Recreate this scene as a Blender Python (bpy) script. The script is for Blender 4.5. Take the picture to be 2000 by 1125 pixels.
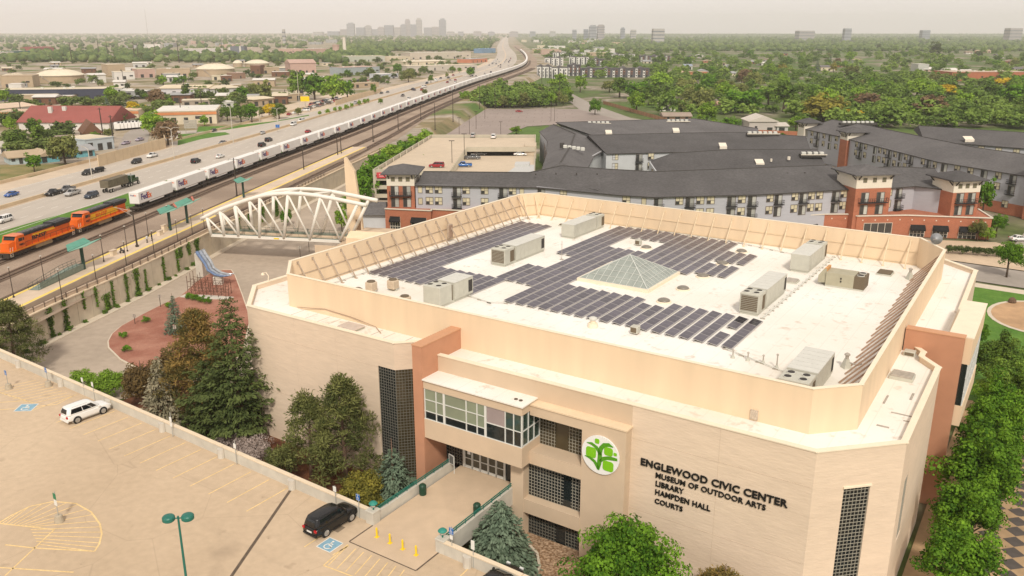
import bpy, math, random
import numpy as np
from mathutils import Vector, Matrix
for _o in list(bpy.data.objects):
 bpy.data.objects.remove(_o)
SC = bpy.context.scene
COL = SC.collection
R = math.radians
# ------------------------------------------------------------------ camera
FPX, HORIZON, CAM_H = 1640.0, 62.0, 40.0          # focal length in photo pixels, horizon row, height above the parking deck
PITCH = math.atan((562.5 - HORIZON) / FPX)
cam_d = bpy.data.cameras.new('camera')
cam_d.sensor_width = 36.0
cam_d.lens = FPX / 2000.0 * 36.0
cam_d.clip_start, cam_d.clip_end = 0.5, 40000.0
cam = bpy.data.objects.new('camera', cam_d)
COL.objects.link(cam)
cam.location = (0, 0, CAM_H)
cam.rotation_euler = (math.pi / 2 - PITCH, 0, 0)
SC.camera = cam
# ------------------------------------------------------------------ sky, sun, exposure
SUN_EL, SUN_AZ = R(44), R(176)                     # azimuth clockwise from +Y: the sun stands behind the viewer, to the right
world = bpy.data.worlds.new('World')
SC.world = world
world.use_nodes = True
wn = world.node_tree
wn.nodes.clear()
sky = wn.nodes.new('ShaderNodeTexSky')
sky.sky_type = 'NISHITA'
sky.sun_disc = False
sky.sun_elevation = SUN_EL
sky.sun_rotation = SUN_AZ
sky.altitude = 1600
sky.air_density, sky.dust_density, sky.ozone_density = 1.0, 4.0, 1.0
hsv = wn.nodes.new('ShaderNodeHueSaturation')      # smoke veils the whole sky: little blue is left anywhere
hsv.inputs['Saturation'].default_value = 0.16
tint = wn.nodes.new('ShaderNodeMix')
tint.data_type, tint.blend_type = 'RGBA', 'MULTIPLY'
tint.inputs['Factor'].default_value = 1.0
tint.inputs['B'].default_value = (1.0, 0.965, 0.92, 1)
veil = wn.nodes.new('ShaderNodeMix')               # even overcast veil over the clear-sky gradient
veil.data_type = 'RGBA'
veil.inputs['Factor'].default_value = 0.72
veil.inputs['B'].default_value = (7.8, 7.0, 6.5, 1)
bg = wn.nodes.new('ShaderNodeBackground')
bg.inputs['Strength'].default_value = 0.087
wo = wn.nodes.new('ShaderNodeOutputWorld')
wn.links.new(sky.outputs[0], hsv.inputs['Color'])
wn.links.new(hsv.outputs[0], tint.inputs['A'])
wn.links.new(tint.outputs['Result'], veil.inputs['A'])
wn.links.new(veil.outputs['Result'], bg.inputs['Color'])
wn.links.new(bg.outputs[0], wo.inputs['Surface'])
sun_d = bpy.data.lights.new('sun', 'SUN')
sun_d.energy = 1.9
sun_d.angle = R(7)
sun_d.color = (1.0, 0.93, 0.82)
sun = bpy.data.objects.new('sun', sun_d)
COL.objects.link(sun)
sv = Vector((math.sin(SUN_AZ) * math.cos(SUN_EL), math.cos(SUN_AZ) * math.cos(SUN_EL), math.sin(SUN_EL)))
sun.rotation_euler = sv.to_track_quat('Z', 'Y').to_euler()
SC.view_settings.view_transform = 'Standard'
SC.view_settings.look = 'None'
SC.view_settings.exposure = 0.55
SC.view_settings.gamma = 1.0
SC.view_settings.use_curve_mapping = False
try:
 SC.cycles.use_denoising = True
 SC.cycles.max_bounces = 6
 SC.cycles.diffuse_bounces = 3
 SC.cycles.glossy_bounces = 3
 SC.cycles.transmission_bounces = 4
 SC.cycles.transparent_max_bounces = 8
 SC.cycles.volume_bounces = 3
except Exception:
 pass
# ------------------------------------------------------------------ frames of reference
cP, sP = math.cos(PITCH), math.sin(PITCH)
def P(u, v, z):
 """the point at height z that the photograph shows at pixel (u, v): used to survey the place"""
 dx, dy = (u - 1000) / FPX, -(v - 562.5) / FPX
 rz, ry = -sP + dy * cP, cP + dy * sP
 t = (z - CAM_H) / rz
 return Vector((dx * t, ry * t, z))
PHI = R(33.4)                                       # the civic centre and the garage are turned by this angle
AX = Vector((math.cos(PHI), -math.sin(PHI)))
BX = Vector((math.sin(PHI), math.cos(PHI)))
ORG = Vector((-0.0924, 67.03))
def XY(a, b, z=0.0):
 p = ORG + AX * a + BX * b
 return Vector((p.x, p.y, z))
def AB(x, y):
 d = Vector((x, y)) - ORG
 return d.dot(AX), d.dot(BX)
TY = [60, 110, 160, 186, 213, 250, 290, 351, 375, 502, 737, 1121, 1412, 2740, 9000]
TX = [-112, -107.5, -102.6, -99.4, -96.2, -92.0, -87.2, -79.6, -76.4, -63, -36.5, 12.5, 24, 8, -20]
def _pchip(xs, ys):
 n = len(xs); h = [xs[i+1]-xs[i] for i in range(n-1)]; d = [(ys[i+1]-ys[i])/h[i] for i in range(n-1)]
 m = [d[0]] + [0.5*(d[i-1]+d[i]) for i in range(1, n-1)] + [d[-1]]
 def f(x):
  i = 0
  while i < n-2 and x > xs[i+1]: i += 1
  t = (x-xs[i])/h[i]; t2, t3 = t*t, t*t*t
  return (2*t3-3*t2+1)*ys[i]+(t3-2*t2+t)*h[i]*m[i]+(-2*t3+3*t2)*ys[i+1]+(t3-t2)*h[i]*m[i+1]
 return f
XT = _pchip(TY, TX)                                 # x of the freight track's centre line at a given y
def track_dir(y):
 return math.atan2(1.0, (XT(y+2)-XT(y-2))/4.0)   # heading
def sstep(a, b, x):
 t = min(1.0, max(0.0, (x-a)/(b-a))); return t*t*(3-2*t)
Z_RAIL, Z_PLAT, Z_LOOP, Z_EAST = -4.2, -3.0, -8.5, -8.5
WALLX = _pchip([60, 100, 131, 146, 161, 178, 210, 260, 330, 420], [-86, -80, -76.1, -73.2, -70.9, -69.0, -65.0, -58.5, -49, -38])
def east_edge(y):
 """where the raised railway ground ends"""
 if y <= 420: return WALLX(y) - 0.15
 return XT(y) + (33.4 if y > 520 else 33.4 + (WALLX(420)-XT(420)-33.4)*(1-sstep(420, 520, y)))
def tz(x, y):
 """height of the ground east of the railway"""
 a, b = AB(x, y)
 if y > 420: return Z_EAST
 t = sstep(18, 105, b)
 s = sstep(-45, -58, a) if b > -20 else sstep(-60, -80, a)
 pad = -3.9 - 0.25*sstep(-20, 25, a)*1.6
 z = pad + (Z_EAST - pad) * max(t, s)
 return z
# ------------------------------------------------------------------ materials
def srgb(c):
 if isinstance(c, str):
  c = [int(c[i:i+2], 16)/255 for i in (0, 2, 4)]
 return tuple(x/12.92 if x <= 0.04045 else ((x+0.055)/1.055)**2.4 for x in c)
MATS = {}
def M(name, col, rough=0.8, var=0.10, scale=2.0, var2=0.0, scale2=0.15, bump=0.0, bscale=12.0, metal=0.0, spec=0.3,
 stretch=None, coat=0.0, obj_rand=0.0, emit=None):
 """plain painted / mineral surface: base colour with grain at two sizes and optional fine relief"""
 if name in MATS: return MATS[name]
 m = bpy.data.materials.new(name); m.use_nodes = True
 nt = m.node_tree; N, K = nt.nodes, nt.links
 b = N['Principled BSDF']
 b.inputs['Roughness'].default_value = rough
 b.inputs['Metallic'].default_value = metal
 b.inputs['Specular IOR Level'].default_value = spec
 if coat: b.inputs['Coat Weight'].default_value = coat
 c = (*col, 1)
 tc = N.new('ShaderNodeTexCoord')
 src = tc.outputs['Object']
 if stretch:
  mp = N.new('ShaderNodeMapping'); mp.inputs['Scale'].default_value = stretch
  K.new(src, mp.inputs['Vector']); src = mp.outputs[0]
 out = None
 def noise(s, detail=4.0):
  n = N.new('ShaderNodeTexNoise'); n.inputs['Scale'].default_value = s; n.inputs['Detail'].default_value = detail
  K.new(src, n.inputs['Vector']); return n.outputs['Fac']
 def modulate(prev, fac, v):
  r = N.new('ShaderNodeMapRange')
  r.inputs['From Min'].default_value, r.inputs['From Max'].default_value = 0.28, 0.72
  r.inputs['To Min'].default_value, r.inputs['To Max'].default_value = 1-v, 1+v
  K.new(fac, r.inputs['Value'])
  x = N.new('ShaderNodeVectorMath'); x.operation = 'SCALE'
  if prev is None: x.inputs[0].default_value = col
  else: K.new(prev, x.inputs[0])
  K.new(r.outputs[0], x.inputs['Scale']); return x.outputs[0]
 if var: out = modulate(out, noise(scale), var)
 if var2: out = modulate(out, noise(scale2, 6.0), var2)
 if obj_rand:
  oi = N.new('ShaderNodeObjectInfo')
  r = N.new('ShaderNodeMapRange')
  r.inputs['From Min'].default_value, r.inputs['From Max'].default_value = 0, 1
  r.inputs['To Min'].default_value, r.inputs['To Max'].default_value = 1-obj_rand, 1+obj_rand
  K.new(oi.outputs['Random'], r.inputs['Value'])
  x = N.new('ShaderNodeVectorMath'); x.operation = 'SCALE'
  if out is None: x.inputs[0].default_value = col
  else: K.new(out, x.inputs[0])
  K.new(r.outputs[0], x.inputs['Scale']); out = x.outputs[0]
 if out is None: b.inputs['Base Color'].default_value = c
 else: K.new(out, b.inputs['Base Color'])
 if bump:
  bp = N.new('ShaderNodeBump'); bp.inputs['Strength'].default_value = min(1.0, bump); bp.inputs['Distance'].default_value = 0.05
  K.new(noise(bscale), bp.inputs['Height']); K.new(bp.outputs[0], b.inputs['Normal'])
 MATS[name] = m
 return m
def leaf_mat(name, col, col2, spread=0.35, trans=0.24):
 """leaves: the hue changes from clump to clump ('tone' on the faces) and from tree to tree"""
 if name in MATS: return MATS[name]
 m = bpy.data.materials.new(name); m.use_nodes = True
 nt = m.node_tree; N, K = nt.nodes, nt.links
 b = N['Principled BSDF']; b.inputs['Roughness'].default_value = 0.75; b.inputs['Specular IOR Level'].default_value = 0.15
 at = N.new('ShaderNodeAttribute'); at.attribute_name = 'tone'
 oi = N.new('ShaderNodeObjectInfo')
 mx = N.new('ShaderNodeMix'); mx.data_type = 'RGBA'
 mx.inputs['A'].default_value, mx.inputs['B'].default_value = (*col, 1), (*col2, 1)
 K.new(at.outputs['Fac'], mx.inputs['Factor'])
 r = N.new('ShaderNodeMapRange')
 r.inputs['To Min'].default_value, r.inputs['To Max'].default_value = 1-spread, 1+spread
 K.new(oi.outputs['Random'], r.inputs['Value'])
 x = N.new('ShaderNodeVectorMath'); x.operation = 'SCALE'
 K.new(mx.outputs['Result'], x.inputs[0]); K.new(r.outputs[0], x.inputs['Scale'])
 K.new(x.outputs[0], b.inputs['Base Color'])
 tr = N.new('ShaderNodeBsdfTranslucent'); K.new(x.outputs[0], tr.inputs['Color'])
 ms = N.new('ShaderNodeMixShader'); ms.inputs[0].default_value = trans
 K.new(b.outputs[0], ms.inputs[1]); K.new(tr.outputs[0], ms.inputs[2])
 K.new(ms.outputs[0], N['Material Output'].inputs['Surface'])
 MATS[name] = m
 return m
def glass_mat(name, col, rough=0.06, spec=0.6, var=0.25, scale=0.6):
 return M(name, col, rough=rough, var=var, scale=scale, spec=spec)
# ------------------------------------------------------------------ mesh builder
class MB:
 def __init__(s): s.v, s.f, s.m = [], [], []
 def add(s, vs, fs, mi=0):
  o = len(s.v); s.v += [tuple(p) for p in vs]
  s.f += [tuple(i+o for i in f) for f in fs]; s.m += [mi]*len(fs); return s
 def quad(s, a, b, c, d, mi=0): return s.add([a, b, c, d], [(0, 1, 2, 3)], mi)
 def box(s, x0, x1, y0, y1, z0, z1, mi=0):
  return s.add([(x0,y0,z0),(x1,y0,z0),(x1,y1,z0),(x0,y1,z0),(x0,y0,z1),(x1,y0,z1),(x1,y1,z1),(x0,y1,z1)],
     [(3,2,1,0),(4,5,6,7),(0,1,5,4),(1,2,6,5),(2,3,7,6),(3,0,4,7)], mi)
 def bevbox(s, x0, x1, y0, y1, z0, z1, r, mi=0):
  """box with chamfered vertical and top edges"""
  def ring(d, z):
   return [(x0+d+r*0,y0+d+r,z),(x0+d+r,y0+d,z),(x1-d-r,y0+d,z),(x1-d,y0+d+r,z),(x1-d,y1-d-r,z),(x1-d-r,y1-d,z),(x0+d+r,y1-d,z),(x0+d,y1-d-r,z)]
  return s.loft([ring(0, z0), ring(0, z1-r), ring(r*0.7, z1)], cap=True, mi=mi)
 def prism(s, poly, z0, z1, mi=0, bottom=True):
  n = len(poly)
  vs = [(p[0], p[1], z0) for p in poly] + [(p[0], p[1], z1) for p in poly]
  ar = sum(poly[i][0]*poly[(i+1) % n][1]-poly[(i+1) % n][0]*poly[i][1] for i in range(n))
  fs = [(i, (i+1) % n, n+(i+1) % n, n+i) for i in range(n)] + [tuple(range(n, 2*n))]
  if bottom: fs.append(tuple(range(n-1, -1, -1)))
  if ar < 0: fs = [tuple(reversed(f)) for f in fs]
  return s.add(vs, fs, mi)
 def extrude(s, poly, d, mi=0):
  """3-D planar polygon extruded along vector d"""
  n = len(poly); d = Vector(d)
  vs = [Vector(p) for p in poly]; vs = vs + [p + d for p in vs]
  fs = [(i, (i+1) % n, n+(i+1) % n, n+i) for i in range(n)] + [tuple(range(n, 2*n)), tuple(range(n-1, -1, -1))]
  return s.add(vs, fs, mi)
 def loft(s, rings, cap=True, mi=0, closed=True):
  n = len(rings[0]); vs = [p for r in rings for p in r]; fs = []
  for k in range(len(rings)-1):
   for i in range(n if closed else n-1):
    j = (i+1) % n
    fs.append((k*n+i, k*n+j, (k+1)*n+j, (k+1)*n+i))
  if cap:
   fs.append(tuple(range(n-1, -1, -1))); fs.append(tuple((len(rings)-1)*n+i for i in range(n)))
  return s.add(vs, fs, mi)
 def tube(s, pts, r, n=6, mi=0, cap=True):
  pts = [Vector(p) for p in pts]; rs = r if isinstance(r, (list, tuple)) else [r]*len(pts)
  rings = []
  for k, p in enumerate(pts):
   t = (pts[min(k+1, len(pts)-1)]-pts[max(k-1, 0)]).normalized()
   u = t.cross(Vector((0, 0, 1)))
   if u.length < 1e-3: u = Vector((1, 0, 0))
   u.normalize(); w = u.cross(t)
   rings.append([p + (u*math.cos(2*math.pi*i/n)+w*math.sin(2*math.pi*i/n))*rs[k] for i in range(n)])
  return s.loft(rings, cap, mi)
 def beam(s, p, q, w, h, mi=0):
  """rectangular bar from p to q"""
  p, q = Vector(p), Vector(q); t = (q-p).normalized()
  u = t.cross(Vector((0, 0, 1)))
  if u.length < 1e-3: u = Vector((1, 0, 0))
  u.normalize(); x = u.cross(t).normalized()
  r = lambda c: [c-u*w/2-x*h/2, c+u*w/2-x*h/2, c+u*w/2+x*h/2, c-u*w/2+x*h/2]
  return s.loft([r(p), r(q)], True, mi)
 def cyl(s, c, r, z0, z1, n=12, r1=None, mi=0):
  r1 = r if r1 is None else r1
  g = lambda rr, z: [(c[0]+rr*math.cos(2*math.pi*i/n), c[1]+rr*math.sin(2*math.pi*i/n), z) for i in range(n)]
  return s.loft([g(r, z0), g(r1, z1)], True, mi)
 def lathe(s, c, prof, n=12, mi=0):
  return s.loft([[(c[0]+max(r, 1e-3)*math.cos(2*math.pi*i/n), c[1]+max(r, 1e-3)*math.sin(2*math.pi*i/n), c[2]+z) for i in range(n)] for r, z in prof], True, mi)
 def mesh(s, name, smooth=False):
  me = bpy.data.meshes.new(name); me.from_pydata(s.v, [], s.f)
  if any(s.m): me.polygons.foreach_set('material_index', s.m)
  if smooth: me.polygons.foreach_set('use_smooth', [True]*len(me.polygons))
  me.update(); return me
 def build(s, name, mat, parent=None, loc=(0, 0, 0), rz=0.0, smooth=False):
  me = s.mesh(name, smooth)
  for m in (mat if isinstance(mat, (list, tuple)) else [mat]): me.materials.append(m)
  return inst(name, me, parent, loc, rz)
def inst(name, me, parent=None, loc=(0, 0, 0), rz=0.0, scale=None):
 o = bpy.data.objects.new(name, me); COL.objects.link(o)
 o.location = loc; o.rotation_euler = (0, 0, rz)
 if scale is not None: o.scale = (scale,)*3 if isinstance(scale, (int, float)) else scale
 if parent is not None: o.parent = parent
 return o
def tag(o, label=None, cat=None, group=None, kind=None):
 if label: o['label'] = label
 if cat: o['category'] = cat
 if group: o['group'] = group
 if kind: o['kind'] = kind
 return o
def empty(name, loc=(0, 0, 0), rz=0.0, label=None, cat=None, group=None):
 o = bpy.data.objects.new(name, None); COL.objects.link(o)
 o.empty_display_size = 0.2; o.location = loc; o.rotation_euler = (0, 0, rz)
 return tag(o, label, cat, group)
def text_mesh(body, size, depth, bold=0.0, spacing=1.0, align='LEFT'):
 cu = bpy.data.curves.new('lettering', 'FONT'); cu.body = body; cu.size = size; cu.extrude = depth/2; cu.offset = bold
 cu.space_character = spacing; cu.align_x = align; cu.resolution_u = 3
 ob = bpy.data.objects.new('lettering', cu); COL.objects.link(ob)
 dg = bpy.context.evaluated_depsgraph_get()
 me = bpy.data.meshes.new_from_object(ob.evaluated_get(dg))
 bpy.data.objects.remove(ob)
 return me
rnd = random.Random(7)
# ================================================================== the setting
def ramp_mat(name, stops, scale, detail=6.0, rough=0.9, fine=0.12, fscale=0.8, bump=0.0):
 """ground made of patches of different cover: noise picks the colour"""
 m = bpy.data.materials.new(name); m.use_nodes = True
 nt = m.node_tree; N, K = nt.nodes, nt.links; b = N['Principled BSDF']
 b.inputs['Roughness'].default_value = rough; b.inputs['Specular IOR Level'].default_value = 0.2
 tc = N.new('ShaderNodeTexCoord')
 n = N.new('ShaderNodeTexNoise'); n.inputs['Scale'].default_value = scale; n.inputs['Detail'].default_value = detail
 K.new(tc.outputs['Object'], n.inputs['Vector'])
 cr = N.new('ShaderNodeValToRGB'); e = cr.color_ramp.elements
 e[0].position, e[0].color = stops[0][0], (*stops[0][1], 1)
 e[1].position, e[1].color = stops[-1][0], (*stops[-1][1], 1)
 for p, c in stops[1:-1]:
  q = e.new(p); q.color = (*c, 1)
 K.new(n.outputs['Fac'], cr.inputs[0])
 n2 = N.new('ShaderNodeTexNoise'); n2.inputs['Scale'].default_value = fscale; n2.inputs['Detail'].default_value = 5
 K.new(tc.outputs['Object'], n2.inputs['Vector'])
 r = N.new('ShaderNodeMapRange'); r.inputs['From Min'].default_value, r.inputs['From Max'].default_value = 0.3, 0.7
 r.inputs['To Min'].default_value, r.inputs['To Max'].default_value = 1-fine, 1+fine
 K.new(n2.outputs['Fac'], r.inputs['Value'])
 x = N.new('ShaderNodeVectorMath'); x.operation = 'SCALE'
 K.new(cr.outputs[0], x.inputs[0]); K.new(r.outputs[0], x.inputs['Scale'])
 K.new(x.outputs[0], b.inputs['Base Color'])
 if bump:
  bp = N.new('ShaderNodeBump'); bp.inputs['Strength'].default_value = bump; bp.inputs['Distance'].default_value = 0.05
  K.new(n2.outputs['Fac'], bp.inputs['Height']); K.new(bp.outputs[0], b.inputs['Normal'])
 MATS[name] = m; return m
GRASS_C, DRY_C, PAVE_C = (0.085, 0.15, 0.028), (0.26, 0.20, 0.11), (0.34, 0.29, 0.235)
m_town = ramp_mat('town ground', [(0.38, GRASS_C), (0.50, (0.10, 0.125, 0.04)), (0.555, (0.20, 0.18, 0.12)), (0.575, PAVE_C), (0.60, (0.16, 0.15, 0.08)), (0.70, GRASS_C)], 0.013, fscale=0.3, fine=0.25)
m_yards = ramp_mat('industrial ground', [(0.34, GRASS_C), (0.42, (0.20, 0.18, 0.085)), (0.49, PAVE_C), (0.55, (0.40, 0.34, 0.26)), (0.60, DRY_C), (0.68, (0.14, 0.14, 0.06))], 0.016, fscale=0.25, fine=0.18)
m_lawn = ramp_mat('lawn', [(0.3, (0.065, 0.16, 0.02)), (0.7, (0.12, 0.23, 0.035))], 0.25, fscale=3.0, fine=0.2, bump=0.3)
m_mulch = ramp_mat('bark mulch', [(0.35, (0.09, 0.035, 0.018)), (0.65, (0.17, 0.07, 0.035))], 0.8, fscale=9, fine=0.35, bump=0.6)
m_redmulch = ramp_mat('red gravel', [(0.35, (0.30, 0.125, 0.085)), (0.65, (0.40, 0.20, 0.14))], 0.3, fscale=6, fine=0.22, bump=0.5)
m_rock = ramp_mat('river rock', [(0.4, (0.22, 0.13, 0.07)), (0.6, (0.46, 0.32, 0.21))], 4.0, fscale=7, fine=0.35, bump=0.9)
m_ballast = ramp_mat('pinkish ballast', [(0.35, (0.27, 0.205, 0.155)), (0.65, (0.37, 0.285, 0.215))], 0.07, fscale=4, fine=0.16, bump=0.4)
m_ballast2 = ramp_mat('dark track ballast', [(0.35, (0.10, 0.07, 0.05)), (0.65, (0.19, 0.13, 0.09))], 0.3, fscale=6, fine=0.25, bump=0.5)
def deck_mat():
 """worn concrete: soft cloudy tone, scattered oil spots, faint tyre streaks across the bays, hairline cracks"""
 m = ramp_mat('deck concrete', [(0.3, (0.47, 0.36, 0.245)), (0.5, (0.53, 0.41, 0.285)), (0.7, (0.58, 0.455, 0.32))], 0.05, fscale=1.4, fine=0.06)
 nt = m.node_tree; N, K = nt.nodes, nt.links; b = N['Principled BSDF']; prev = b.inputs['Base Color'].links[0].from_socket; tc = [n for n in N if n.type == 'TEX_COORD'][0].outputs['Object']
 def dirt(fac, lo, hi, amt, col):
  nonlocal prev
  r = N.new('ShaderNodeMapRange'); r.inputs['From Min'].default_value, r.inputs['From Max'].default_value = lo, hi; r.inputs['To Max'].default_value = amt; K.new(fac, r.inputs['Value'])
  x = N.new('ShaderNodeMix'); x.data_type = 'RGBA'; x.inputs['B'].default_value = (*col, 1); K.new(prev, x.inputs['A']); K.new(r.outputs[0], x.inputs['Factor']); prev = x.outputs['Result']
 def noi(sc, det, stretch=None):
  v = tc
  if stretch: mp = N.new('ShaderNodeMapping'); mp.inputs['Scale'].default_value = stretch; K.new(tc, mp.inputs[0]); v = mp.outputs[0]
  n = N.new('ShaderNodeTexNoise'); n.inputs['Scale'].default_value = sc; n.inputs['Detail'].default_value = det; K.new(v, n.inputs['Vector']); return n.outputs['Fac']
 dirt(noi(0.55, 3), 0.66, 0.74, 0.35, (0.30, 0.22, 0.15)); dirt(noi(0.22, 5, (0.25, 2.2, 1)), 0.58, 0.72, 0.28, (0.36, 0.28, 0.2)); dirt(noi(2.2, 2), 0.74, 0.78, 0.5, (0.22, 0.16, 0.11))
 vo = N.new('ShaderNodeTexVoronoi'); vo.feature = 'DISTANCE_TO_EDGE'; vo.inputs['Scale'].default_value = 0.11; K.new(tc, vo.inputs['Vector']); dirt(vo.outputs['Distance'], 0.006, 0.0, 0.3, (0.28, 0.21, 0.15))
 K.new(prev, b.inputs['Base Color']); return m
m_deck = deck_mat()
m_walk = M('walkway concrete', (0.56, 0.43, 0.30), var=0.06, scale=0.7, var2=0.07, scale2=0.2)
m_conc = M('pale concrete', (0.56, 0.52, 0.45), var=0.07, scale=1.5, var2=0.08, scale2=0.2, bump=0.1)
m_concwall = M('parapet concrete', (0.54, 0.51, 0.44), var=0.07, scale=1.2, var2=0.10, scale2=0.35)
m_cap = M('parapet cap', (0.72, 0.60, 0.44), var=0.05, scale=1.0)
m_road = ramp_mat('road concrete', [(0.3, (0.36, 0.295, 0.23)), (0.7, (0.46, 0.38, 0.30))], 0.06, fscale=0.7, fine=0.08)
m_hwy = M('highway concrete', (0.46, 0.41, 0.35), var=0.06, scale=0.4, var2=0.08, scale2=0.06, stretch=(1.0, 0.06, 1.0))
m_shoulder = M('shoulder concrete', (0.56, 0.455, 0.34), var=0.08, scale=0.3, var2=0.06, scale2=0.04)
m_asphalt = M('old asphalt', (0.30, 0.245, 0.215), var=0.08, scale=0.3, var2=0.12, scale2=0.03)
m_street = M('street asphalt', (0.33, 0.29, 0.25), var=0.06, scale=0.5, var2=0.06, scale2=0.1)
m_ypaint = M('yellow road paint', (0.74, 0.54, 0.26), var=0.16, scale=5.0, var2=0.14, scale2=0.6)
m_wpaint = M('white road paint', (0.75, 0.72, 0.65), var=0.1, scale=2.0)
m_bluepaint = M('blue road paint', (0.22, 0.38, 0.48), var=0.14, scale=2.0)
m_tactile = M('yellow tactile paving', (0.78, 0.58, 0.14), var=0.08, scale=1.0)
m_platform = M('platform paving', (0.60, 0.48, 0.36), var=0.08, scale=0.5, var2=0.08, scale2=0.1)
m_curb = M('kerb concrete', (0.60, 0.52, 0.41), var=0.06, scale=1.0)
m_dark = M('dark joint', (0.12, 0.09, 0.065), var=0.25)
# --- ground sheets
xs = [-16000, -6000, -2500, -900, -400, -200] + list(np.arange(-130, 261, 5.0)) + [320, 450, 900, 2500, 6000, 16000]
ys = [-300, -60, 0] + list(np.arange(30, 431, 5.0)) + [520, 800, 1500, 3000, 6000, 12000, 24000]
g = MB(); n = len(xs)
g.v = [(x, y, tz(x, y) - 0.12) for y in ys for x in xs]
g.f = [(j*n+i, j*n+i+1, (j+1)*n+i+1, (j+1)*n+i) for j in range(len(ys)-1) for i in range(n-1)]
g.m = [0]*len(g.f)
tag(g.build('ground', m_town, smooth=True), kind='structure')
g = MB(); yl = [-60, 0, 40] + list(np.arange(60, 521, 10.0)) + list(range(560, 1500, 60)) + [1700, 2100, 2740, 4000, 7000, 14000, 24000]
for y in yl:
 e = east_edge(min(y, 8900)); sl = 0.05 if y <= 345 else 0.05 + 7*sstep(345, 430, y)
 g.v += [(e+sl, y, -9.2), (e, y, Z_RAIL-0.06), (e-120, y, Z_RAIL-0.06), (-1200 if e > -1000 else e-900, y, Z_RAIL-0.06), (-16000, y, Z_RAIL-0.06)]
for j in range(len(yl)-1):
 for i in range(4): g.f.append((j*5+i, (j+1)*5+i, (j+1)*5+i+1, j*5+i+1)); g.m.append(0)
tag(g.build('rail_terrace', m_yards), kind='structure')
def strip(y0, y1, o0, o1, z, step=None, curve=XT, thick=None):
 """sheet between two offsets from a corridor curve; offsets may be functions of y"""
 f0 = o0 if callable(o0) else (lambda y: o0); f1 = o1 if callable(o1) else (lambda y: o1)
 mb = MB(); ysl = []; y = y0
 while y < y1:
  ysl.append(y); y += step or (6 if y < 420 else (25 if y < 1500 else 150))
 ysl.append(y1)
 for y in ysl:
  c = curve(y)
  mb.v += [(c+f0(y), y, z), (c+f1(y), y, z)]
  if thick: mb.v += [(c+f1(y), y, z-thick), (c+f0(y), y, z-thick)]
 k = 4 if thick else 2
 for j in range(len(ysl)-1):
  for i in range(4 if thick else 1):
   a, b = j*k+i, j*k+(i+1) % k
   mb.f.append((a, b, b+k, a+k)); mb.m.append(0)
 if thick:
  mb.f += [(3, 2, 1, 0), tuple((len(ysl)-1)*k+i for i in range(4))]; mb.m += [0, 0]
 return mb
# --- highway
def hw(o): return lambda y: o + 4*sstep(250, 188, y)*0 - (3.0*sstep(225, 185, y) if o == -16.5 else 0)
tag(strip(40, 8000, -36.0, hw(-16.5), Z_RAIL).build('highway_carriageway', m_hwy), kind='structure')
tag(strip(40, 8000, -54.5, -38.6, Z_RAIL).build('highway_carriageway', m_hwy), kind='structure')
tag(strip(40, 8000, -38.6, -36.0, Z_RAIL+0.006).build('median', m_shoulder), kind='structure')
tag(strip(40, 1500, -63.5, -54.5, Z_RAIL+0.004).build('road_shoulder', m_shoulder), kind='structure')
mk = MB()
for o, dash in ((-17.4, 0), (-21.0, 1), (-24.7, 1), (-28.4, 1), (-32.1, 1), (-35.4, 0), (-39.2, 0), (-42.9, 1), (-46.6, 1), (-50.3, 1), (-53.9, 0)):
 y = 120.0
 while y < (900 if dash else 1400):
  L = 3.0 if dash else 24.0
  s = strip(y, y+L, o-0.09, o+0.09, Z_RAIL+0.012, step=12); mk.add(s.v, s.f)
  y += 12.0 if dash else L
tag(mk.build('lane_markings', m_wpaint), kind='structure')
tag(strip(70, 330, hw(-16.5), lambda y: -4.6-6*sstep(230, 330, y)*0, Z_RAIL+0.01).build('grass_verge', m_lawn), kind='structure')
# --- railway ground
off2 = lambda y: max(4.7, 8.0-(y-150)*0.034) if y > 150 else 8.0
tag(strip(60, 3000, -4.5, lambda y: 30.8 if y < 330 else max(16.0, 30.8-(y-330)*0.07), Z_RAIL+0.02).build('railway_ground', m_ballast), kind='structure')
TRACKS = [('freight', lambda y: 0.0, 60, 2700), ('second', off2, 60, 1400), ('tram', lambda y: 17.9 - 3.5*sstep(260, 520, y), 60, 1100), ('outer', lambda y: 27.4 - 9.0*sstep(230, 520, y), 60, 1100)]
m_rail = M('rail steel', (0.16, 0.11, 0.085), rough=0.5, metal=0.4, var=0.15, scale=0.5)
m_sleeper = M('sleepers', (0.20, 0.15, 0.11), var=0.25, scale=1.5)
for nm, of, y0, y1 in TRACKS:
 t = empty('railway_track', (XT(200)+of(200), 200, Z_RAIL), 0, {'freight': 'freight railway track carrying the long train', 'second': 'empty railway track beside the freight train',
   'tram': 'railway track along the far yellow edge of the platform', 'outer': 'railway track between the platform and the vine-covered wall'}[nm], 'railway track')
 lo = (-(XT(200)+of(200)), -200, -Z_RAIL)
 b = strip(y0, y1, lambda y: of(y)-1.7, lambda y: of(y)+1.7, Z_RAIL+0.035).build('ballast', m_ballast2, t, lo)
 for sgn in (-1, 1):
  strip(y0, y1, lambda y: of(y)+sgn*0.72-0.055, lambda y: of(y)+sgn*0.72+0.055, Z_RAIL+0.24, thick=0.17).build('rail', m_rail, t, lo)
 sl = MB(); y = max(y0, 120)
 while y < 330:
  c = XT(y)+of(y); sl.box(c-1.25, c+1.25, y-0.12, y+0.12, Z_RAIL+0.0, Z_RAIL+0.075); y += 0.75
 tag(sl.build('sleepers', m_sleeper, t, lo), kind='stuff')
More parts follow.
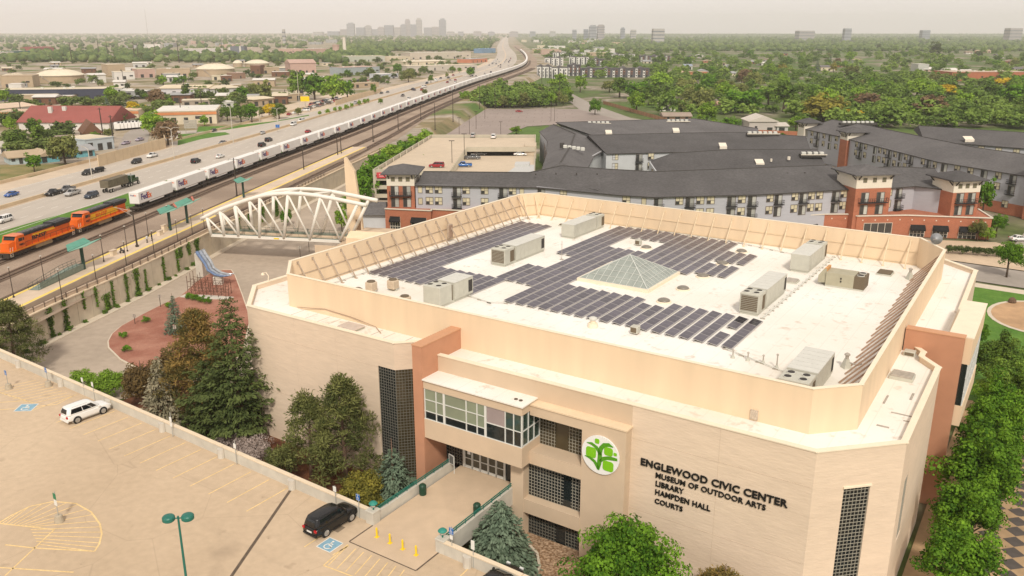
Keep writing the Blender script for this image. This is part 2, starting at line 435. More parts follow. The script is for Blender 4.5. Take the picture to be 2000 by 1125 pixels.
# --- platform between the two tram tracks
pl = empty('station_platform', (XT(200)+22, 200, Z_RAIL), 0, 'long paved railway platform with yellow tactile edges', 'platform')
lo = (-(XT(200)+22), -200, -Z_RAIL)
strip(129, 330, 19.75, 25.5, Z_PLAT, thick=1.1).build('paving', m_platform, pl, lo)
for o0, o1 in ((19.85, 20.55), (24.7, 25.4)):
 strip(129.2, 329, o0, o1, Z_PLAT+0.008).build('tactile_strip', m_tactile, pl, lo)
# --- lower drive, island, pavement along the wall
dr = [(WALLX(y)+1.6, y) for y in range(112, 331, 6)]
poly = dr + [(-28, 330), (-24, 240), (-38, 190), (-30, 130), (-38, 108), (-58, 106), (-68, 108)]
g = MB(); g.add([(x, y, Z_LOOP+0.02) for x, y in poly], [tuple(range(len(poly)))]); tag(g.build('drive', m_road), kind='structure')
g = strip(106, 330, 0.12, 1.75, Z_LOOP+0.16, curve=WALLX, thick=0.2); tag(g.build('pavement', m_curb), kind='structure')
ISL = [(-64.6,125.6),(-66.0,128.4),(-67.0,132),(-67.2,136),(-66.2,142),(-64.9,148.2),(-63.4,153.2),(-63.6,158),(-63.9,163),(-63.3,168.5),(-61.4,171.9),(-59.6,171.9),(-57.6,168),(-51.7,153.9),(-46,140),(-42,122),(-46,112),(-54,115),(-60.5,120.6)]
cx, cy = sum(p[0] for p in ISL)/len(ISL), sum(p[1] for p in ISL)/len(ISL)
g = MB(); g.prism(ISL, Z_LOOP-0.1, Z_LOOP+0.17); tag(g.build('island_kerb', m_curb), kind='structure')
g = MB(); g.prism([(cx+(x-cx)*0.982, cy+(y-cy)*0.982) for x, y in ISL], Z_LOOP, Z_LOOP+0.2); tag(g.build('gravel_island', m_redmulch), kind='structure')
# --- beds, plaza, street, lawn around the civic centre
def sheet(name, mat, pts, dz, ab=True, grid=4.0):
 """ground cover that follows the terrain: polygon clipped onto a fine fan of points"""
 import bmesh
 bm = bmesh.new()
 vs = [bm.verts.new(((XY(*p) if ab else Vector((*p, 0))))) for p in pts]
 bm.faces.new(vs)
 xsv = [v.co.x for v in bm.verts]; ysv = [v.co.y for v in bm.verts]
 for k in np.arange(math.floor(min(xsv)/grid)*grid, max(xsv), grid):
  bmesh.ops.bisect_plane(bm, geom=bm.verts[:]+bm.edges[:]+bm.faces[:], plane_co=(k, 0, 0), plane_no=(1, 0, 0))
 for k in np.arange(math.floor(min(ysv)/grid)*grid, max(ysv), grid):
  bmesh.ops.bisect_plane(bm, geom=bm.verts[:]+bm.edges[:]+bm.faces[:], plane_co=(0, k, 0), plane_no=(0, 1, 0))
 for v in bm.verts: v.co.z = tz(v.co.x, v.co.y) + dz
 bmesh.ops.recalc_face_normals(bm, faces=bm.faces[:])
 if sum(f.normal.z for f in bm.faces) < 0: bmesh.ops.reverse_faces(bm, faces=bm.faces[:])
 me = bpy.data.meshes.new(name); bm.to_mesh(me); bm.free(); me.materials.append(mat)
 return tag(inst(name, me), kind='structure')
sheet('mulch_bed', m_mulch, [(-66, -12), (-9, -12), (-9, 3), (-42, 6), (-42, 12), (-66, 12)], 0.05)
sheet('mulch_bed', m_mulch, [(-0.5, -12), (7, -12), (28, -12), (28, 3), (-0.5, 3)], 0.02)
g = MB();
g.prism([XY(a, b).xy for a, b in [(1.2, 0.8), (1.2, 0.3), (2.5, -0.8), (4.0, -1.6), (5.2, -3.2), (6.0, -6.5), (8.5, -6.5), (8.5, 0.8)]], -5, -3.78); tag(g.build('river_rock_bed', m_rock), kind='structure')
g = MB()
kb = [(1.0, 0.2), (2.4, -0.95), (3.9, -1.75), (5.1, -3.3), (5.9, -6.5)]
for (a0, b0), (a1, b1) in zip(kb[:-1], kb[1:]): g.beam(XY(a0, b0, -3.68), XY(a1, b1, -3.68), 0.22, 0.3)
tag(g.build('bed_kerb', m_curb), kind='structure')
# chequered plaza on the right: slabs of two colours
m_slab_d = M('dark paving slab', (0.10, 0.085, 0.075), var=0.15, scale=1.0)
m_slab_l = M('tan paving slab', (0.44, 0.30, 0.17), var=0.12, scale=0.8, var2=0.1, scale2=0.2)
sheet('plaza', m_slab_l, [(31.0, -12), (60, -12), (60, 75), (31.0, 75)], 0.03)
g = MB(); c45 = 0.95
plz = empty('paving_slabs', XY(40, 20, -4.2), 0, 'chequered dark diamond paving slabs on the tan plaza', 'paving')
sl = MB(); sl.add([(0, -c45, 0.02), (c45, 0, 0.02), (0, c45, 0.02), (-c45, 0, 0.02), (0, -c45, -0.1), (c45, 0, -0.1), (0, c45, -0.1), (-c45, 0, -0.1)],
[(0, 1, 2, 3), (4, 5, 1, 0), (5, 6, 2, 1), (6, 7, 3, 2), (7, 4, 0, 3)]); slme = sl.mesh('slab'); slme.materials.append(m_slab_d)
for i in range(5):
 for j in range(24):
  a, b = 36.6+i*2.05, 2+j*2.05
  p = XY(a, b); p.z = tz(p.x, p.y)+0.035
  inst('slab', slme, plz, p-XY(40, 20, -4.2), -PHI)
sheet('lawn', m_lawn, [(31.0, 62), (75, 62), (75, 125.5), (22, 128)], 0.05)
sheet('footpath', m_curb, [(10, 66), (31, 66), (31, 76), (24, 128), (75, 125.5), (75, 128.6), (20, 131.5), (8, 128)], 0.04)
sheet('street', m_street, [(-60, 131), (20, 133), (75, 130), (130, 128), (130, 139), (75, 143.5), (20, 147), (-60, 150)], 0.05)
sheet('footpath', m_walk, [(-12, 148.3), (20, 147.5), (75, 144), (75, 150), (45, 158), (26, 172), (10, 165), (-12, 156)], 0.10)
sheet('street', m_street, [(30, 172), (50, 152), (70, 150), (75, 168), (60, 185), (45, 230), (34, 230)], 0.05)
ov = [(37.5+8.2*math.cos(t)*1.0, 113+10.5*math.sin(t)) for t in np.linspace(0, 2*math.pi, 28)[:-1]]
m_sand = M('rust coloured play sand', (0.46, 0.29, 0.16), var=0.12, scale=0.6, var2=0.15, scale2=0.2)
sheet('play_area_rim', m_curb, ov, 0.10, grid=30)
sheet('play_area', m_sand, [(37.5+(a-37.5)*0.92, 113+(b-113)*0.92) for a, b in ov], 0.12, grid=30)
g = MB(); p = XY(38.5, 110.5); zz = tz(p.x, p.y)
g.lathe((p.x, p.y, zz), [(2.2, 0), (2.2, 0.45), (2.0, 0.5), (0.9, 0.7), (0.3, 0.9)], 14); tag(g.build('play_mound', M('pink granite', (0.52, 0.36, 0.27), var=0.15)), 'low round pink stone mound in the rust coloured play area', 'mound')
p = P(1979, 577, -7); g = MB(); g.lathe((0, 0, 0), [(0.5, 0), (0.75, 0.3), (0.6, 0.8), (0.25, 1.1)], 9); g.build('boulder', M('brown boulder', (0.13, 0.08, 0.05), var=0.3)).location = (p.x, p.y, tz(p.x, p.y))
tag(bpy.data.objects['boulder'], 'dark brown boulder at the edge of the round play area', 'boulder')
# big surface car park beyond the garage
lotp = [(-39, 430), (-27, 560), (45, 562), (62, 489), (8, 455), (-8, 400), (-30, 345), (-44, 345)]
g = MB(); g.add([(x, y, Z_EAST+0.05) for x, y in lotp], [tuple(range(len(lotp)))]); tag(g.build('car_park_surface', m_asphalt), kind='structure')
g = MB(); lp = [(44, 556), (62, 489), (30, 470), (96, 424), (112, 430), (70, 500), (56, 600), (48, 720), (38, 720)]
g.add([(x, y, Z_EAST+0.07) for x, y in lp], [tuple(range(len(lp)))]); tag(g.build('side_street', m_street), kind='structure')
mk = MB()
for r_ in range(5):
 for k in range(14):
  x, y = -26+k*4.6+r_*1.0, 455+r_*23
  mk.beam((x, y, Z_EAST+0.066), (x+0.6, y+7, Z_EAST+0.066), 0.3, 0.01)
mk.build('stall_lines', M('dark stall lines', (0.2, 0.16, 0.14)))
tag(bpy.data.objects['stall_lines'], kind='structure')
# ------------------------------------------------------------------ parking deck in the foreground
WL = lambda a: -8.75 - (a+58)*0.030                 # inner line of the parapet, in the civic frame
dk = empty('parking_deck', XY(-30, -30, 0), -PHI); tag(dk, kind='structure')
dl = lambda a, b, z=0.0: (a+30, b+30, z)
g = MB(); g.prism([dl(-135, WL(-135))[:2], dl(16, WL(16))[:2], dl(16, -75)[:2], dl(-135, -75)[:2]], -0.6, 0.0); g.build('slab', m_deck, dk)
g = MB(); g.box(*[v for v in (-135+30, 16+30, -75+30, -12+30, -4.6, -0.6)]); g.build('lower_storey', m_concwall, dk)
sline = lambda a0, b0, a1, b1, w=0.11, z=0.006: MB().beam(dl(a0, b0, z), dl(a1, b1, z), w, 0.006)
for k in range(15):                                   # stall lines along the parapet
 a = -53.9+k*2.58
 if -52.0 < a < -50.5: continue
 b0 = WL(a)-0.3
 sline(a, b0, a+0.0 if k > 3 else a, -14.9-0.002*k if a > -40 else -14.5).build('stall_line', m_ypaint, dk)
for a0, b0, a1, b1 in ((-9.6, -10.6, -9.6, -15.9), (-6.7, -13.8, -6.9, -15.4), (3.2, -10.7, 3.4, -15), (5.8, -10.8, 6.0, -15)):
 sline(a0, b0, a1, b1).build('stall_line', m_ypaint, dk)
hat = [(-62 + i*0.95, -9.6, -63.6 + i*0.95, -13.9) for i in range(9)]
for a0, b0, a1, b1 in hat: sline(a0, b0, a1, b1, 0.09).build('hatch_line', m_ypaint, dk)
for a0, b0, a1, b1 in ((-63.6, -14, -55.9, -13.2), (-60.6, -16.6, -57.0, -13.3), (-57.0, -16.2, -53.2, -12.0), (-60.8, -16.6, -57.0, -16.2), (-53.2, -12.0, -53.9, -9.6), (-66, -20.2, -60.6, -16.6)):
 sline(a0, b0, a1, b1).build('stall_line', m_ypaint, dk)
# hatch beside the walkway apron
for i in range(8):
 sline(-6.8+i*0.85, -13.75, -6.2+i*0.85, -16.6+i*0.1, 0.09).build('hatch_line', m_ypaint, dk)
sline(-6.9, -13.7, -6.5, -16.8).build('hatch_line', m_ypaint, dk); sline(-6.5, -16.8, 0.6, -16.2).build('hatch_line', m_ypaint, dk)
# painted island with the sign: outline and hatching
arc = [(-33.9,-27.8),(-34.25,-26.5),(-34.35,-24.9),(-33.4,-23.3),(-31.4,-22.4),(-29.0,-22.45),(-26.6,-23.1),(-25.1,-23.85),(-23.9,-24.8),(-23.25,-25.6)]
for (a0, b0), (a1, b1) in zip(arc[:-1], arc[1:]): sline(a0, b0, a1, b1, 0.14).build('island_line', m_ypaint, dk)
for a0, b0, a1, b1 in ((-33.9,-27.8,-29.0,-25.7), (-29.0,-25.7,-26.0,-31.2), (-30.2,-29.1,-27.7,-28.0), (-27.7,-28.0,-23.25,-25.6), (-27.4,-30.9,-22.0,-28.06)):
 sline(a0, b0, a1, b1, 0.13).build('island_line', m_ypaint, dk)
for i in range(15):
 t = i/14
 a0, b0 = (-33.6+t*4.6, -27.6+t*1.9) if t < 0.55 else (-31.3+(t-0.55)*7.2, -26.6-(t-0.55)*2.4*0+(t-0.55)*1.2-(t-0.55)*3.4)
 q = min(1.0, 0.16+t*0.84)*(len(arc)-1); j = min(int(q), len(arc)-2); f = q-j
 a1, b1 = arc[j][0]*(1-f)+arc[j+1][0]*f, arc[j][1]*(1-f)+arc[j+1][1]*f
 sline(a0, b0, a1, b1, 0.085, 0.007).build('hatch_line', m_ypaint, dk)
MB().beam(dl(-17.4, -10.1, 0.009), dl(-11.4, -21.7, 0.009), 0.27, 0.008).beam(dl(-11.4, -21.7, 0.009), dl(-8, -28.5, 0.009), 0.27, 0.008).build('expansion_joint', m_dark, dk)
def access_mark(a, b, rot, s):
 """painted wheelchair symbol on its blue field"""
 e = MB().box(-s, s, -s, s, 0.004, 0.010)
 o = e.build('access_symbol', m_bluepaint, dk, dl(a, b), rot)
 w = MB()
 for x0, y0, x1, y1 in ((-1, -1, 1, -1), (1, -1, 1, 1), (1, 1, -1, 1), (-1, 1, -1, -1)):
  w.beam((x0*s*0.97, y0*s*0.97, 0.014), (x1*s*0.97, y1*s*0.97, 0.014), 0.08, 0.006)
 w.cyl((-0.12*s, 0.62*s), 0.13*s, 0.011, 0.018, 10)
 for p0, p1 in (((-0.12, 0.45), (-0.08, -0.05)), ((-0.1, 0.25), (0.28, 0.2)), ((-0.08, -0.05), (0.32, -0.05)), ((0.32, -0.05), (0.5, -0.5))):
  w.beam((p0[0]*s, p0[1]*s, 0.014), (p1[0]*s, p1[1]*s, 0.014), 0.13*s, 0.006)
 ring = [(0.02*s+0.42*s*math.cos(t), -0.28*s+0.42*s*math.sin(t), 0.014) for t in np.linspace(R(120), R(370), 12)]
 for q0, q1 in zip(ring[:-1], ring[1:]): w.beam(q0, q1, 0.12*s, 0.006)
 w.build('wheelchair_mark', m_wpaint, o)
access_mark(-8.08, -14.55, 0.0, 0.78)
access_mark(-55.2, -14.3, R(38), 0.95)
MB().box(*[dl(-5.2, 0)[0], dl(-4.2, 0)[0], dl(0, -14.9)[1], dl(0, -14.0)[1], -0.1, 0.008]).build('drain_cover', M('drain cover', (0.22, 0.17, 0.12)), dk).location = (-4.6, 2.0, 0)
# parapet: wall, cap and round-fronted posts
pw = empty('parapet_wall', XY(-30, WL(-30), 0), -PHI, 'pale concrete parapet wall along the edge of the parking deck', 'wall')
wlz = lambda a, o, z: (a+30, WL(a)+o-WL(-30), z)
def wall_seg(a0, a1):
 g = MB(); g.add([wlz(a0, 0, -4.6), wlz(a1, 0, -4.6), wlz(a1, 0.26, -4.6), wlz(a0, 0.26, -4.6), wlz(a0, 0, 1.05), wlz(a1, 0, 1.05), wlz(a1, 0.26, 1.05), wlz(a0, 0.26, 1.05)],
  [(4, 5, 6, 7), (0, 1, 5, 4), (1, 2, 6, 5), (2, 3, 7, 6), (3, 0, 4, 7)]); g.build('wall_panel', m_concwall, pw)
 g = MB(); g.add([wlz(a0, -0.05, 1.05), wlz(a1, -0.05, 1.05), wlz(a1, 0.36, 1.05), wlz(a0, 0.36, 1.05), wlz(a0, -0.05, 1.15), wlz(a1, -0.05, 1.15), wlz(a1, 0.36, 1.15), wlz(a0, 0.36, 1.15)],
  [(4, 5, 6, 7), (0, 1, 5, 4), (1, 2, 6, 5), (2, 3, 7, 6), (3, 0, 4, 7), (3, 2, 1, 0)]); g.build('cap', m_cap, pw)
for a0, a1 in ((-120, -57.75), (-57.7, -47.5), (-47.45, -37.42), (-37.37, -27.62), (-27.57, -17.35), (-17.3, -7.25), (0.1, 8.0), (8.05, 15.5)): wall_seg(a0, a1)
for a in (-67.8, -57.7, -47.5, -37.4, -27.6, -17.3, 3.0, 12.5):
 g = MB(); g.cyl((0, 0), 0.36, -0.02, 0.98, 12); g.build('post', m_conc, pw, wlz(a, -0.12, 0))
# walkway over to the entrance
wk = empty('entrance_walkway', XY(-3.5, -5, 0), -PHI, 'tan concrete walkway leading to the glass entrance doors', 'walkway')
wl_ = lambda a, b, z=0: (a+3.5, b+5, z)
MB().box(-3.55, 3.45, -5.15, 6.9, -0.8, 0.012).build('paving', m_walk, wk)
MB().box(-3.58, 3.48, -8.35, -5.15, -0.02, 0.014).build('apron', m_walk, wk)
g = MB(); g.beam((-3.58, -8.35, 0.016), (3.48, -8.35, 0.016), 0.09, 0.01).beam((-3.58, -8.3, 0.016), (-3.58, -5.2, 0.016), 0.13, 0.01).beam((3.48, -8.3, 0.016), (3.48, -5.2, 0.016), 0.13, 0.01)
g.build('joint_strip', m_dark, wk)
m_green = M('dark green painted steel', (0.015, 0.14, 0.105), rough=0.45, var=0.1, spec=0.4)
for sgn, a in ((-1, -7.35), (1, 0.06)):
 w = MB().box(-0.15, 0.15, -9.9+5, 0.9+5, -0.9, 0.82).build('side_wall', m_concwall, wk, (a+3.5, 0, 0))
 g = MB()
 for h in (1.02, 1.22): g.tube([(a+3.5, -9.6+5, h), (a+3.5, 0.8+5, h)], 0.055, 6)
 for k in range(9): g.tube([(a+3.5, -9.5+5+k*1.28, 0.8), (a+3.5, -9.5+5+k*1.28, 1.24)], 0.035, 5)
 g.build('handrail', m_green, wk)
 MB().box(-0.42, 0.42, -0.42, 0.42, -0.9, 1.1).bevbox(-0.47, 0.47, -0.47, 0.47, 1.1, 1.25, 0.04).build('end_pier', m_concwall, wk, (a+3.5+0.05*sgn, -10.0+5-0.1, 0))
# ================================================================== civic centre
CIV = empty('civic_center', XY(0, 0, 0), -PHI, 'huge cream civic building with a walled flat roof and black wall lettering', 'building')
ZB, ZW, ZR, ZT = -9.6, 11.3, 10.8, 14.5             # base, parapet top, roof, screen wall top
m_wall = M('split-face tan block', (0.71, 0.57, 0.435), var=0.05, scale=1.4, var2=0.04, scale2=0.12, bump=0.45, bscale=3.2, stretch=(0.5, 0.5, 2.2))
m_stucco = M('cream stucco', (0.755, 0.585, 0.40), var=0.03, scale=0.8, var2=0.05, scale2=0.5, stretch=(1.2, 1.2, 0.15))
m_bay = M('tan stucco bay', (0.60, 0.465, 0.33), var=0.03, scale=0.8, var2=0.04, scale2=0.3)
m_terra = M('terracotta stucco', (0.50, 0.25, 0.15), var=0.05, scale=0.9, var2=0.06, scale2=0.2)
m_cream = M('cream coping', (0.80, 0.70, 0.54), var=0.04, scale=1.0)
m_lattice = M('pale lattice bars', (0.36, 0.34, 0.28), var=0.1, rough=0.5)
m_lattice_d = M('dark lattice bars', (0.19, 0.18, 0.15), var=0.1, rough=0.5)
m_gdark = glass_mat('dark glass', (0.012, 0.017, 0.018))
m_gbrown = glass_mat('bronze glass', (0.055, 0.042, 0.02))
m_galum = M('white aluminium frame', (0.66, 0.66, 0.62), rough=0.45, var=0.04)
m_blind = M('pale green blind behind glass', (0.22, 0.25, 0.175), rough=0.12, spec=0.6, var=0.12, scale=0.5)
m_blind2 = M('mauve blind behind glass', (0.33, 0.27, 0.26), rough=0.12, spec=0.6, var=0.1, scale=0.5)
def roof_membrane():
 m = bpy.data.materials.new('roof membrane'); m.use_nodes = True
 nt = m.node_tree; N, K = nt.nodes, nt.links; b = N['Principled BSDF']; b.inputs['Roughness'].default_value = 0.75
 tc = N.new('ShaderNodeTexCoord')
 def nz(s, d=6):
  n = N.new('ShaderNodeTexNoise'); n.inputs['Scale'].default_value = s; n.inputs['Detail'].default_value = d; K.new(tc.outputs['Object'], n.inputs['Vector']); return n
 a, c, d = nz(0.08), nz(0.45, 8), nz(1.7, 8)
 r1 = N.new('ShaderNodeValToRGB'); r1.color_ramp.elements[0].position = 0.3; r1.color_ramp.elements[0].color = (0.75, 0.70, 0.61, 1)
 r1.color_ramp.elements[1].position = 0.62; r1.color_ramp.elements[1].color = (0.84, 0.82, 0.77, 1); K.new(a.outputs['Fac'], r1.inputs[0])
 # scuffed patches of dirt
 r2 = N.new('ShaderNodeMath'); r2.operation = 'MULTIPLY'; K.new(c.outputs['Fac'], r2.inputs[0]); K.new(d.outputs['Fac'], r2.inputs[1])
 r3 = N.new('ShaderNodeMapRange'); r3.inputs['From Min'].default_value, r3.inputs['From Max'].default_value = 0.31, 0.45; r3.inputs['To Max'].default_value = 0.7; K.new(r2.outputs[0], r3.inputs['Value'])
 mx = N.new('ShaderNodeMix'); mx.data_type = 'RGBA'; mx.inputs['B'].default_value = (0.56, 0.46, 0.36, 1)
 K.new(r1.outputs[0], mx.inputs['A']); K.new(r3.outputs[0], mx.inputs['Factor'])
 # welded seams between the sheets
 w = N.new('ShaderNodeTexWave'); w.wave_type = 'BANDS'; w.bands_direction = 'X'; w.inputs['Scale'].default_value = 0.165; K.new(tc.outputs['Object'], w.inputs['Vector'])
 r4 = N.new('ShaderNodeMapRange'); r4.inputs['From Min'].default_value, r4.inputs['From Max'].default_value = 0.992, 1.0; r4.inputs['To Max'].default_value = 0.22; K.new(w.outputs['Fac'], r4.inputs['Value'])
 mx2 = N.new('ShaderNodeMix'); mx2.data_type = 'RGBA'; mx2.inputs['B'].default_value = (0.5, 0.44, 0.36, 1)
 K.new(mx.outputs['Result'], mx2.inputs['A']); K.new(r4.outputs[0], mx2.inputs['Factor'])
 K.new(mx2.outputs['Result'], b.inputs['Base Color']); MATS['roof membrane'] = m; return m
m_membrane = roof_membrane()
def wall_along(p0, p1, t, spans, name, mat, inward=1):
 """wall of thickness t from p0 to p1 (outer face on that line): spans = (s0, s1, z0, z1) boxes along it"""
 d = Vector(p1)-Vector(p0); L = d.length; d.normalize(); nrm = Vector((-d.y, d.x))*inward
 g = MB()
 for s0, s1, z0, z1 in spans:
  s1 = L if s1 is None else s1
  q = [Vector(p0)+d*s0, Vector(p0)+d*s1, Vector(p0)+d*s1+nrm*t, Vector(p0)+d*s0+nrm*t]
  g.prism([tuple(x) for x in q], z0, z1)
 return g.build(name, mat, CIV)
def lattice(name, p0, p1, z0, z1, step, mat_glass, mat_bar, out=0.08, bar=0.036, skip=None):
 """dark glass behind a square lattice of bars: a window of the building"""
 p0, p1 = Vector(p0), Vector(p1); d = p1-p0; L = d.length; d.normalize(); n = Vector((d.y, -d.x))
 w = MB().quad((*p0, z0), (*p1, z0), (*p1, z1), (*p0, z1)).build(name, mat_glass, CIV)
 g = MB(); ns = max(1, round(L/step)); nz = max(1, round((z1-z0)/step))
 for i in range(ns+1):
  q = p0+d*(L*i/ns)+n*out
  if skip and skip[0] < L*i/ns < skip[1]: continue
  g.beam((*q, z0), (*q, z1), bar, bar)
 for j in range(nz+1):
  z = z0+(z1-z0)*j/nz
  for s0, s1 in ([(0, L)] if not skip else [(0, skip[0]), (skip[1], L)]):
   g.beam((*(p0+d*s0+n*out), z), (*(p0+d*s1+n*out), z), bar, bar)
 g.build('lattice', mat_bar, w)
 return w
# outer walls
wall_along((-35.3, 1.0), (-14.2, 1.0), 0.4, [(0, 18.95, ZB, ZW), (18.95, None, 8.55, ZW)], 'front_wall', m_wall)
wall_along((-14.2, 1.0), (-12.2, 3.0), 0.4, [(0, None, 8.55, ZW)], 'corner_wall', m_wall)
wall_along((-12.2, 3.0), (-9.9, 3.0), 0.4, [(0, None, 8.55, ZW)], 'corner_wall', m_wall)
wall_along((-40.9, 6.6), (-35.3, 1.0), 0.4, [(0, None, ZB, ZW)], 'corner_wall', m_wall)
wall_along((-40.9, 60), (-40.9, 6.6), 0.4, [(0, None, ZB, ZW)], 'side_wall', m_wall)
wall_along((-36, 65.2), (-40.9, 60), 0.4, [(0, None, ZB, ZW)], 'corner_wall', m_wall)
wall_along((25.4, 65.2), (-36, 65.2), 0.4, [(0, None, ZB, ZW)], 'rear_wall', m_wall)
wall_along((29.9, 61), (25.4, 65.2), 0.4, [(0, None, ZB, ZW)], 'corner_wall', m_wall)
wall_along((30.5, 28.5), (29.9, 61), 0.4, [(0, None, ZB, ZW)], 'side_wall', m_wall)
wall_along((30.6, 6.1), (30.6, 23.3), 0.4, [(0, 2.4, ZB, ZW), (2.4, 4.6, ZB, 1.5), (2.4, 4.6, 7.0, ZW), (4.6, None, ZB, ZW)], 'side_wall', m_wall)
wall_along((30.6, 23.3), (28.9, 25.4), 0.35, [(0, None, ZB, ZW)], 'side_wall', m_wall)
wall_along((28.9, 25.4), (28.9, 26.7), 0.35, [(0, None, ZB, ZW)], 'side_wall', m_wall)
wall_along((28.9, 26.7), (27.5, 28.6), 0.35, [(0, None, ZB, ZW)], 'side_wall', m_wall)
wall_along((25.5, 1.0), (30.6, 6.1), 0.4, [(0, 2.53, ZB, ZW), (2.53, 4.67, 8.13, ZW), (4.67, None, ZB, ZW)], 'corner_wall', m_wall)
wall_along((11.1, 1.0), (25.5, 1.0), 0.4, [(0, None, ZB, ZW)], 'front_wall', m_wall)
wall_along((-8.8, 1.0), (11.1, 1.0), 0.4, [(0, None, 9.3, ZW)], 'front_wall', m_bay)
# control joints
m_joint = M('mortar joint', (0.60, 0.475, 0.36), var=0.1)
for a0, a1, z in ((11.15, 25.4, 8.4), (-35.2, -16.4, 8.4), (11.15, 25.4, 2.0), (-35.2, -16.4, 2.0)): MB().box(a0, a1, 0.992, 1.0, z, z+0.05).build('joint', m_joint, CIV)
for a in (-28, -22, 18.4): MB().box(a, a+0.035, 0.994, 1.0, ZB, ZW-0.05).build('joint', m_joint, CIV)
# copings
outl = [(-35.3, 1.0), (-14.2, 1.0), (-12.2, 3.0), (-9.9, 3.0)], [(-8.8, 1.0), (25.5, 1.0), (30.6, 6.1), (30.6, 23.3), (28.9, 25.4), (28.9, 26.7), (27.5, 28.6)], [(30.5, 28.5), (29.9, 61), (25.4, 65.2), (-36, 65.2), (-40.9, 60), (-40.9, 6.6), (-35.3, 1.0)]
for line in outl:
 for p0, p1 in zip(line[:-1], line[1:]):
  d = (Vector(p1)-Vector(p0)).normalized(); nrm = Vector((-d.y, d.x))
  c0, c1 = Vector(p0)+nrm*0.18, Vector(p1)+nrm*0.18
  KZ = 0.004*(len(bpy.data.objects) % 3)
  g = MB().beam((*(c0-d*0.12), ZW+0.03+KZ), (*(c1+d*0.12), ZW+0.03+KZ), 0.5, 0.09); g.build('coping', m_cream, CIV)
# roof sheet (terrace and main roof)
RO = [(-35.3, 1.3), (-14.2, 1.3), (-12.2, 3.3), (-9.5, 3.3), (-9.5, 1.3), (25.4, 1.3), (30.3, 6.2), (30.3, 23.3), (28.6, 25.4), (28.6, 26.7), (27.4, 28.4), (30.2, 28.6), (29.6, 60.9), (25.3, 64.9), (-35.9, 64.9), (-40.6, 59.9), (-40.6, 6.7)]
g = MB(); g.add([(a, b, ZR) for a, b in RO], [tuple(range(len(RO)))]); g.build('roof_sheet', m_membrane, CIV)
# screen wall (octagon) with bracing
RING = [(-32.6, 4.6), (24.0, 4.6), (26.9, 7.5), (26.5, 56.2), (23.0, 61.5), (-34.9, 61.5), (-37.0, 58.4), (-36.6, 8.6)]
for i in range(8):
 p0, p1 = Vector(RING[i]), Vector(RING[(i+1) % 8]); d = (p1-p0).normalized(); nrm = Vector((-d.y, d.x))
 q = [p0, p1, p1+nrm*0.28-d*0.12*0, p0+nrm*0.28]
 MB().prism([tuple(x) for x in q], ZR-0.05, ZT).build('screen_wall', m_stucco, CIV)
 MB().beam((*(p0+nrm*0.13-d*0.1), ZT+0.025+0.004*(i % 3)), (*(p1+nrm*0.13+d*0.1), ZT+0.025+0.004*(i % 3)), 0.36, 0.06).build('coping', m_cream, CIV)
m_strut = M('weathered strut', (0.42, 0.33, 0.25), var=0.2, scale=2.0)
m_strut2 = M('cream strut', (0.70, 0.56, 0.38), var=0.1)
m_strut3 = M('brown strut', (0.36, 0.24, 0.17), var=0.15)
def struts(p0, p1, n, mat, reach=2.55, s0=0.02, s1=0.98, ztop=14.15):
 p0, p1 = Vector(p0), Vector(p1); d = p1-p0; L = d.length; d.normalize(); nrm = Vector((-d.y, d.x))
 g = MB().beam((0, 0, 0), (0, reach-0.25, -(ztop-ZR-0.05)), 0.13, 0.13).box(-0.14, 0.14, reach-0.45, reach-0.05, -(ztop-ZR)+0.0, -(ztop-ZR)+0.08)
 g.box(-0.16, 0.16, -0.22, 0.02, -0.25, 0.1)
 me = g.mesh('strut'); me.materials.append(mat)
 for k in range(n):
  q = p0+d*(L*(s0+(s1-s0)*k/(n-1)))+nrm*0.3
  inst('strut', me, CIV, (q.x, q.y, ztop), math.atan2(d.y, d.x))
 for h in (12.6, 11.05):                           # horizontal girts on the inner face
  MB().beam((*(p0+nrm*0.33), h), (*(p1+nrm*0.33), h), 0.07, 0.07).build('girt', mat, CIV)
struts(RING[6], RING[7], 21, m_strut, s0=0.02, s1=0.98)
struts(RING[5], RING[6], 2, m_strut2, s0=0.3, s1=0.85)
struts(RING[4], RING[5], 22, m_strut2)
def struts_r():
 p0, p1 = Vector((26.55, 55.5)), Vector((26.85, 9.0)); d = p1-p0; L = d.length; d.normalize(); nrm = Vector((d.y, -d.x))
 me = MB().beam((0, 0, 0), (0, 2.9, -(14.2-ZR-0.05)), 0.14, 0.14).mesh('strut'); me.materials.append(m_strut3)
 for k in range(21):
  q = p0+d*(L*k/20)-Vector((0.3, 0))
  o = inst('strut', me, CIV, (q.x, q.y, 14.2), R(90))
struts_r()
# terracotta fins
MB().box(-9.9, -8.8, -1.35, 4.6, ZB, 12.8).build('terracotta_fin', m_terra, CIV)
MB().box(-9.95, -8.75, -1.4, 4.6, 12.8, 12.9).build('fin_cap', M('orange coping', (0.56, 0.30, 0.17), var=0.04), CIV)
MB().box(26.85, 31.85, 27.5, 28.45, ZB, 13.0).build('terracotta_fin', m_terra, CIV)
MB().box(26.85, 31.9, 27.45, 28.5, 13.0, 13.1).build('fin_cap', MATS['orange coping'], CIV)
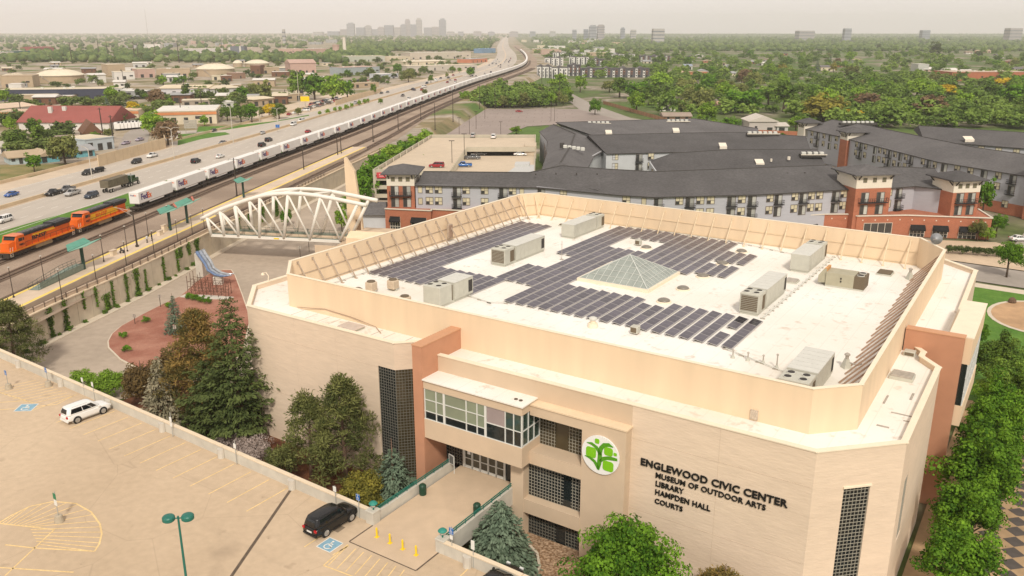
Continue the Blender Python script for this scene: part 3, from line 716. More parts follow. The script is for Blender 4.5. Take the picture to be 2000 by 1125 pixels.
# bay on the right-hand side with its window band
MB().box(30.45, 32.5, 28.5, 41, 10.2, 12.75).build('side_bay', m_stucco, CIV); MB().box(30.4, 32.55, 28.5, 41.1, 12.75, 12.85).build('coping', m_cream, CIV)
MB().box(30.45, 32.5, 28.5, 41, 3.9, 6.0).build('side_bay', m_stucco, CIV)
w = MB().box(30.6, 32.35, 28.5, 40.9, 6.0, 10.2).build('window', m_gdark, CIV)
g = MB()
for k in range(8): g.box(32.33, 32.44, 28.7+k*1.72, 28.8+k*1.72, 6.0, 10.2)
for z in (6.05, 7.4, 8.8, 10.15): g.box(32.33, 32.43, 28.5, 40.9, z-0.05, z+0.05)
g.build('mullions', m_galum, w)
# lattice windows
lattice('lattice_window', (-16.35, 1.12), (-14.2, 1.12), -6.5, 8.55, 0.31, m_gdark, m_lattice_d, 0.06)
lattice('lattice_window', (-14.2, 1.12), (-12.3, 3.02), -6.5, 8.55, 0.31, m_gbrown, m_lattice_d, 0.06)
lattice('lattice_window', (-12.3, 3.1), (-9.9, 3.1), -6.5, 8.55, 0.31, m_gdark, m_lattice_d, 0.06)
c0 = Vector((25.5, 1.0)); cd = Vector((1, 1)).normalized(); cn = Vector((-cd.y, cd.x))
lattice('lattice_window', tuple(c0+cd*2.53+cn*0.2), tuple(c0+cd*4.67+cn*0.2), -6.5, 8.13, 0.305, m_gdark, m_lattice, 0.1)
lattice('lattice_window', (30.45, 8.5), (30.45, 10.7), 1.5, 7.0, 0.31, m_gdark, m_lattice, 0.06)
g = MB(); g.beam((*(c0+cd*2.45-cn*0.04), 8.2), (*(c0+cd*4.75-cn*0.04), 8.2), 0.16, 0.14); g.build('lintel', m_cream, CIV)
# logo bay: piers, spandrels, recessed lattice windows
MB().box(7.07, 11.1, 0.0, 1.0, ZB, 9.36).build('bay_pier', m_bay, CIV)
MB().box(1.95, 7.07, 0.0, 1.0, 8.45, 9.36).build('bay_beam', m_bay, CIV)
MB().box(1.35, 7.07, -0.02, 1.9, 3.8, 5.0).build('bay_spandrel', m_bay, CIV)
MB().box(1.35, 7.07, -0.02, 1.0, -1.25, 0.1).build('bay_spandrel', m_bay, CIV)
MB().box(0.0, 1.35, -0.05, 1.0, ZB, 3.9).build('bay_pier', m_bay, CIV)
MB().box(1.85, 11.2, -0.09, 1.0, 9.36, 9.5).build('coping', m_stucco, CIV)
MB().box(1.9, 7.07, 1.75, 1.95, 8.4, 9.3).build('recess_lintel', m_bay, CIV)
lattice('lattice_window', (1.95, 1.8), (7.05, 1.8), 5.0, 8.45, 0.30, m_gbrown, m_lattice, 0.07, skip=(1.6, 2.9))
lattice('lattice_window', (1.35, 0.92), (7.05, 0.92), 0.1, 3.8, 0.30, m_gdark, m_lattice, 0.07, skip=(3.6, 4.35))
lattice('lattice_window', (1.35, 0.92), (7.05, 0.92), -5.0, -1.25, 0.30, m_gdark, m_lattice_d, 0.07, skip=(2.9, 3.9))
MB().box(7.07, 7.3, 0.9, 1.95, 3.8, 9.3).build('recess_jamb', m_bay, CIV)
# projecting upper storey over the entrance
MB().box(-8.8, 1.95, -1.25, -0.95, 3.85, 5.75).build('upper_panel', m_bay, CIV)
MB().box(-8.8, 1.95, -1.25, -0.95, 8.82, 9.62).build('upper_panel', m_bay, CIV)
MB().box(1.65, 1.95, -0.95, 1.75, 3.85, 5.75).build('upper_panel', m_bay, CIV)
MB().box(1.65, 1.95, -0.95, 1.0, 8.82, 9.62).build('upper_panel', m_bay, CIV)
MB().box(-8.8, 1.65, -0.95, 4.0, 3.9, 4.3).build('soffit', m_bay, CIV)
MB().box(-8.8, 2.12, -1.42, 1.0, 9.62, 9.74).build('ledge_roof', m_membrane, CIV)
for a, b in ((0.75, -0.35), (1.25, -0.35)): MB().cyl((a, b), 0.17, 9.74, 9.80, 10).build('roof_drain', m_dark, CIV)
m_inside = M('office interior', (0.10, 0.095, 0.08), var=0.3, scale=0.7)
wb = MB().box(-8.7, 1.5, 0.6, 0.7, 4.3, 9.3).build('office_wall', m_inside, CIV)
WIN = MB().box(-8.8, 1.9, -1.22, -1.0, 5.7, 5.8).build('window_band', m_galum, CIV)
cols = [-8.72, -7.4, -6.5, -4.0, -2.82, -1.92, 0.18, 1.05, 1.85]
for i in range(8):
 for j, (z0, z1) in enumerate(((5.8, 6.55), (6.55, 7.7), (7.7, 8.8))):
  mt = m_gdark if j == 0 else (m_blind if i < 5 else (m_blind2 if i == 5 and j == 2 else m_gdark))
  if i >= 5: z0, z1 = ((5.8, 6.2), (6.2, 7.2), (7.2, 8.8))[j]
  if i >= 5 and j == 2 and i > 5: mt = M('green tinted pane', (0.03, 0.055, 0.042), rough=0.05, spec=0.6, var=0.2)
  MB().quad((cols[i], -1.12, z0), (cols[i+1], -1.12, z0), (cols[i+1], -1.12, z1), (cols[i], -1.12, z1)).build('pane', mt, WIN)
for i in range(3):
 b0, b1 = -1.0+i*0.93, -1.0+(i+1)*0.93
 for z0, z1 in ((5.8, 7.2), (7.2, 8.8)):
  MB().quad((1.8, b0, z0), (1.8, b1, z0), (1.8, b1, z1), (1.8, b0, z1)).build('pane', MATS.get('green tinted pane', m_gdark), WIN)
g = MB()
for i, c in enumerate(cols):
 w = 0.11 if i in (2, 5) else 0.045
 g.box(c-w, c+w, -1.2, -1.06, 5.8, 8.82)
g.box(-8.8, -1.9, -1.19, -1.06, 6.52, 6.58).box(-8.8, -1.9, -1.19, -1.06, 7.67, 7.73).box(-1.9, 1.9, -1.19, -1.06, 7.17, 7.24).box(-8.8, 1.9, -1.19, -1.06, 8.75, 8.82)
for k in range(4): g.box(1.76, 1.9, -1.03+k*0.93, -0.97+k*0.93, 5.8, 8.82)
g.box(1.76, 1.89, -1.0, 1.75, 7.17, 7.24).box(1.76, 1.89, -1.0, 1.75, 5.76, 5.82)
g.build('mullions', m_galum, WIN)
# entrance doors
ENT = MB().box(-8.8, 0.0, 1.98, 2.1, 0, 3.9).build('entrance_glazing', m_gdark, CIV)
for k in range(5):
 a0 = -6.55+k*0.92
 d = MB().box(a0, a0+0.06, 1.86, 1.95, 0.02, 2.5).box(a0+0.80, a0+0.86, 1.86, 1.95, 0.02, 2.5).box(a0, a0+0.86, 1.86, 1.95, 0.02, 0.28).box(a0, a0+0.86, 1.86, 1.95, 2.4, 2.5).box(a0, a0+0.86, 1.87, 1.94, 1.0, 1.07).build('door', m_galum, ENT)
 MB().quad((a0+0.06, 1.92, 0.2), (a0+0.8, 1.92, 0.2), (a0+0.8, 1.92, 2.45), (a0+0.06, 1.92, 2.45)).build('pane', glass_mat('door glass', (0.06, 0.055, 0.04)), d)
MB().box(-6.75, -6.55, 1.84, 1.98, 0, 3.9).box(-1.97, -1.85, 1.84, 1.98, 0, 3.9).box(-6.75, -1.85, 1.84, 1.98, 2.5, 2.75).build('door_frame', m_galum, ENT)
MB().box(-6.2, -5.85, 1.84, 1.86, 1.5, 1.85).build('notice', M('white notice', (0.8, 0.8, 0.78)), ENT)
g = MB()
for k in range(7): g.box(-8.75+k*0.31, -8.71+k*0.31, 1.9, 1.95, 0, 3.9)
for k in range(12): g.box(-8.8, -6.75, 1.9, 1.95, 0.15+k*0.31, 0.19+k*0.31)
g.build('side_lattice', m_lattice_d, ENT)
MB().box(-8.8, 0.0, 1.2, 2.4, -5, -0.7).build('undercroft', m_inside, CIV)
# round emblem: white disc with a green tree
EMB = MB().loft([[(8.9+1.72*math.cos(t), -0.16 + k*0.14, 6.7+1.72*math.sin(t)) for t in np.linspace(0, 2*math.pi, 41)[:-1]] for k in (1, 0)], True).build('round_emblem', M('white sign disc', (0.80, 0.79, 0.76), rough=0.5, var=0.02), CIV)
m_leafgreen = M('bright green sign panel', (0.20, 0.52, 0.012), rough=0.5, var=0.02)
m_stemgreen = M('leaf green sign panel', (0.085, 0.30, 0.012), rough=0.5, var=0.02)
def emb(pts, mat, name='emblem_piece', dep=0.03):
 # photo crop coordinates (centre 1620, 725; one unit is one metre / 92 px) measured on the slanted disc, straightened to the wall
 poly = [(8.9+x*1.13, -0.165, 6.72+z*1.13) for x, z in pts]
 MB().extrude(poly, (0, -dep, 0)).build(name, mat, EMB)
def curve(pts, w, mat):
 """tapering stroke of the emblem"""
 L, Rr = [], []
 for k, (x, z) in enumerate(pts):
  x0, z0 = pts[max(k-1, 0)]; x1, z1 = pts[min(k+1, len(pts)-1)]
  d = math.hypot(x1-x0, z1-z0) or 1; nx, nz = -(z1-z0)/d, (x1-x0)/d
  h = w[k] if isinstance(w, list) else w
  L.append((x+nx*h/2, z+nz*h/2)); Rr.append((x-nx*h/2, z-nz*h/2))
 emb(L+Rr[::-1], mat)
curve([(-0.12, -1.22), (-0.06, -0.7), (-0.02, -0.2), (-0.02, 0.25), (0.06, 0.6), (0.3, 0.9), (0.68, 1.02), (1.02, 0.92)], [0.16, 0.34, 0.34, 0.33, 0.33, 0.33, 0.28, 0.06], m_stemgreen)
curve([(-1.12, 0.72), (-0.72, 0.74), (-0.32, 0.55), (-0.06, 0.22), (-0.02, 0.0)], [0.04, 0.22, 0.26, 0.28, 0.26], m_stemgreen)
curve([(-1.25, -0.38), (-0.85, -0.42), (-0.45, -0.62), (-0.2, -0.95), (-0.12, -1.15)], [0.05, 0.2, 0.24, 0.26, 0.2], m_stemgreen)
curve([(0.02, -0.5), (0.25, -0.2), (0.6, -0.06), (1.0, 0.0), (1.38, 0.02)], [0.2, 0.28, 0.28, 0.27, 0.2], m_stemgreen)
def rsq(cx, cz, w, h, r):
 p = []
 for sx, sz, a0 in ((1, 1, 0), (-1, 1, 90), (-1, -1, 180), (1, -1, 270)):
  for k in range(4):
   t = R(a0+k*30); p.append((cx+sx*(w/2-r)+r*math.cos(t), cz+sz*(h/2-r)+r*math.sin(t)))
 return p
emb(rsq(-0.75, 0.03, 0.82, 0.84, 0.2), m_leafgreen); emb(rsq(0.66, 0.47, 0.70, 0.66, 0.18), m_leafgreen)
emb(rsq(0.67, -0.70, 0.86, 0.80, 0.2), m_leafgreen); emb(rsq(1.2, 0.4, 0.26, 0.25, 0.07), m_leafgreen); emb(rsq(-0.28, 1.05, 0.36, 0.38, 0.1), m_leafgreen)
# wall lettering
m_letter = M('black letters', (0.012, 0.011, 0.010), rough=0.5, var=0.0)
def wall_text(body, a0, a1, z0, z1, bold):
 me = text_mesh(body, 1.0, 0.08, bold, 1.06)
 xs_ = [v.co.x for v in me.vertices]; ys_ = [v.co.y for v in me.vertices]
 for v in me.vertices:
  x, y, zz = v.co
  v.co = (a0+(x-min(xs_))/(max(xs_)-min(xs_))*(a1-a0), 0.93-zz, z0+(y-min(ys_))/(max(ys_)-min(ys_))*(z1-z0))
 me.materials.append(m_letter); inst('lettering', me, CIV)
wall_text('ENGLEWOOD CIVIC CENTER', 12.05, 23.9, 6.28, 6.93, 0.03)
wall_text('MUSEUM OF OUTDOOR ARTS', 13.4, 22.33, 5.53, 6.02, 0.02)
wall_text('LIBRARY', 13.44, 15.85, 4.79, 5.28, 0.02)
wall_text('HAMPDEN HALL', 13.44, 18.1, 4.02, 4.51, 0.02)
wall_text('COURTS', 13.44, 15.85, 3.22, 3.68, 0.02)
MB().box(19.5, 20.1, 4.48, 4.6, 10.95, 11.75).build('wall_vent', M('vent grille', (0.5, 0.42, 0.33), var=0.3, scale=9), CIV)
# sagging cable and hatch patches on the terraces
g = MB(); g.tube([(-31, 4.3, 11.05), (-27, 4.5, 11.5), (-23, 4.45, 11.35), (-19.5, 4.3, 11.0), (-18, 3.4, 10.9)], 0.04, 5); g.build('cable', m_strut3, CIV)
for k in range(9):
 a = -30+k*1.9+rnd.uniform(-.4, .4)
 MB().box(a, a+rnd.uniform(0.05, 0.12), 1.5, 4.4, ZR+0.004, ZR+0.02).build('roof_seam', M('seam tape', (0.52, 0.47, 0.40), var=0.1), CIV)
m_lead = M('lead grey flashing', (0.40, 0.36, 0.31), var=0.2, scale=3)
for a, b, w, l in ((27.6, 13.6, 0.15, 1.9), (28.5, 12.1, 1.6, 0.15), (29.3, 15.6, 0.18, 1.5), (28.0, 9.0, 0.9, 0.2), (26.9, 4.2, 1.3, 0.16), (29.6, 11.0, 0.5, 0.14)):
 MB().box(a, a+w, b, b+l, ZR+0.004, ZR+0.05).build('flashing', m_lead, CIV)
# ================================================================== things on the roof
def roof_thing(name, a, b, label, cat, group=None, rz=0.0, z=ZR):
 return empty(name, XY(a, b, z), -PHI+rz, label, cat, group)
m_hvac = M('galvanised panel', (0.50, 0.49, 0.42), rough=0.55, var=0.05, scale=1.5, var2=0.05, scale2=0.4, spec=0.3)
m_hvac2 = M('galvanised lid', (0.60, 0.595, 0.54), rough=0.5, var=0.05, scale=1.5)
m_louv = M('brown condenser coil', (0.15, 0.115, 0.075), var=0.35, scale=14)
m_fan = M('fan well', (0.05, 0.045, 0.04), var=0.2)
m_rust = M('rusty hood', (0.58, 0.30, 0.12), var=0.2, scale=2)
m_hvac3 = M('olive grey panel', (0.40, 0.37, 0.27), var=0.08, scale=1.0)
def fans(t, spots, z, r=0.36):
 for x, y in spots:
  f = MB().cyl((x, y), r, z-0.05, z+0.09, 14).build('fan', m_hvac2, t)
  MB().cyl((x, y), r*0.86, z+0.08, z+0.10, 14).build('fan_grille', m_fan, f)
def hvac(a0, a1, b0, b1, h, label, front_fans=True, coil=True):
 """long rooftop unit lying along b: ribbed casing, fan deck and coil at one end"""
 w, L = a1-a0, b1-b0
 t = roof_thing('rooftop_air_unit', (a0+a1)/2, b0, label, 'air handler', 'rooftop air units')
 MB().box(-w/2+0.1, w/2-0.1, 0.1, L-0.1, 0, 0.3).build('curb', m_hvac, t)
 fl = 2.2
 f0, f1 = (0, fl) if front_fans else (L-fl, L)
 c0, c1 = (fl+0.45, L) if front_fans else (0, L-fl-0.45)
 MB().bevbox(-w/2, w/2, f0, f1, 0.3, h+0.05, 0.04).build('condenser', m_hvac, t)
 MB().box(-w/2+0.25, w/2-0.25, min(f1, c1) if front_fans else c1, c0 if front_fans else f0, 0.3, h-0.25).build('coupling', m_louv, t)
 MB().box(-w/2, w/2, c0, c1, 0.3, h).build('casing', m_hvac, t)
 n = max(4, int((c1-c0)/0.95))
 for k in range(n):
  y0, y1 = c0+(c1-c0)*k/n, c0+(c1-c0)*(k+1)/n
  MB().box(-w/2-0.03, w/2+0.03, y0+0.02, y1-0.03, h, h+0.06).build('lid_panel', m_hvac2, t)
  for sx in (-1, 1): MB().box(sx*(w/2)-0.02, sx*(w/2)+0.02, y0+0.03, y1-0.03, 0.36, h-0.05).build('side_panel', m_hvac, t)
 fans(t, [(sx*w/4, f0+fl*q) for sx in (-1, 1) for q in (0.27, 0.73)], h+0.05)
 if coil:
  yy = f0-0.012 if front_fans else f1+0.012
  MB().box(-w/2+0.15, w/2-0.15, min(yy, yy+0.02), max(yy, yy+0.02), 0.45, h-0.15).build('coil', m_louv, t)
  MB().box(w/2, w/2+0.025, f0+1.25, f1-0.1, 0.45, h-0.3).build('coil', m_louv, t)
  g = MB()
  for k in range(9): g.box(-w/2+0.15, w/2-0.15, yy-0.03, yy-0.01, 0.5+k*(h-0.75)/8, 0.53+k*(h-0.75)/8)
  g.build('coil_guard', m_hvac, t)
 ye = c1 if front_fans else c0
 MB().box(w/2, w/2+0.03, (L-0.9) if front_fans else 0.2, (L-0.15) if front_fans else 0.9, 0.6, h-0.3).build('louvre', m_fan if front_fans else m_hvac, t)
 return t
hvac(-23.7, -21.55, 49.4, 59.0, 2.1, 'long grey rooftop air unit nearest the far corner of the screen wall', False)
hvac(-23.7, -21.5, 31.1, 41.0, 2.25, 'grey rooftop air unit beside the long left solar array, coil facing front')
hvac(-20.3, -17.95, 13.0, 19.2, 2.3, 'ribbed grey air unit with paired side louvres near the front screen wall', True, False)
hvac(10.0, 12.1, 29.6, 39.8, 2.35, 'grey rooftop air unit with four fans and a large brown coil, right of the skylight')
hvac(9.8, 12.1, 49.6, 58.6, 2.3, 'grey ribbed rooftop air unit against the back screen wall', False)
hvac(20.2, 22.7, 8.9, 17.4, 2.2, 'grey air unit with four fans tucked into the front right corner')
t = roof_thing('rooftop_air_unit', 15.2, 45.3, 'olive grey rooftop unit with a rusty orange intake hood', 'air handler', 'rooftop air units')
MB().box(0, 4.3, 0, 2.5, 0, 0.2).build('curb', m_hvac, t); MB().bevbox(0, 3.2, 0, 2.5, 0.2, 1.75, 0.03).build('casing', m_hvac3, t); MB().bevbox(3.2, 4.4, 0.0, 2.5, 0.2, 1.7, 0.03).build('condenser', m_louv, t)
MB().extrude([(0, 0.2, 0.4), (-0.9, 0.2, 0.3), (-0.9, 0.2, 1.2), (-0.3, 0.2, 2.1), (0, 0.2, 2.1)], (0, 2.1, 0)).build('hood', m_hvac3, t); MB().extrude([(0.02, 0.25, 1.7), (0.02, 0.25, 2.12), (-0.25, 0.25, 2.14), (-0.3, 0.25, 1.9)], (0, 2.0, 0)).build('rusty_edge', m_rust, t)
fans(t, [(3.8, 0.65), (3.8, 1.85)], 1.7, 0.42)
for z in (0.85, 1.2): MB().cyl((1.75, -0.0), 0.09, z-0.09, z+0.09, 8).build('port', m_fan, t)
# small condensers at the left
for i, (a, b, lab) in enumerate(((-28.6, 13.6, 'small round-topped condenser, left one of the pair by the left array'), (-27.0, 15.6, 'small round-topped condenser, right one of the pair by the left array'),
        (-21.6, 11.4, 'small condenser beside the ribbed unit at the front screen wall'))):
 t = roof_thing('condenser_unit', a, b, lab, 'condenser', 'small roof condensers')
 MB().bevbox(-0.55, 0.55, -0.55, 0.55, 0.25, 1.25, 0.12).build('casing', M('beige condenser', (0.52, 0.42, 0.31), var=0.1), t)
 MB().box(-0.6, 0.6, -0.1, 0.1, 0, 0.25).build('feet', m_hvac, t); MB().cyl((0, 0), 0.48, 1.25, 1.36, 14).build('fan_guard', m_louv, t)
t = roof_thing('roof_curb', -30.3, 13.1, 'low brown vent curb left of the paired condensers', 'vent'); MB().lathe((0, 0, 0), [(0.6, 0), (0.6, 0.15), (0.35, 0.35), (0.05, 0.42)], 12).build('cowl', m_louv, t)
# pyramid skylight
t = roof_thing('pyramid_skylight', -6.0, 35.65, 'glass pyramid skylight in the middle of the solar panels', 'skylight')
HB, ZA = 4.5, 2.55
MB().box(-HB-0.25, HB+0.25, -HB-0.25, HB+0.25, 0, 0.38).build('kerb', m_cream, t)
m_sky_g = M('green tinted skylight glass', (0.29, 0.32, 0.29), rough=0.12, spec=0.5, var=0.18, scale=0.7)
m_sky_b = M('pale skylight bars', (0.56, 0.58, 0.54), rough=0.5, var=0.03)
for q in range(4):
 ca, sa = math.cos(q*math.pi/2), math.sin(q*math.pi/2)
 rot = lambda x, y, z: (x*ca-y*sa, x*sa+y*ca, z)
 nrow = 5
 def pt(i, j, lift=0.0):                          # i along the base in units of a pane, j rows up
  f = j/nrow; y = -HB*(1-f); x = i*HB/nrow
  return rot(x, y-lift*0.5, 0.38+ZA*f+lift)
 g = MB()
 for j in range(nrow):
  lo, hi = nrow-j, nrow-j-1
  for i in range(-lo, lo):
   a, b = max(-hi, min(hi, i)), max(-hi, min(hi, i+1))
   poly = [pt(i, j), pt(i+1, j)] + ([pt(b, j+1)] if True else [])
   if a != b: poly.append(pt(a, j+1))
   MB().add(poly, [tuple(range(len(poly)))]).build('pane', m_sky_g, t)
  g.beam(pt(-lo, j, 0.03), pt(lo, j, 0.03), 0.055, 0.05)
  for i in range(-hi, hi+1): g.beam(pt(i, j, 0.03), pt(i, j+1, 0.03), 0.055, 0.05)
 g.beam(pt(-nrow, 0, 0.04), pt(0, nrow, 0.04), 0.1, 0.07)
 g.build('glazing_bars', m_sky_b, t)
# solar arrays
m_pv = M('solar cells', (0.085, 0.077, 0.095), rough=0.3, spec=0.5, var=0.12, scale=0.8, obj_rand=0.2)
m_pvf = M('panel frame', (0.44, 0.42, 0.41), rough=0.4, metal=0.3, var=0.05)
PLN, PWD = 1.83, 1.06
pv = MB(); tl = R(9)
def pvp(x, y, dz=0.0): return (x*math.cos(tl), y, 0.14+x*math.sin(-tl)+0.30*0+dz+0.17)
pv.add([pvp(0, 0), pvp(PWD, 0), pvp(PWD, PLN), pvp(0, PLN)], [(0, 1, 2, 3)], 1)
e = 0.035; mid = PLN/2
pv.add([pvp(e, e, .004), pvp(PWD-e, e, .004), pvp(PWD-e, mid-e/3, .004), pvp(e, mid-e/3, .004)], [(0, 1, 2, 3)], 0)
pv.add([pvp(e, mid+e/3, .004), pvp(PWD-e, mid+e/3, .004), pvp(PWD-e, PLN-e, .004), pvp(e, PLN-e, .004)], [(0, 1, 2, 3)], 0)
for (x0, y0), (x1, y1) in (((0, 0), (PWD, 0)), ((PWD, 0), (PWD, PLN)), ((PWD, PLN), (0, PLN)), ((0, PLN), (0, 0))):
 pv.add([pvp(x0, y0, -.05), pvp(x1, y1, -.05), pvp(x1, y1), pvp(x0, y0)], [(0, 1, 2, 3)], 1)
pv_me = pv.mesh('panel'); pv_me.materials.append(m_pv); pv_me.materials.append(m_pvf)
m_pvdark = M('darker solar cells', (0.018, 0.019, 0.03), rough=0.2, spec=0.5, var=0.1)
pv_me2 = pv_me.copy(); pv_me2.materials[0] = m_pvdark
def solar(label, rows, dark=()):
 a_, b_ = rows[0][0], rows[0][1]
 t = roof_thing('solar_array', a_, b_, label, 'solar array', 'roof solar arrays')
 g = MB()
 for a, b0, b1 in rows:
  n = max(1, round((b1-b0)/(PLN+0.03))); st = (b1-b0)/n
  for k in range(n):
   isd = (a, k) in dark
   o = inst('panel', pv_me2 if isd else pv_me, t, (a-a_, b0+k*st-b_, 0))
   o.scale = (1, (st-0.03)/PLN, 1)
  for xx in (0.1, 0.95): g.box(a-a_+xx, a-a_+xx+0.06, b0-b_-0.1, b1-b_+0.1, 0.0, 0.12)
  g.box(a-a_+0.98, a-a_+1.04, b0-b_, b1-b_, 0.0, 0.16)
 g.build('racking', m_pvf, t)
solar('long solar array of four rows beside the left screen wall', [(-34.0+1.5*k, 19.0, 54.6) for k in range(4)])
solar('solar array of seven short rows behind the ribbed air unit', [(-28.0+1.5*k, 18.8, 26.1) for k in range(7)])
ka = lambda k: -19.4+1.5*k
solar('small solar block of two short rows between two air units', [(ka(0), 26.0, 33.5), (ka(1), 25.9, 33.4)])
solar('solar array along the left of the pyramid skylight reaching the back wall', [(ka(0), 40.6, 60.0), (ka(1), 40.5, 60.1), (ka(2), 25.8, 60.2), (ka(3), 25.6, 47.6), (ka(4), 18.8, 47.6), (ka(5), 18.8, 47.6), (ka(6), 41.0, 47.6)])
solar('strip of four short dark solar rows against the back wall', [(ka(k), 54.4, 60.5) for k in (3, 4, 5, 6)])
solar('large solar array behind the pyramid skylight', [(ka(k), 41.0, 59.9) for k in range(7, 12)]+[(ka(12), 40.5, 59.6)])
solar('front solar array between the skylight and the front wall', [(ka(k), 18.8, 28.3) for k in range(6, 13)]+[(ka(13), 18.9, 26.6), (ka(14), 18.9, 26.6)]+[(ka(k), 18.7, 28.2) for k in range(15, 20)]+[(ka(21), 18.5, 28.1)], dark=((ka(21), 4),))
solar('lone pair of solar panels nearest the front, in a broken row', [(ka(20), 18.6, 22.3)])
solar('lone pair of solar panels, the upper one almost black', [(ka(20), 24.2, 28.0)], dark=((ka(20), 1),))
solar('three short solar rows nearest the round domes, right of the skylight', [(ka(k), 41.7, 47.0) for k in (13, 14, 15)])
solar('three short solar rows farthest right by the back wall', [(ka(k), 48.7, 54.3) for k in (13, 14, 15)])
# dome skylights, hatches, vents, stands
m_dome = M('smoked dome', (0.20, 0.18, 0.15), rough=0.3, spec=0.5, var=0.1)
for a, b, lab in ((1.55, 34.6, 'smoked dome skylight right of the pyramid corner'), (1.6, 28.9, 'smoked dome skylight just behind the front solar array'), (1.5, 41.0, 'smoked dome skylight in front of the three short rows'),
   (1.5, 48.0, 'smoked dome skylight between the two groups of short rows'), (1.5, 55.6, 'smoked dome skylight nearest the back wall'), (-10.4, 50.3, 'rounded dome vent in the gap of the solar array')):
 t = roof_thing('dome_skylight', a, b, lab, 'skylight', 'round dome skylights')
 MB().lathe((0, 0, 0), [(0.85, 0), (0.85, 0.12), (0.75, 0.16)], 18).build('ring', m_cream, t); MB().lathe((0, 0, 0.14), [(0.74, 0), (0.66, 0.16), (0.45, 0.27), (0.2, 0.33), (0, 0.34)], 18).build('dome', m_dome, t, smooth=True)
for a, b, w, l, lab in ((11.4, 44.9, 1.3, 1.5, 'grey roof hatch between the two right-hand air units'), (20.2, 55.0, 1.6, 2.0, 'dark square roof hatch by the far right corner'), (-26.6, 56.6, 2.6, 1.4, 'dark mat-like vent near the back left corner'),
     (-18.2, 16.0, 1.5, 1.3, None)):
 if lab is None: continue
 t = roof_thing('roof_hatch', a, b, lab, 'hatch', 'roof hatches'); MB().box(-w/2-0.1, w/2+0.1, -l/2-0.1, l/2+0.1, 0, 0.18).build('curb', m_hvac, t); MB().bevbox(-w/2, w/2, -l/2, l/2, 0.18, 0.32, 0.05).build('lid', m_lead if 'grey' in lab else m_louv, t)
for i, (a, b, lab) in enumerate(((-1.1, 17.0, 'cream mushroom vent standing in front of the solar array'), (-12.1, 51.3, 'small square vent box in the gap of the solar array'), (3.4, 17.6, 'small box fan with a side grille at the front edge of the panels'),
        (23.2, 54.0, 'pointed grey vent stack near the far right wall'), (23.3, 19.9, 'grey vent cowl with a side arm near the right wall'))):
 t = roof_thing('roof_vent', a, b, lab, 'vent', 'small roof vents')
 if i == 0: MB().cyl((0, 0), 0.55, 0, 0.45, 14, 0.5).build('base', m_cream, t); MB().cyl((0, 0), 0.28, 0.45, 0.85, 12).build('neck', m_cream, t); MB().lathe((0, 0, 0.85), [(0.42, 0), (0.42, 0.18), (0.2, 0.28)], 14).build('cap', m_hvac2, t)
 elif i in (1, 2): MB().bevbox(-0.4, 0.4, -0.4, 0.4, 0.15, 0.85, 0.05).build('casing', m_hvac, t); MB().box(-0.3, 0.3, -0.43, -0.40, 0.25, 0.75).build('grille', m_louv, t); MB().box(-0.35, 0.35, -0.1, 0.1, 0, 0.15).build('feet', m_strut3, t)
 else: MB().cyl((0, 0), 0.5, 0, 0.9, 4, 0.22).build('cone', m_hvac, t); MB().cyl((0, 0), 0.16, 0.9, 1.25, 8).build('pipe', m_lead, t); MB().lathe((0, 0, 1.25), [(0.26, 0), (0.26, 0.1), (0.05, 0.25)], 10).build('cap', m_lead, t)
 if i == 4: MB().tube([(0.2, 0, 0.6), (1.0, 0, 0.45), (1.3, 0, 0.7)], 0.07, 6).build('arm', m_lead, t)
for i in range(4):
 t = roof_thing('pipe_cone', 13.9+1.55*i*0.9, 16.6+0.1*i-(0.6 if i == 3 else 0), ['first', 'second', 'third', 'tall last'][i]+' little pipe cone in the line toward the corner air unit', 'vent', 'pipe cones')
 MB().cyl((0, 0), 0.22, 0, 0.35, 10, 0.08).build('flashing', m_hvac, t); MB().cyl((0, 0), 0.06, 0.35, 0.75 if i < 3 else 1.3, 8).build('pipe', m_lead, t); MB().lathe((0, 0, 0.75 if i < 3 else 1.3), [(0.13, 0), (0.1, 0.08), (0.02, 0.15)], 8).build('cap', m_lead, t)
# conduit runs with blocks
def conduit(label, pts, r=0.05):
 t = roof_thing('roof_conduit', pts[0][0], pts[0][1], label, 'conduit')
 loc = [(a-pts[0][0], b-pts[0][1], 0.16) for a, b in pts]
 MB().tube(loc, r, 6).build('pipe', m_hvac2, t)
 for (p, q) in zip(loc[:-1], loc[1:]):
  n = max(1, int((Vector(q)-Vector(p)).length/1.6))
  for k in range(n+1):
   c = Vector(p).lerp(Vector(q), k/n); MB().box(c.x-0.25, c.x+0.25, c.y-0.07, c.y+0.07, 0, 0.1).build('block', m_lead, t)
conduit('pipe run along the right-hand air units', [(12.75, 29.2), (12.85, 59.8)], 0.09)
conduit('pipe run along the back solar rows', [(-18, 60.9), (-2, 60.7), (9.6, 57.5)])
conduit('thin conduit from the ribbed unit to the front array', [(-17.8, 18.3), (-14.6, 17.6), (-12.9, 18.5)])
conduit('thin conduit behind the corner air unit', [(12.6, 18.3), (19.9, 15.2)])
conduit('thin conduit along the left screen wall', [(-34.6, 12.0), (-35.0, 58.0)])
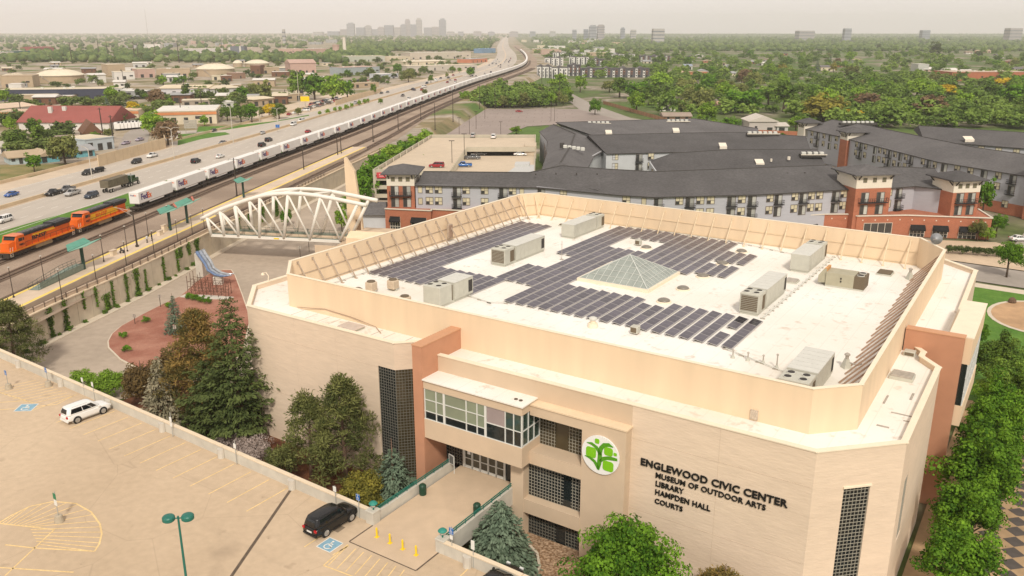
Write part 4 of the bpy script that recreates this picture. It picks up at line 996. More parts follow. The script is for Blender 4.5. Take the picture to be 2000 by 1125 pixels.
# satellite dish, antenna mast, cabinet and floodlight on the wall
t = roof_thing('satellite_dish', 25.0, 58.6, 'grey satellite dish on the far right corner of the screen wall', 'dish', z=ZT)
MB().tube([(0, 0, -1.6), (0, 0, 0.1)], 0.07, 8).build('mast', m_lead, t)
d = MB().lathe((0, 0, 0), [(0.05, 0), (0.4, 0.02), (0.6, 0.05), (0.72, 0.08)], 20).build('reflector', M('dish grey', (0.42, 0.43, 0.44), rough=0.4, var=0.05), t, (0, 0, 0.75), smooth=True); d.rotation_euler = (R(68), 0, R(20))
MB().tube([(0, 0, 0.75), (-0.25, -0.85, 0.75)], 0.03, 6).build('feed_arm', m_lead, t)
t = roof_thing('wall_cabinet', -35.9, 38.2, 'small weathered cabinet on the left screen wall', 'cabinet'); MB().box(-0.15, 0.25, -0.45, 0.45, 0.6, 2.6).build('case', m_strut, t); MB().box(0.25, 0.28, -0.4, 0.4, 0.7, 2.5).build('door', m_strut3, t)
t = roof_thing('lightning_mast', -17.3, 38.5, 'thin grey mast standing between the solar blocks', 'mast'); MB().tube([(0, 0, 0), (0, 0, 2.6)], 0.035, 6).build('pole', m_lead, t); MB().box(-0.2, 0.2, -0.2, 0.2, 0, 0.08).build('foot', m_lead, t)
t = roof_thing('terrace_hatch', -21.6, 2.9, 'flat grey skylight hatch on the front left terrace', 'hatch'); MB().box(-1.1, 1.1, -0.75, 0.75, 0, 0.22).build('curb', m_hvac, t); MB().bevbox(-1.2, 1.2, -0.85, 0.85, 0.22, 0.34, 0.06).build('lid', M('pinkish lid', (0.52, 0.44, 0.38), var=0.1), t)
t = roof_thing('terrace_unit', 28.0, 20.2, 'flat ribbed exhaust unit on the right terrace', 'vent'); MB().box(-0.95, 0.95, -0.8, 0.8, 0, 0.3).build('curb', m_hvac, t)
for k in range(5): MB().box(-0.85, 0.85, -0.75+k*0.31, -0.5+k*0.31, 0.3, 0.42).build('rib', m_lead, t)
t = roof_thing('terrace_unit', 27.6, 28.0-1.6, 'small grey exhaust box by the right terracotta fin', 'vent'); MB().bevbox(-0.5, 0.5, -0.4, 0.4, 0, 0.5, 0.05).build('casing', m_hvac, t); MB().box(-0.4, 0.4, -0.42, -0.4, 0.1, 0.4).build('grille', m_louv, t)
t = roof_thing('service_lamp', -40.6, 8.6, 'white swan-neck lamp at the left end of the terrace', 'lamp', z=ZW); MB().tube([(0, 0, 0), (-0.1, 0.2, 0.7), (-0.6, 0.3, 1.0), (-1.2, 0.3, 0.85)], 0.05, 6).build('arm', m_cream, t); MB().lathe((-1.2, 0.3, 0.62), [(0.25, 0), (0.2, 0.15), (0.06, 0.25)], 10).build('shade', m_cream, t)
# ================================================================== vegetation
def np_mesh(name, V, Q, tone, mats, mi=None):
 """mesh from numpy arrays: quads Q (k x 4) with a tone value on each face"""
 me = bpy.data.meshes.new(name)
 nv, nf = len(V), len(Q)
 me.vertices.add(nv); me.vertices.foreach_set('co', np.asarray(V, dtype=np.float32).ravel())
 me.loops.add(nf*4); me.loops.foreach_set('vertex_index', np.asarray(Q, dtype=np.int32).ravel())
 me.polygons.add(nf); me.polygons.foreach_set('loop_start', np.arange(0, nf*4, 4, dtype=np.int32))
 at = me.attributes.new('tone', 'FLOAT', 'FACE'); at.data.foreach_set('value', np.asarray(tone, dtype=np.float32))
 for m in mats: me.materials.append(m)
 if mi is not None: me.polygons.foreach_set('material_index', np.asarray(mi, dtype=np.int32))
 me.update(calc_edges=True); me.validate()
 return me
def leaf_quads(rs, C, Nrm, size, aspect=0.7, dirs=None):
 """one small quad per row of C, facing about Nrm"""
 k = len(C)
 Nrm = Nrm/np.maximum(np.linalg.norm(Nrm, axis=1, keepdims=True), 1e-6)
 D = rs.normal(size=(k, 3)) if dirs is None else dirs
 U = D-(D*Nrm).sum(1, keepdims=True)*Nrm; U /= np.maximum(np.linalg.norm(U, axis=1, keepdims=True), 1e-6)
 W = np.cross(Nrm, U); s = np.asarray(size).reshape(-1, 1)
 V = np.stack([C-U*s*0.5, C+W*s*aspect*0.5+Nrm*s*0.06, C+U*s*0.5, C-W*s*aspect*0.5+Nrm*s*0.06], axis=1).reshape(-1, 3)
 return V, np.arange(4*k).reshape(k, 4)
def crown(name, seed, mats, rx=2.5, rz=3.0, zc=5.0, clumps=60, per=70, leaf=0.28, cr=0.30, flat=0.85, gap=0.0, irregular=0.25, upright=0.0):
 """broad-leaved crown: leaf-sized faces on many overlapping clumps spread through an uneven volume"""
 rs = np.random.RandomState(seed)
 D = rs.normal(size=(clumps, 3)); D /= np.linalg.norm(D, axis=1, keepdims=True)
 D[:, 2] = np.where(D[:, 2] < -0.55, -D[:, 2]*0.6, D[:, 2])
 rad = rs.uniform(0.35, 1.0, clumps)**0.55
 lob = 1+irregular*np.sin(3*np.arctan2(D[:, 1], D[:, 0])+seed)*0.5+irregular*rs.normal(size=clumps)*0.5
 P0 = D*np.array([rx, rx, rz])*(rad*lob)[:, None]*0.86
 P0[:, 2] += zc + upright*np.maximum(0, P0[:, 2])*0.3
 R0 = cr*rx*rs.uniform(0.65, 1.25, clumps)
 tone_c = rs.uniform(0, 1, clumps)
 idx = np.repeat(np.arange(clumps), per); k = len(idx)
 d = rs.normal(size=(k, 3)); d /= np.linalg.norm(d, axis=1, keepdims=True)
 d[:, 2] = np.abs(d[:, 2])*np.where(rs.uniform(size=k) < 0.72, 1, -1)
 rr = R0[idx]*rs.uniform(0.6, 1.12, k)
 C = P0[idx]+d*rr[:, None]*np.array([1, 1, flat])
 nrm = d*1.15+rs.normal(size=(k, 3))*0.42+np.array([0, 0, 0.2])
 V, Q = leaf_quads(rs, C, nrm, leaf*rs.uniform(0.6, 1.4, k))
 tone = np.clip(tone_c[idx]*0.7+rs.uniform(-0.15, 0.45, k), 0, 1)
 return np_mesh(name, V, Q, tone, mats)
def conifer(name, seed, mats, h=9.0, r=2.4, levels=26, per_level=9, quads=9, leaf=0.5, droop=0.25, power=0.85, aspect=0.4, base=0.08, ragged=0.25, up=0.0, dens=1.0):
 """whorls of branches carrying needle sprays"""
 rs = np.random.RandomState(seed); Cs, Ns, Ds, Ts, Ss = [], [], [], [], []
 for i in range(levels):
  f = (i+rs.uniform(0, 0.6))/levels; z = h*(base+(1-base)*f)
  R0 = r*(1-f)**power*(1+ragged*rs.normal()*0.5)+0.06*r
  nb = max(4, int(per_level*(0.5+0.6*(1-f))))
  a0 = rs.uniform(0, 6.28)
  for b in range(nb):
   an = a0+6.283*b/nb+rs.normal()*0.25; L = R0*(1+ragged*rs.normal()*0.6)
   if L < 0.05: continue
   dirv = np.array([math.cos(an), math.sin(an), 0.0]); q = max(3, int(quads*(0.35+0.65*L/r)*dens))
   t = rs.uniform(0.15, 1.0, q)**0.7
   side = rs.normal(size=q)*0.16*L*(1.1-t*0.5)
   perp = np.array([-dirv[1], dirv[0], 0.0])
   C = dirv*(L*t)[:, None]+perp*side[:, None]; C[:, 2] = z-droop*L*t*t+up*L*t+rs.normal(size=q)*0.06*h/levels*3
   Cs.append(C); Ns.append(np.tile([0, 0, 1.0], (q, 1))+dirv*0.5+rs.normal(size=(q, 3))*0.45)
   Ds.append(np.tile(dirv+np.array([0, 0, -droop+up]), (q, 1))+rs.normal(size=(q, 3))*0.35)
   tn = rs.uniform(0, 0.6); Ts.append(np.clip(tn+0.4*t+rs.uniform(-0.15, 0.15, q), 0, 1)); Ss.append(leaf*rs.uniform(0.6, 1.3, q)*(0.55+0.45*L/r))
 C, Nn, D, T, S = map(np.concatenate, (Cs, Ns, Ds, Ts, Ss))
 V, Q = leaf_quads(rs, C, Nn, S, aspect, D)
 return np_mesh(name, V, Q, T, mats)
def pine(name, seed, mats, h=9.0, r=2.6, tufts=150, per=42, leaf=0.34, base=0.22, lean=0.0):
 tufts, per = int(tufts*0.62), int(per*1.6)
 """open pine: round needle tufts on spreading branches, sky showing between them"""
 rs = np.random.RandomState(seed)
 f = rs.uniform(0, 1, tufts)**0.8; an = rs.uniform(0, 6.283, tufts)
 R0 = r*np.minimum(1.0, 1.25*(1-f)**0.75+0.08)*rs.uniform(0.3, 1.15, tufts)**0.6*(1+0.22*np.sin(2*an+seed))*(1+0.15*np.sin(f*26+seed))
 P0 = np.stack([R0*np.cos(an), R0*np.sin(an), h*(base+(1-base)*f)+rs.normal(size=tufts)*0.15-0.10*R0], 1)
 idx = np.repeat(np.arange(tufts), per); k = len(idx)
 d = rs.normal(size=(k, 3)); d /= np.linalg.norm(d, axis=1, keepdims=True)
 C = P0[idx]+d*((leaf*1.5*rs.uniform(0.7, 1.35, tufts)[idx])*rs.uniform(0.4, 1.15, k))[:, None]*np.array([1.3, 1.3, 0.72])
 nr = rs.normal(size=(k, 3))+np.array([0, 0, 0.7])
 V, Q = leaf_quads(rs, C, nr, leaf*rs.uniform(0.7, 1.3, k), 0.26, d+np.array([0, 0, 0.4]))
 tone = np.clip(rs.uniform(0, 1, tufts)[idx]*0.8+rs.uniform(-0.1, 0.3, k), 0, 1)
 return np_mesh(name, V, Q, tone, mats)
m_bark = M('bark', (0.10, 0.072, 0.05), var=0.3, scale=4, bump=0.5, bscale=10)
m_barkp = M('pine bark', (0.16, 0.10, 0.07), var=0.3, scale=4, bump=0.5, bscale=10)
def trunk_mesh(h, r, seed, limbs=6, spread=1.6, mat=None, straight=False):
 rs = random.Random(seed); g = MB()
 bx, by = rs.uniform(-.15, .15), rs.uniform(-.15, .15)
 g.tube([(0, 0, -0.4), (bx*0.3, by*0.3, h*0.3), (bx, by, h*0.65), (bx*1.2, by*1.2, h)], [r*1.25, r, r*0.7, r*0.15], 7)
 if not straight:
  for k in range(limbs):
   z = h*rs.uniform(0.35, 0.8); an = k*2.4+rs.uniform(-.4, .4); L = spread*rs.uniform(0.6, 1.1)
   g.tube([(bx*z/h, by*z/h, z), (math.cos(an)*L*0.55, math.sin(an)*L*0.55, z+L*0.5), (math.cos(an)*L, math.sin(an)*L, z+L*0.85)], [r*0.45, r*0.3, r*0.08], 5)
 me = g.mesh('trunk', True); me.materials.append(mat or m_bark); return me
LEAF = dict(
 fresh=leaf_mat('fresh green leaves', (0.040, 0.112, 0.009), (0.19, 0.355, 0.027), 0.12),
 bright=leaf_mat('spring green leaves', (0.11, 0.22, 0.018), (0.32, 0.47, 0.05), 0.15),
 mid=leaf_mat('mid green leaves', (0.060, 0.120, 0.018), (0.22, 0.33, 0.05), 0.30),
 olive=leaf_mat('olive green leaves', (0.115, 0.135, 0.038), (0.27, 0.29, 0.085), 0.25),
 brown=leaf_mat('budding brown twigs', (0.150, 0.093, 0.048), (0.300, 0.203, 0.112), 0.2, 0.15),
 yellow=leaf_mat('yellow blossom', (0.480, 0.330, 0.012), (0.780, 0.580, 0.030), 0.1),
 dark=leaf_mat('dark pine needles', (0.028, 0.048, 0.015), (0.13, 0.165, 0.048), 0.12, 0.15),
 pine=leaf_mat('olive pine needles', (0.060, 0.078, 0.024), (0.21, 0.22, 0.07), 0.12, 0.2),
 orange=leaf_mat('tawny pine needles', (0.065, 0.078, 0.024), (0.42, 0.27, 0.08), 0.1, 0.2),
 blue=leaf_mat('blue spruce needles', (0.080, 0.125, 0.080), (0.21, 0.275, 0.185), 0.12, 0.1),
 silver=leaf_mat('silvery brown spruce needles', (0.141, 0.132, 0.075), (0.396, 0.347, 0.231), 0.1, 0.1),
 russet=leaf_mat('russet shrub leaves', (0.098, 0.066, 0.027), (0.244, 0.166, 0.062), 0.15, 0.2),
 lime=leaf_mat('lime shrub leaves', (0.141, 0.239, 0.026), (0.314, 0.495, 0.058), 0.1, 0.3),
 goldgreen=leaf_mat('gold green leaves', (0.147, 0.147, 0.031), (0.397, 0.345, 0.061), 0.1, 0.25),
 lilac=leaf_mat('pale lilac blossom', (0.252, 0.189, 0.158), (0.546, 0.462, 0.420), 0.1, 0.15),
 ivy=leaf_mat('ivy leaves', (0.056, 0.116, 0.019), (0.188, 0.309, 0.041), 0.2, 0.25),
)
def tree(name, crown_me, trunk_me, loc, label, cat='tree', group=None, scale=1.0, rz=0.0, sz=None):
 t = empty(name, loc, rz, label, cat, group)
 t.scale = (scale, scale, sz if sz else scale)
 if trunk_me: inst('trunk', trunk_me, t)
 inst('crown', crown_me, t)
 return t
# --- trees and shrubs close to the building (each with its own crown)
def gz(a, b):
 p = XY(a, b); return Vector((p.x, p.y, tz(p.x, p.y)-0.1))
def gp(u, v):
 z = -5.0
 for _ in range(6):
  q = P(u, v, z); z = tz(q.x, q.y)
 return Vector((q.x, q.y, z-0.1))
tk8 = trunk_mesh(6.5, 0.2, 1); tk8p = trunk_mesh(8.0, 0.2, 2, mat=m_barkp, limbs=4, spread=1.0); tks = trunk_mesh(7.0, 0.17, 3, straight=True, mat=m_barkp)
p = P(30, 712, -7.0); tree('pine_tree', pine('crown', 11, [LEAF['pine']], 9.6, 4.3, 330, 46, 0.42, 0.05), tk8p, p, 'broad dark pine at the left edge beside the drive')
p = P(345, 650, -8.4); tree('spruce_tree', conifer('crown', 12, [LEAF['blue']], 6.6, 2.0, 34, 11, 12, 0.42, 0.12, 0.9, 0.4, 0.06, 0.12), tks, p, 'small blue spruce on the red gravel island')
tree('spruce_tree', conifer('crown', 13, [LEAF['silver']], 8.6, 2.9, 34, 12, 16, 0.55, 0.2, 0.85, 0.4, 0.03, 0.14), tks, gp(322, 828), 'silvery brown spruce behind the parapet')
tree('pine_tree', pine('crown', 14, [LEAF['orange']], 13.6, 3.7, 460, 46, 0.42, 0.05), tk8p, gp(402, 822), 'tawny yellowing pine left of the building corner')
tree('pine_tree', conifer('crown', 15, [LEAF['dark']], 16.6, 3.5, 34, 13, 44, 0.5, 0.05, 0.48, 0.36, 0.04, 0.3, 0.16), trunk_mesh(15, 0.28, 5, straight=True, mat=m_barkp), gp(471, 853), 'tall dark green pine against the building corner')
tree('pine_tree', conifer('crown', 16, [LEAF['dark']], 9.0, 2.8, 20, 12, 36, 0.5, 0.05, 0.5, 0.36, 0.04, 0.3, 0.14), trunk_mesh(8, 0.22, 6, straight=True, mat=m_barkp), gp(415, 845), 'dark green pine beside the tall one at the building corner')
tree('pine_tree', pine('crown', 17, [LEAF['pine']], 9.4, 3.0, 190, 44, 0.40, 0.20), tk8p, gz(-22.4, -3.2), 'left one of the two pines in front of the blank wall')
tree('pine_tree', pine('crown', 18, [LEAF['pine']], 12.2, 3.5, 290, 44, 0.40, 0.20), trunk_mesh(10.5, 0.22, 8, mat=m_barkp, limbs=5, spread=1.2), gz(-17.6, -3.0), 'taller right one of the two pines in front of the blank wall')
tree('spruce_tree', conifer('crown', 19, [LEAF['blue']], 5.9, 2.3, 26, 11, 14, 0.5, 0.15, 0.6, 0.4, 0.05, 0.25), tks, gz(-12.4, -1.8), 'squat blue spruce beside the terracotta fin', scale=1.0)
tree('shrub', crown('crown', 20, [LEAF['goldgreen']], 2.1, 2.6, 2.2, 110, 90, 0.20, 0.26), None, gz(-13.6, -5.0), 'gold green bush beside the walkway', 'bush')
tree('spruce_tree', conifer('crown', 21, [LEAF['blue']], 7.2, 3.3, 40, 14, 22, 0.55, 0.14, 0.62, 0.4, 0.02, 0.10), tks, gz(2.6, -5.6), 'wide blue spruce right of the walkway', scale=1.0)
tree('broadleaf_tree', crown('crown', 22, [LEAF['fresh']], 3.7, 3.2, 5.0, 170, 120, 0.27, 0.24, irregular=0.4), tk8, gz(13.6, -4.6), 'big fresh green tree in front of the black lettering')
tree('pine_tree', pine('crown', 23, [LEAF['orange']], 7.4, 3.0, 200, 40, 0.34, 0.15), tk8p, gz(20.8, -3.0), 'sparse olive pine top under the lettered wall', sz=0.85)
tree('shrub', crown('crown', 24, [LEAF['olive']], 1.5, 1.6, 2.3, 40, 60, 0.2, 0.3), None, gz(26.2, -2.4), 'small olive bush at the front right corner', 'bush')
tree('shrub', crown('crown', 25, [LEAF['russet']], 2.9, 3.2, 3.0, 120, 80, 0.26, 0.26), tk8, gp(285, 790), 'dark russet bush left of the silvery spruce', 'bush')
tree('shrub', crown('crown', 26, [LEAF['russet']], 2.4, 3.4, 3.6, 100, 80, 0.26, 0.26), tk8, gp(335, 775), 'tall russet bush behind the silvery spruce', 'bush')
tree('shrub', crown('crown', 27, [LEAF['lime']], 2.6, 2.2, 1.7, 90, 80, 0.24, 0.26), None, gp(215, 775), 'lime green bush at the bend of the drive', 'bush')
tree('shrub', crown('crown', 28, [LEAF['lime']], 2.0, 1.6, 1.3, 60, 70, 0.22, 0.28), None, gp(165, 758), 'smaller lime green bush next to the parapet', 'bush')
tree('shrub', crown('crown', 29, [LEAF['lilac']], 1.7, 1.2, 0.8, 80, 80, 0.14, 0.26), None, gp(449, 880), 'left pale lilac flowering bush at the wall foot', 'bush')
tree('shrub', crown('crown', 30, [LEAF['lilac']], 2.3, 1.5, 0.9, 110, 80, 0.15, 0.26), None, gp(496, 893), 'larger lilac flowering bush at the wall foot', 'bush')
tree('shrub', crown('crown', 31, [LEAF['pine']], 1.9, 1.6, 1.2, 60, 60, 0.18, 0.28), None, gp(552, 915), 'dark mounded bush beside the left wall pine', 'bush')
RT = [(35.0, 11.0, 'tree at the very bottom of the plaza row', 7.0), (34.8, 18.3, 'tree next to the bottom of the plaza row', 7.3), (35.2, 25.2, 'third tree up the plaza row', 7.6), (35.4, 32.3, 'fourth tree up the plaza row', 7.8),
 (35.0, 39.6, 'fifth tree up the plaza row', 7.4), (35.2, 47.2, 'sixth tree up the plaza row', 6.6)]
cA = crown('crown', 41, [LEAF['fresh']], 2.9, 3.3, 4.6, 140, 100, 0.26, 0.24, irregular=0.3); cB = crown('crown', 42, [LEAF['fresh']], 2.9, 3.3, 4.6, 140, 100, 0.26, 0.24, irregular=0.3)
cE = crown('crown', 47, [LEAF['fresh']], 3.1, 3.6, 4.7, 110, 110, 0.28, 0.27, irregular=0.5)
for i, (a, b, lab, h) in enumerate(RT):
 tree('broadleaf_tree', (cA, cB, cE)[i % 3], tk8, gz(a, b), 'fresh green '+lab+' beside the right wall', group='trees in the plaza row', scale=h/7.1, rz=i*1.7)
cC = crown('crown', 43, [LEAF['mid']], 3.1, 3.4, 4.8, 120, 90, 0.28, 0.25, irregular=0.4); cD = crown('crown', 44, [LEAF['olive']], 3.0, 3.0, 4.6, 80, 70, 0.26, 0.25, irregular=0.5)
for i, (a, b, c, s, lab) in enumerate(((35.5, 57, cC, 1.0, 'mid green tree beyond the plaza row by the bay window'), (41, 52, cD, 1.05, 'olive thin-leaved tree at the right edge of the plaza'), (34.0, 66.5, cC, 1.05, 'mid green tree at the near end of the lawn'),
        (40.5, 64, cD, 1.0, 'olive tree at the right edge by the lawn'), (39, 73.0, cC, 0.95, 'dark leafy tree on the lawn near the play area'), (29.6, 88, cA, 0.62, 'small round green tree beside the far right wall'), (44, 44, cD, 0.9, 'sparse olive tree at the right margin over the paving'))):
 tree('broadleaf_tree', c, tk8, gz(a, b), lab, scale=s, rz=i)
p = P(1966, 540, -8.3); tree('broadleaf_tree', cB, tk8, p, 'fresh green street tree by the pavement beyond the lawn', scale=0.95)
p = P(1908, 470, -8.4); tree('broadleaf_tree', cD, tk8, p, 'reddish olive street tree in front of the brick shops', scale=0.68)
p = P(1945, 462, -8.4); tree('broadleaf_tree', cA, tk8, p, 'slim green street tree behind the olive one', scale=0.72)
# shrubs on the island
sh = crown('crown', 51, [LEAF['fresh']], 0.75, 0.6, 0.55, 26, 50, 0.14, 0.36)
for i, (x, y, s, lab) in enumerate(((-61.0, 151.4, 1.05, 'first clipped bush of the hedge before the sculpture'), (-59.7, 150.6, 1.1, 'second clipped bush of the hedge before the sculpture'), (-58.2, 149.4, 1.1, 'third clipped bush of the hedge before the sculpture'), (-56.6, 148.4, 1.05, 'last clipped bush of the hedge before the sculpture'),
 (-63.6, 137.8, 0.95, 'lone bush on the red island nearest the blue spruce'), (-64.1, 130.2, 0.9, 'lone bush at the tip of the red island'), (-60.8, 124.0, 0.95, 'lone bush at the near edge of the red island'), (-62.8, 146.2, 0.9, 'small bush behind the blue spruce'))):
 tree('shrub', sh, None, Vector((x, y, Z_LOOP+0.15)), lab, 'bush', 'bushes on the gravel island', scale=s, rz=i)
# clipped hedge by the shops
hd = crown('crown', 52, [LEAF['dark']], 1.3, 0.9, 0.9, 40, 50, 0.18, 0.34)
for i in range(6):
 p = P(1855+i*18.5, 494+i*1.2, -8.3); tree('shrub', hd, None, p, ['first', 'second', 'third', 'fourth', 'fifth', 'last'][i]+' clipped dark bush in the street hedge before the shops, counted from the satellite dish', 'bush', 'street hedge bushes', rz=i)
# ================================================================== vehicles
PAINT = {}
def paint(n):
 cols = dict(white=(0.78, 0.77, 0.74), black=(0.006, 0.0065, 0.007), blue=(0.02, 0.09, 0.32), silver=(0.42, 0.41, 0.39), grey=(0.13, 0.13, 0.13), red=(0.32, 0.015, 0.02), darkblue=(0.02, 0.035, 0.06),
    brown=(0.10, 0.075, 0.05), brightblue=(0.02, 0.13, 0.42), mauve=(0.32, 0.26, 0.33), green=(0.02, 0.045, 0.02))
 return M('car paint '+n, cols[n], rough=0.25, var=0.02, spec=0.4, coat=0.25 if n == 'black' else 0.6)
m_tyre = M('tyre rubber', (0.018, 0.017, 0.016), rough=0.8, var=0.1)
m_rim = M('wheel rim', (0.45, 0.44, 0.42), rough=0.35, metal=0.6, var=0.05)
m_carglass = M('car glass', (0.008, 0.010, 0.012), rough=0.04, var=0.0, spec=0.7)
m_tail = M('red tail lamp', (0.45, 0.012, 0.015), rough=0.2, var=0.0)
m_head = M('clear head lamp', (0.7, 0.7, 0.68), rough=0.15, var=0.0)
m_plastic = M('black trim', (0.02, 0.02, 0.02), rough=0.6, var=0.05)
_wm = {}
def wheel_mesh(r, w):
 k = (round(r, 2), round(w, 2))
 if k not in _wm:
  def ring(rr, y): return [(rr*math.cos(2*math.pi*i/16), y, rr*math.sin(2*math.pi*i/16)) for i in range(16)]
  a = MB().loft([ring(r*0.72, -w/2), ring(r*0.95, -w/2), ring(r, -w/2+0.04), ring(r, w/2-0.04), ring(r*0.95, w/2), ring(r*0.72, w/2)]).mesh('tyre', True); a.materials.append(m_tyre)
  g = MB().loft([ring(r*0.7, -w/2-0.006), ring(r*0.7, w/2+0.006)])
  for i in range(5):
   t = 2*math.pi*i/5; g.beam((0.05*math.cos(t), w/2+0.012, 0.05*math.sin(t)), (r*0.66*math.cos(t), w/2+0.008, r*0.66*math.sin(t)), 0.07, 0.03)
  b = g.mesh('rim'); b.materials.append(m_rim); _wm[k] = (a, b)
 return _wm[k]
KIND = dict(   # length, width, body stations (x, half width, bottom, top), cabin base x0 x1, cabin top x0 x1, roof z, belt z, wheel x, wheel r
 suv=(4.85, 0.95, [(-2.42, .82, .45, .86), (-2.36, .89, .36, 1.08), (-1.6, .945, .27, 1.12), (0, .95, .25, 1.10), (1.05, .945, .26, 1.07), (1.35, .93, .26, 1.09), (2.05, .91, .28, 1.02), (2.34, .85, .33, .88), (2.42, .72, .42, .70)], (-2.34, 1.38), (-2.08, .55), 1.78, 1.07, 1.43, .38),
 sedan=(4.7, 0.90, [(-2.33, .72, .42, .78), (-2.25, .83, .34, .93), (-1.4, .89, .24, .96), (0, .90, .22, .93), (0.95, .89, .22, .92), (1.3, .88, .22, .90), (1.95, .85, .25, .80), (2.25, .78, .30, .70), (2.34, .64, .38, .58)], (-1.75, 1.1), (-.95, .2), 1.42, .90, 1.40, .33),
 pickup=(5.7, 0.98, [(-2.85, .93, .55, .98), (-2.8, .95, .45, 1.10), (-1.5, .97, .38, 1.11), (0, .98, .36, 1.11), (1.1, .97, .36, 1.11), (1.45, .96, .36, 1.12), (2.4, .93, .38, 1.05), (2.75, .88, .42, .95), (2.85, .76, .5, .8)], (-.75, 1.35), (-.55, .65), 1.84, 1.09, 1.75, .40),
 van=(5.2, 0.98, [(-2.6, .93, .4, 1.05), (-2.55, .95, .32, 1.1), (-1.5, .97, .3, 1.12), (0, .98, .3, 1.12), (1.2, .97, .3, 1.1), (1.7, .95, .3, 1.05), (2.3, .92, .33, .95), (2.55, .85, .38, .82), (2.6, .75, .45, .7)], (-2.52, 1.75), (-2.4, 1.0), 1.98, 1.08, 1.6, .36))
_body = {}
def make_car(loc, rz, kind, col, label, detail=False, group=None, zrot=None):
 L, W, st, cb, ct, zr, zb, wx, wr = KIND[kind]
 t = empty('parked_car' if group and 'parked' in group else {'suv': 'suv_car', 'sedan': 'sedan_car', 'pickup': 'pickup_truck', 'van': 'van'}[kind], loc, rz, label, {'pickup': 'pickup truck', 'van': 'van'}.get(kind, 'car'), group)
 pm = paint(col)
 key = (kind, col)
 if key not in _body:
  rings = []
  for x, w, z0, z1 in st:
   m_ = (z0+z1)/2
   rings.append([(x, -w*0.9, z0), (x, -w, z0+0.10), (x, -w*1.0, m_), (x, -w*0.985, z1-0.14), (x, -w*0.93, z1-0.03), (x, -w*0.6, z1+0.015), (x, 0, z1+0.03),
      (x, w*0.6, z1+0.015), (x, w*0.93, z1-0.03), (x, w*0.985, z1-0.14), (x, w*1.0, m_), (x, w, z0+0.10), (x, w*0.9, z0)])
  body = MB().loft(rings).mesh('body', True); body.materials.append(pm)
  wb, wt = W*0.90, W*0.72
  def cring(x0, x1, w, z): return [(x0, -w*0.85, z), (x0+0.12, -w, z), (x1-0.25, -w, z), (x1, -w*0.72, z), (x1, w*0.72, z), (x1-0.25, w, z), (x0+0.12, w, z), (x0, w*0.85, z)]
  glass = MB().loft([cring(*cb, wb, zb-0.04), cring(*ct, wt, zr-0.05)]).mesh('windows'); glass.materials.append(m_carglass)
  roof = MB().loft([cring(ct[0]-0.06, ct[1]+0.06, wt+0.03, zr-0.075), cring(ct[0]-0.02, ct[1]+0.02, wt+0.0, zr-0.02), cring(ct[0]+0.25, ct[1]-0.25, wt*0.75, zr+0.02)]).mesh('roof', True); roof.materials.append(pm)
  g = MB()
  lo, hi = cring(*cb, wb+0.005, zb-0.03), cring(*ct, wt+0.012, zr-0.05)
  for i in (0, 1, 2, 3, 4, 5, 6, 7): g.beam(lo[i], hi[i], 0.07, 0.05)
  nm = (0.42, 0.72) if kind != 'pickup' else (0.55,)
  for f in nm:
   for i, j in ((1, 2), (6, 5)):
    q0 = Vector(lo[i]).lerp(Vector(lo[j]), f); q1 = Vector(hi[i]).lerp(Vector(hi[j]), f); g.beam(q0, q1, 0.07, 0.05)
  pil = g.mesh('pillars'); pil.materials.append(pm)
  _body[key] = (body, glass, roof, pil)
 body, glass, roof, pil = _body[key]
 bo = inst('body', body, t)
 if not detail: wi = inst('windows', glass, t); inst('pillars', pil, wi); inst('roof', roof, t)
 else:
  wb, wt = W*0.93, W*0.70
  def cr(f, bulge=0.0):                            # cabin outline at height fraction f
   x0, x1 = cb[0]+(ct[0]-cb[0])*f**1.6, cb[1]+(ct[1]-cb[1])*f**1.2; w = wb+(wt-wb)*f**1.5; z = zb-0.08+(zr-zb+0.08)*f
   return [(x0, -w*0.78, z), (x0+0.2, -w*0.97, z), (x0+1.2, -w, z), (x1-0.9, -w, z), (x1-0.3, -w*0.93, z), (x1, -w*0.6, z), (x1, w*0.6, z), (x1-0.3, w*0.93, z), (x1-0.9, w, z), (x0+1.2, w, z), (x0+0.2, w*0.97, z), (x0, w*0.78, z)]
  ring_t = [(x*0.8-0.12, y*0.72, zr+0.05) for x, y, z in cr(1.0)]
  cab = MB().loft([cr(f) for f in (0, 0.25, 0.5, 0.75, 0.92, 1.0)]+[ring_t]).build('cabin', pm, t, smooth=True)
  def at_(i, j, k, f): a_, b_ = Vector(cr(f)[i]), Vector(cr(f)[j]); p_ = a_.lerp(b_, k); return p_+Vector((p_.x*0.006, p_.y*0.016, 0.0))
  fs = (0.26, 0.45, 0.65, 0.86)
  def pane(cols): g_ = MB(); n_ = len(cols); g_.add([at_(i, j, k, f) for f in fs for i, j, k in cols], [(r*n_+c, r*n_+c+1, (r+1)*n_+c+1, (r+1)*n_+c) for r in range(3) for c in range(n_-1)]); g_.build('window', m_carglass, cab, smooth=True)
  pane([(5, 6, 0.02), (5, 6, 0.5), (5, 6, 0.98)]); pane([(11, 0, 0.08), (11, 0, 0.5), (11, 0, 0.92)])
  for q in ([(1, 2, 0.15), (1, 2, 1.0), (2, 3, 0.28)], [(2, 3, 0.34), (2, 3, 1.0)], [(3, 4, 0.08), (3, 4, 0.95)]): pane(q); pane([(11-i, 11-j, k) for i, j, k in q])
  for sx in (-1, 1):
   for sy in (-1, 1): MB().loft([[(sx*wx+(wr+0.07)*math.cos(a), sy*(W+dd), wr+(wr+0.07)*math.sin(a)) for a in np.linspace(0, 6.2832, 19)[:-1]] for dd in (-0.06, 0.004)]).build('wheel_arch', m_plastic, t)
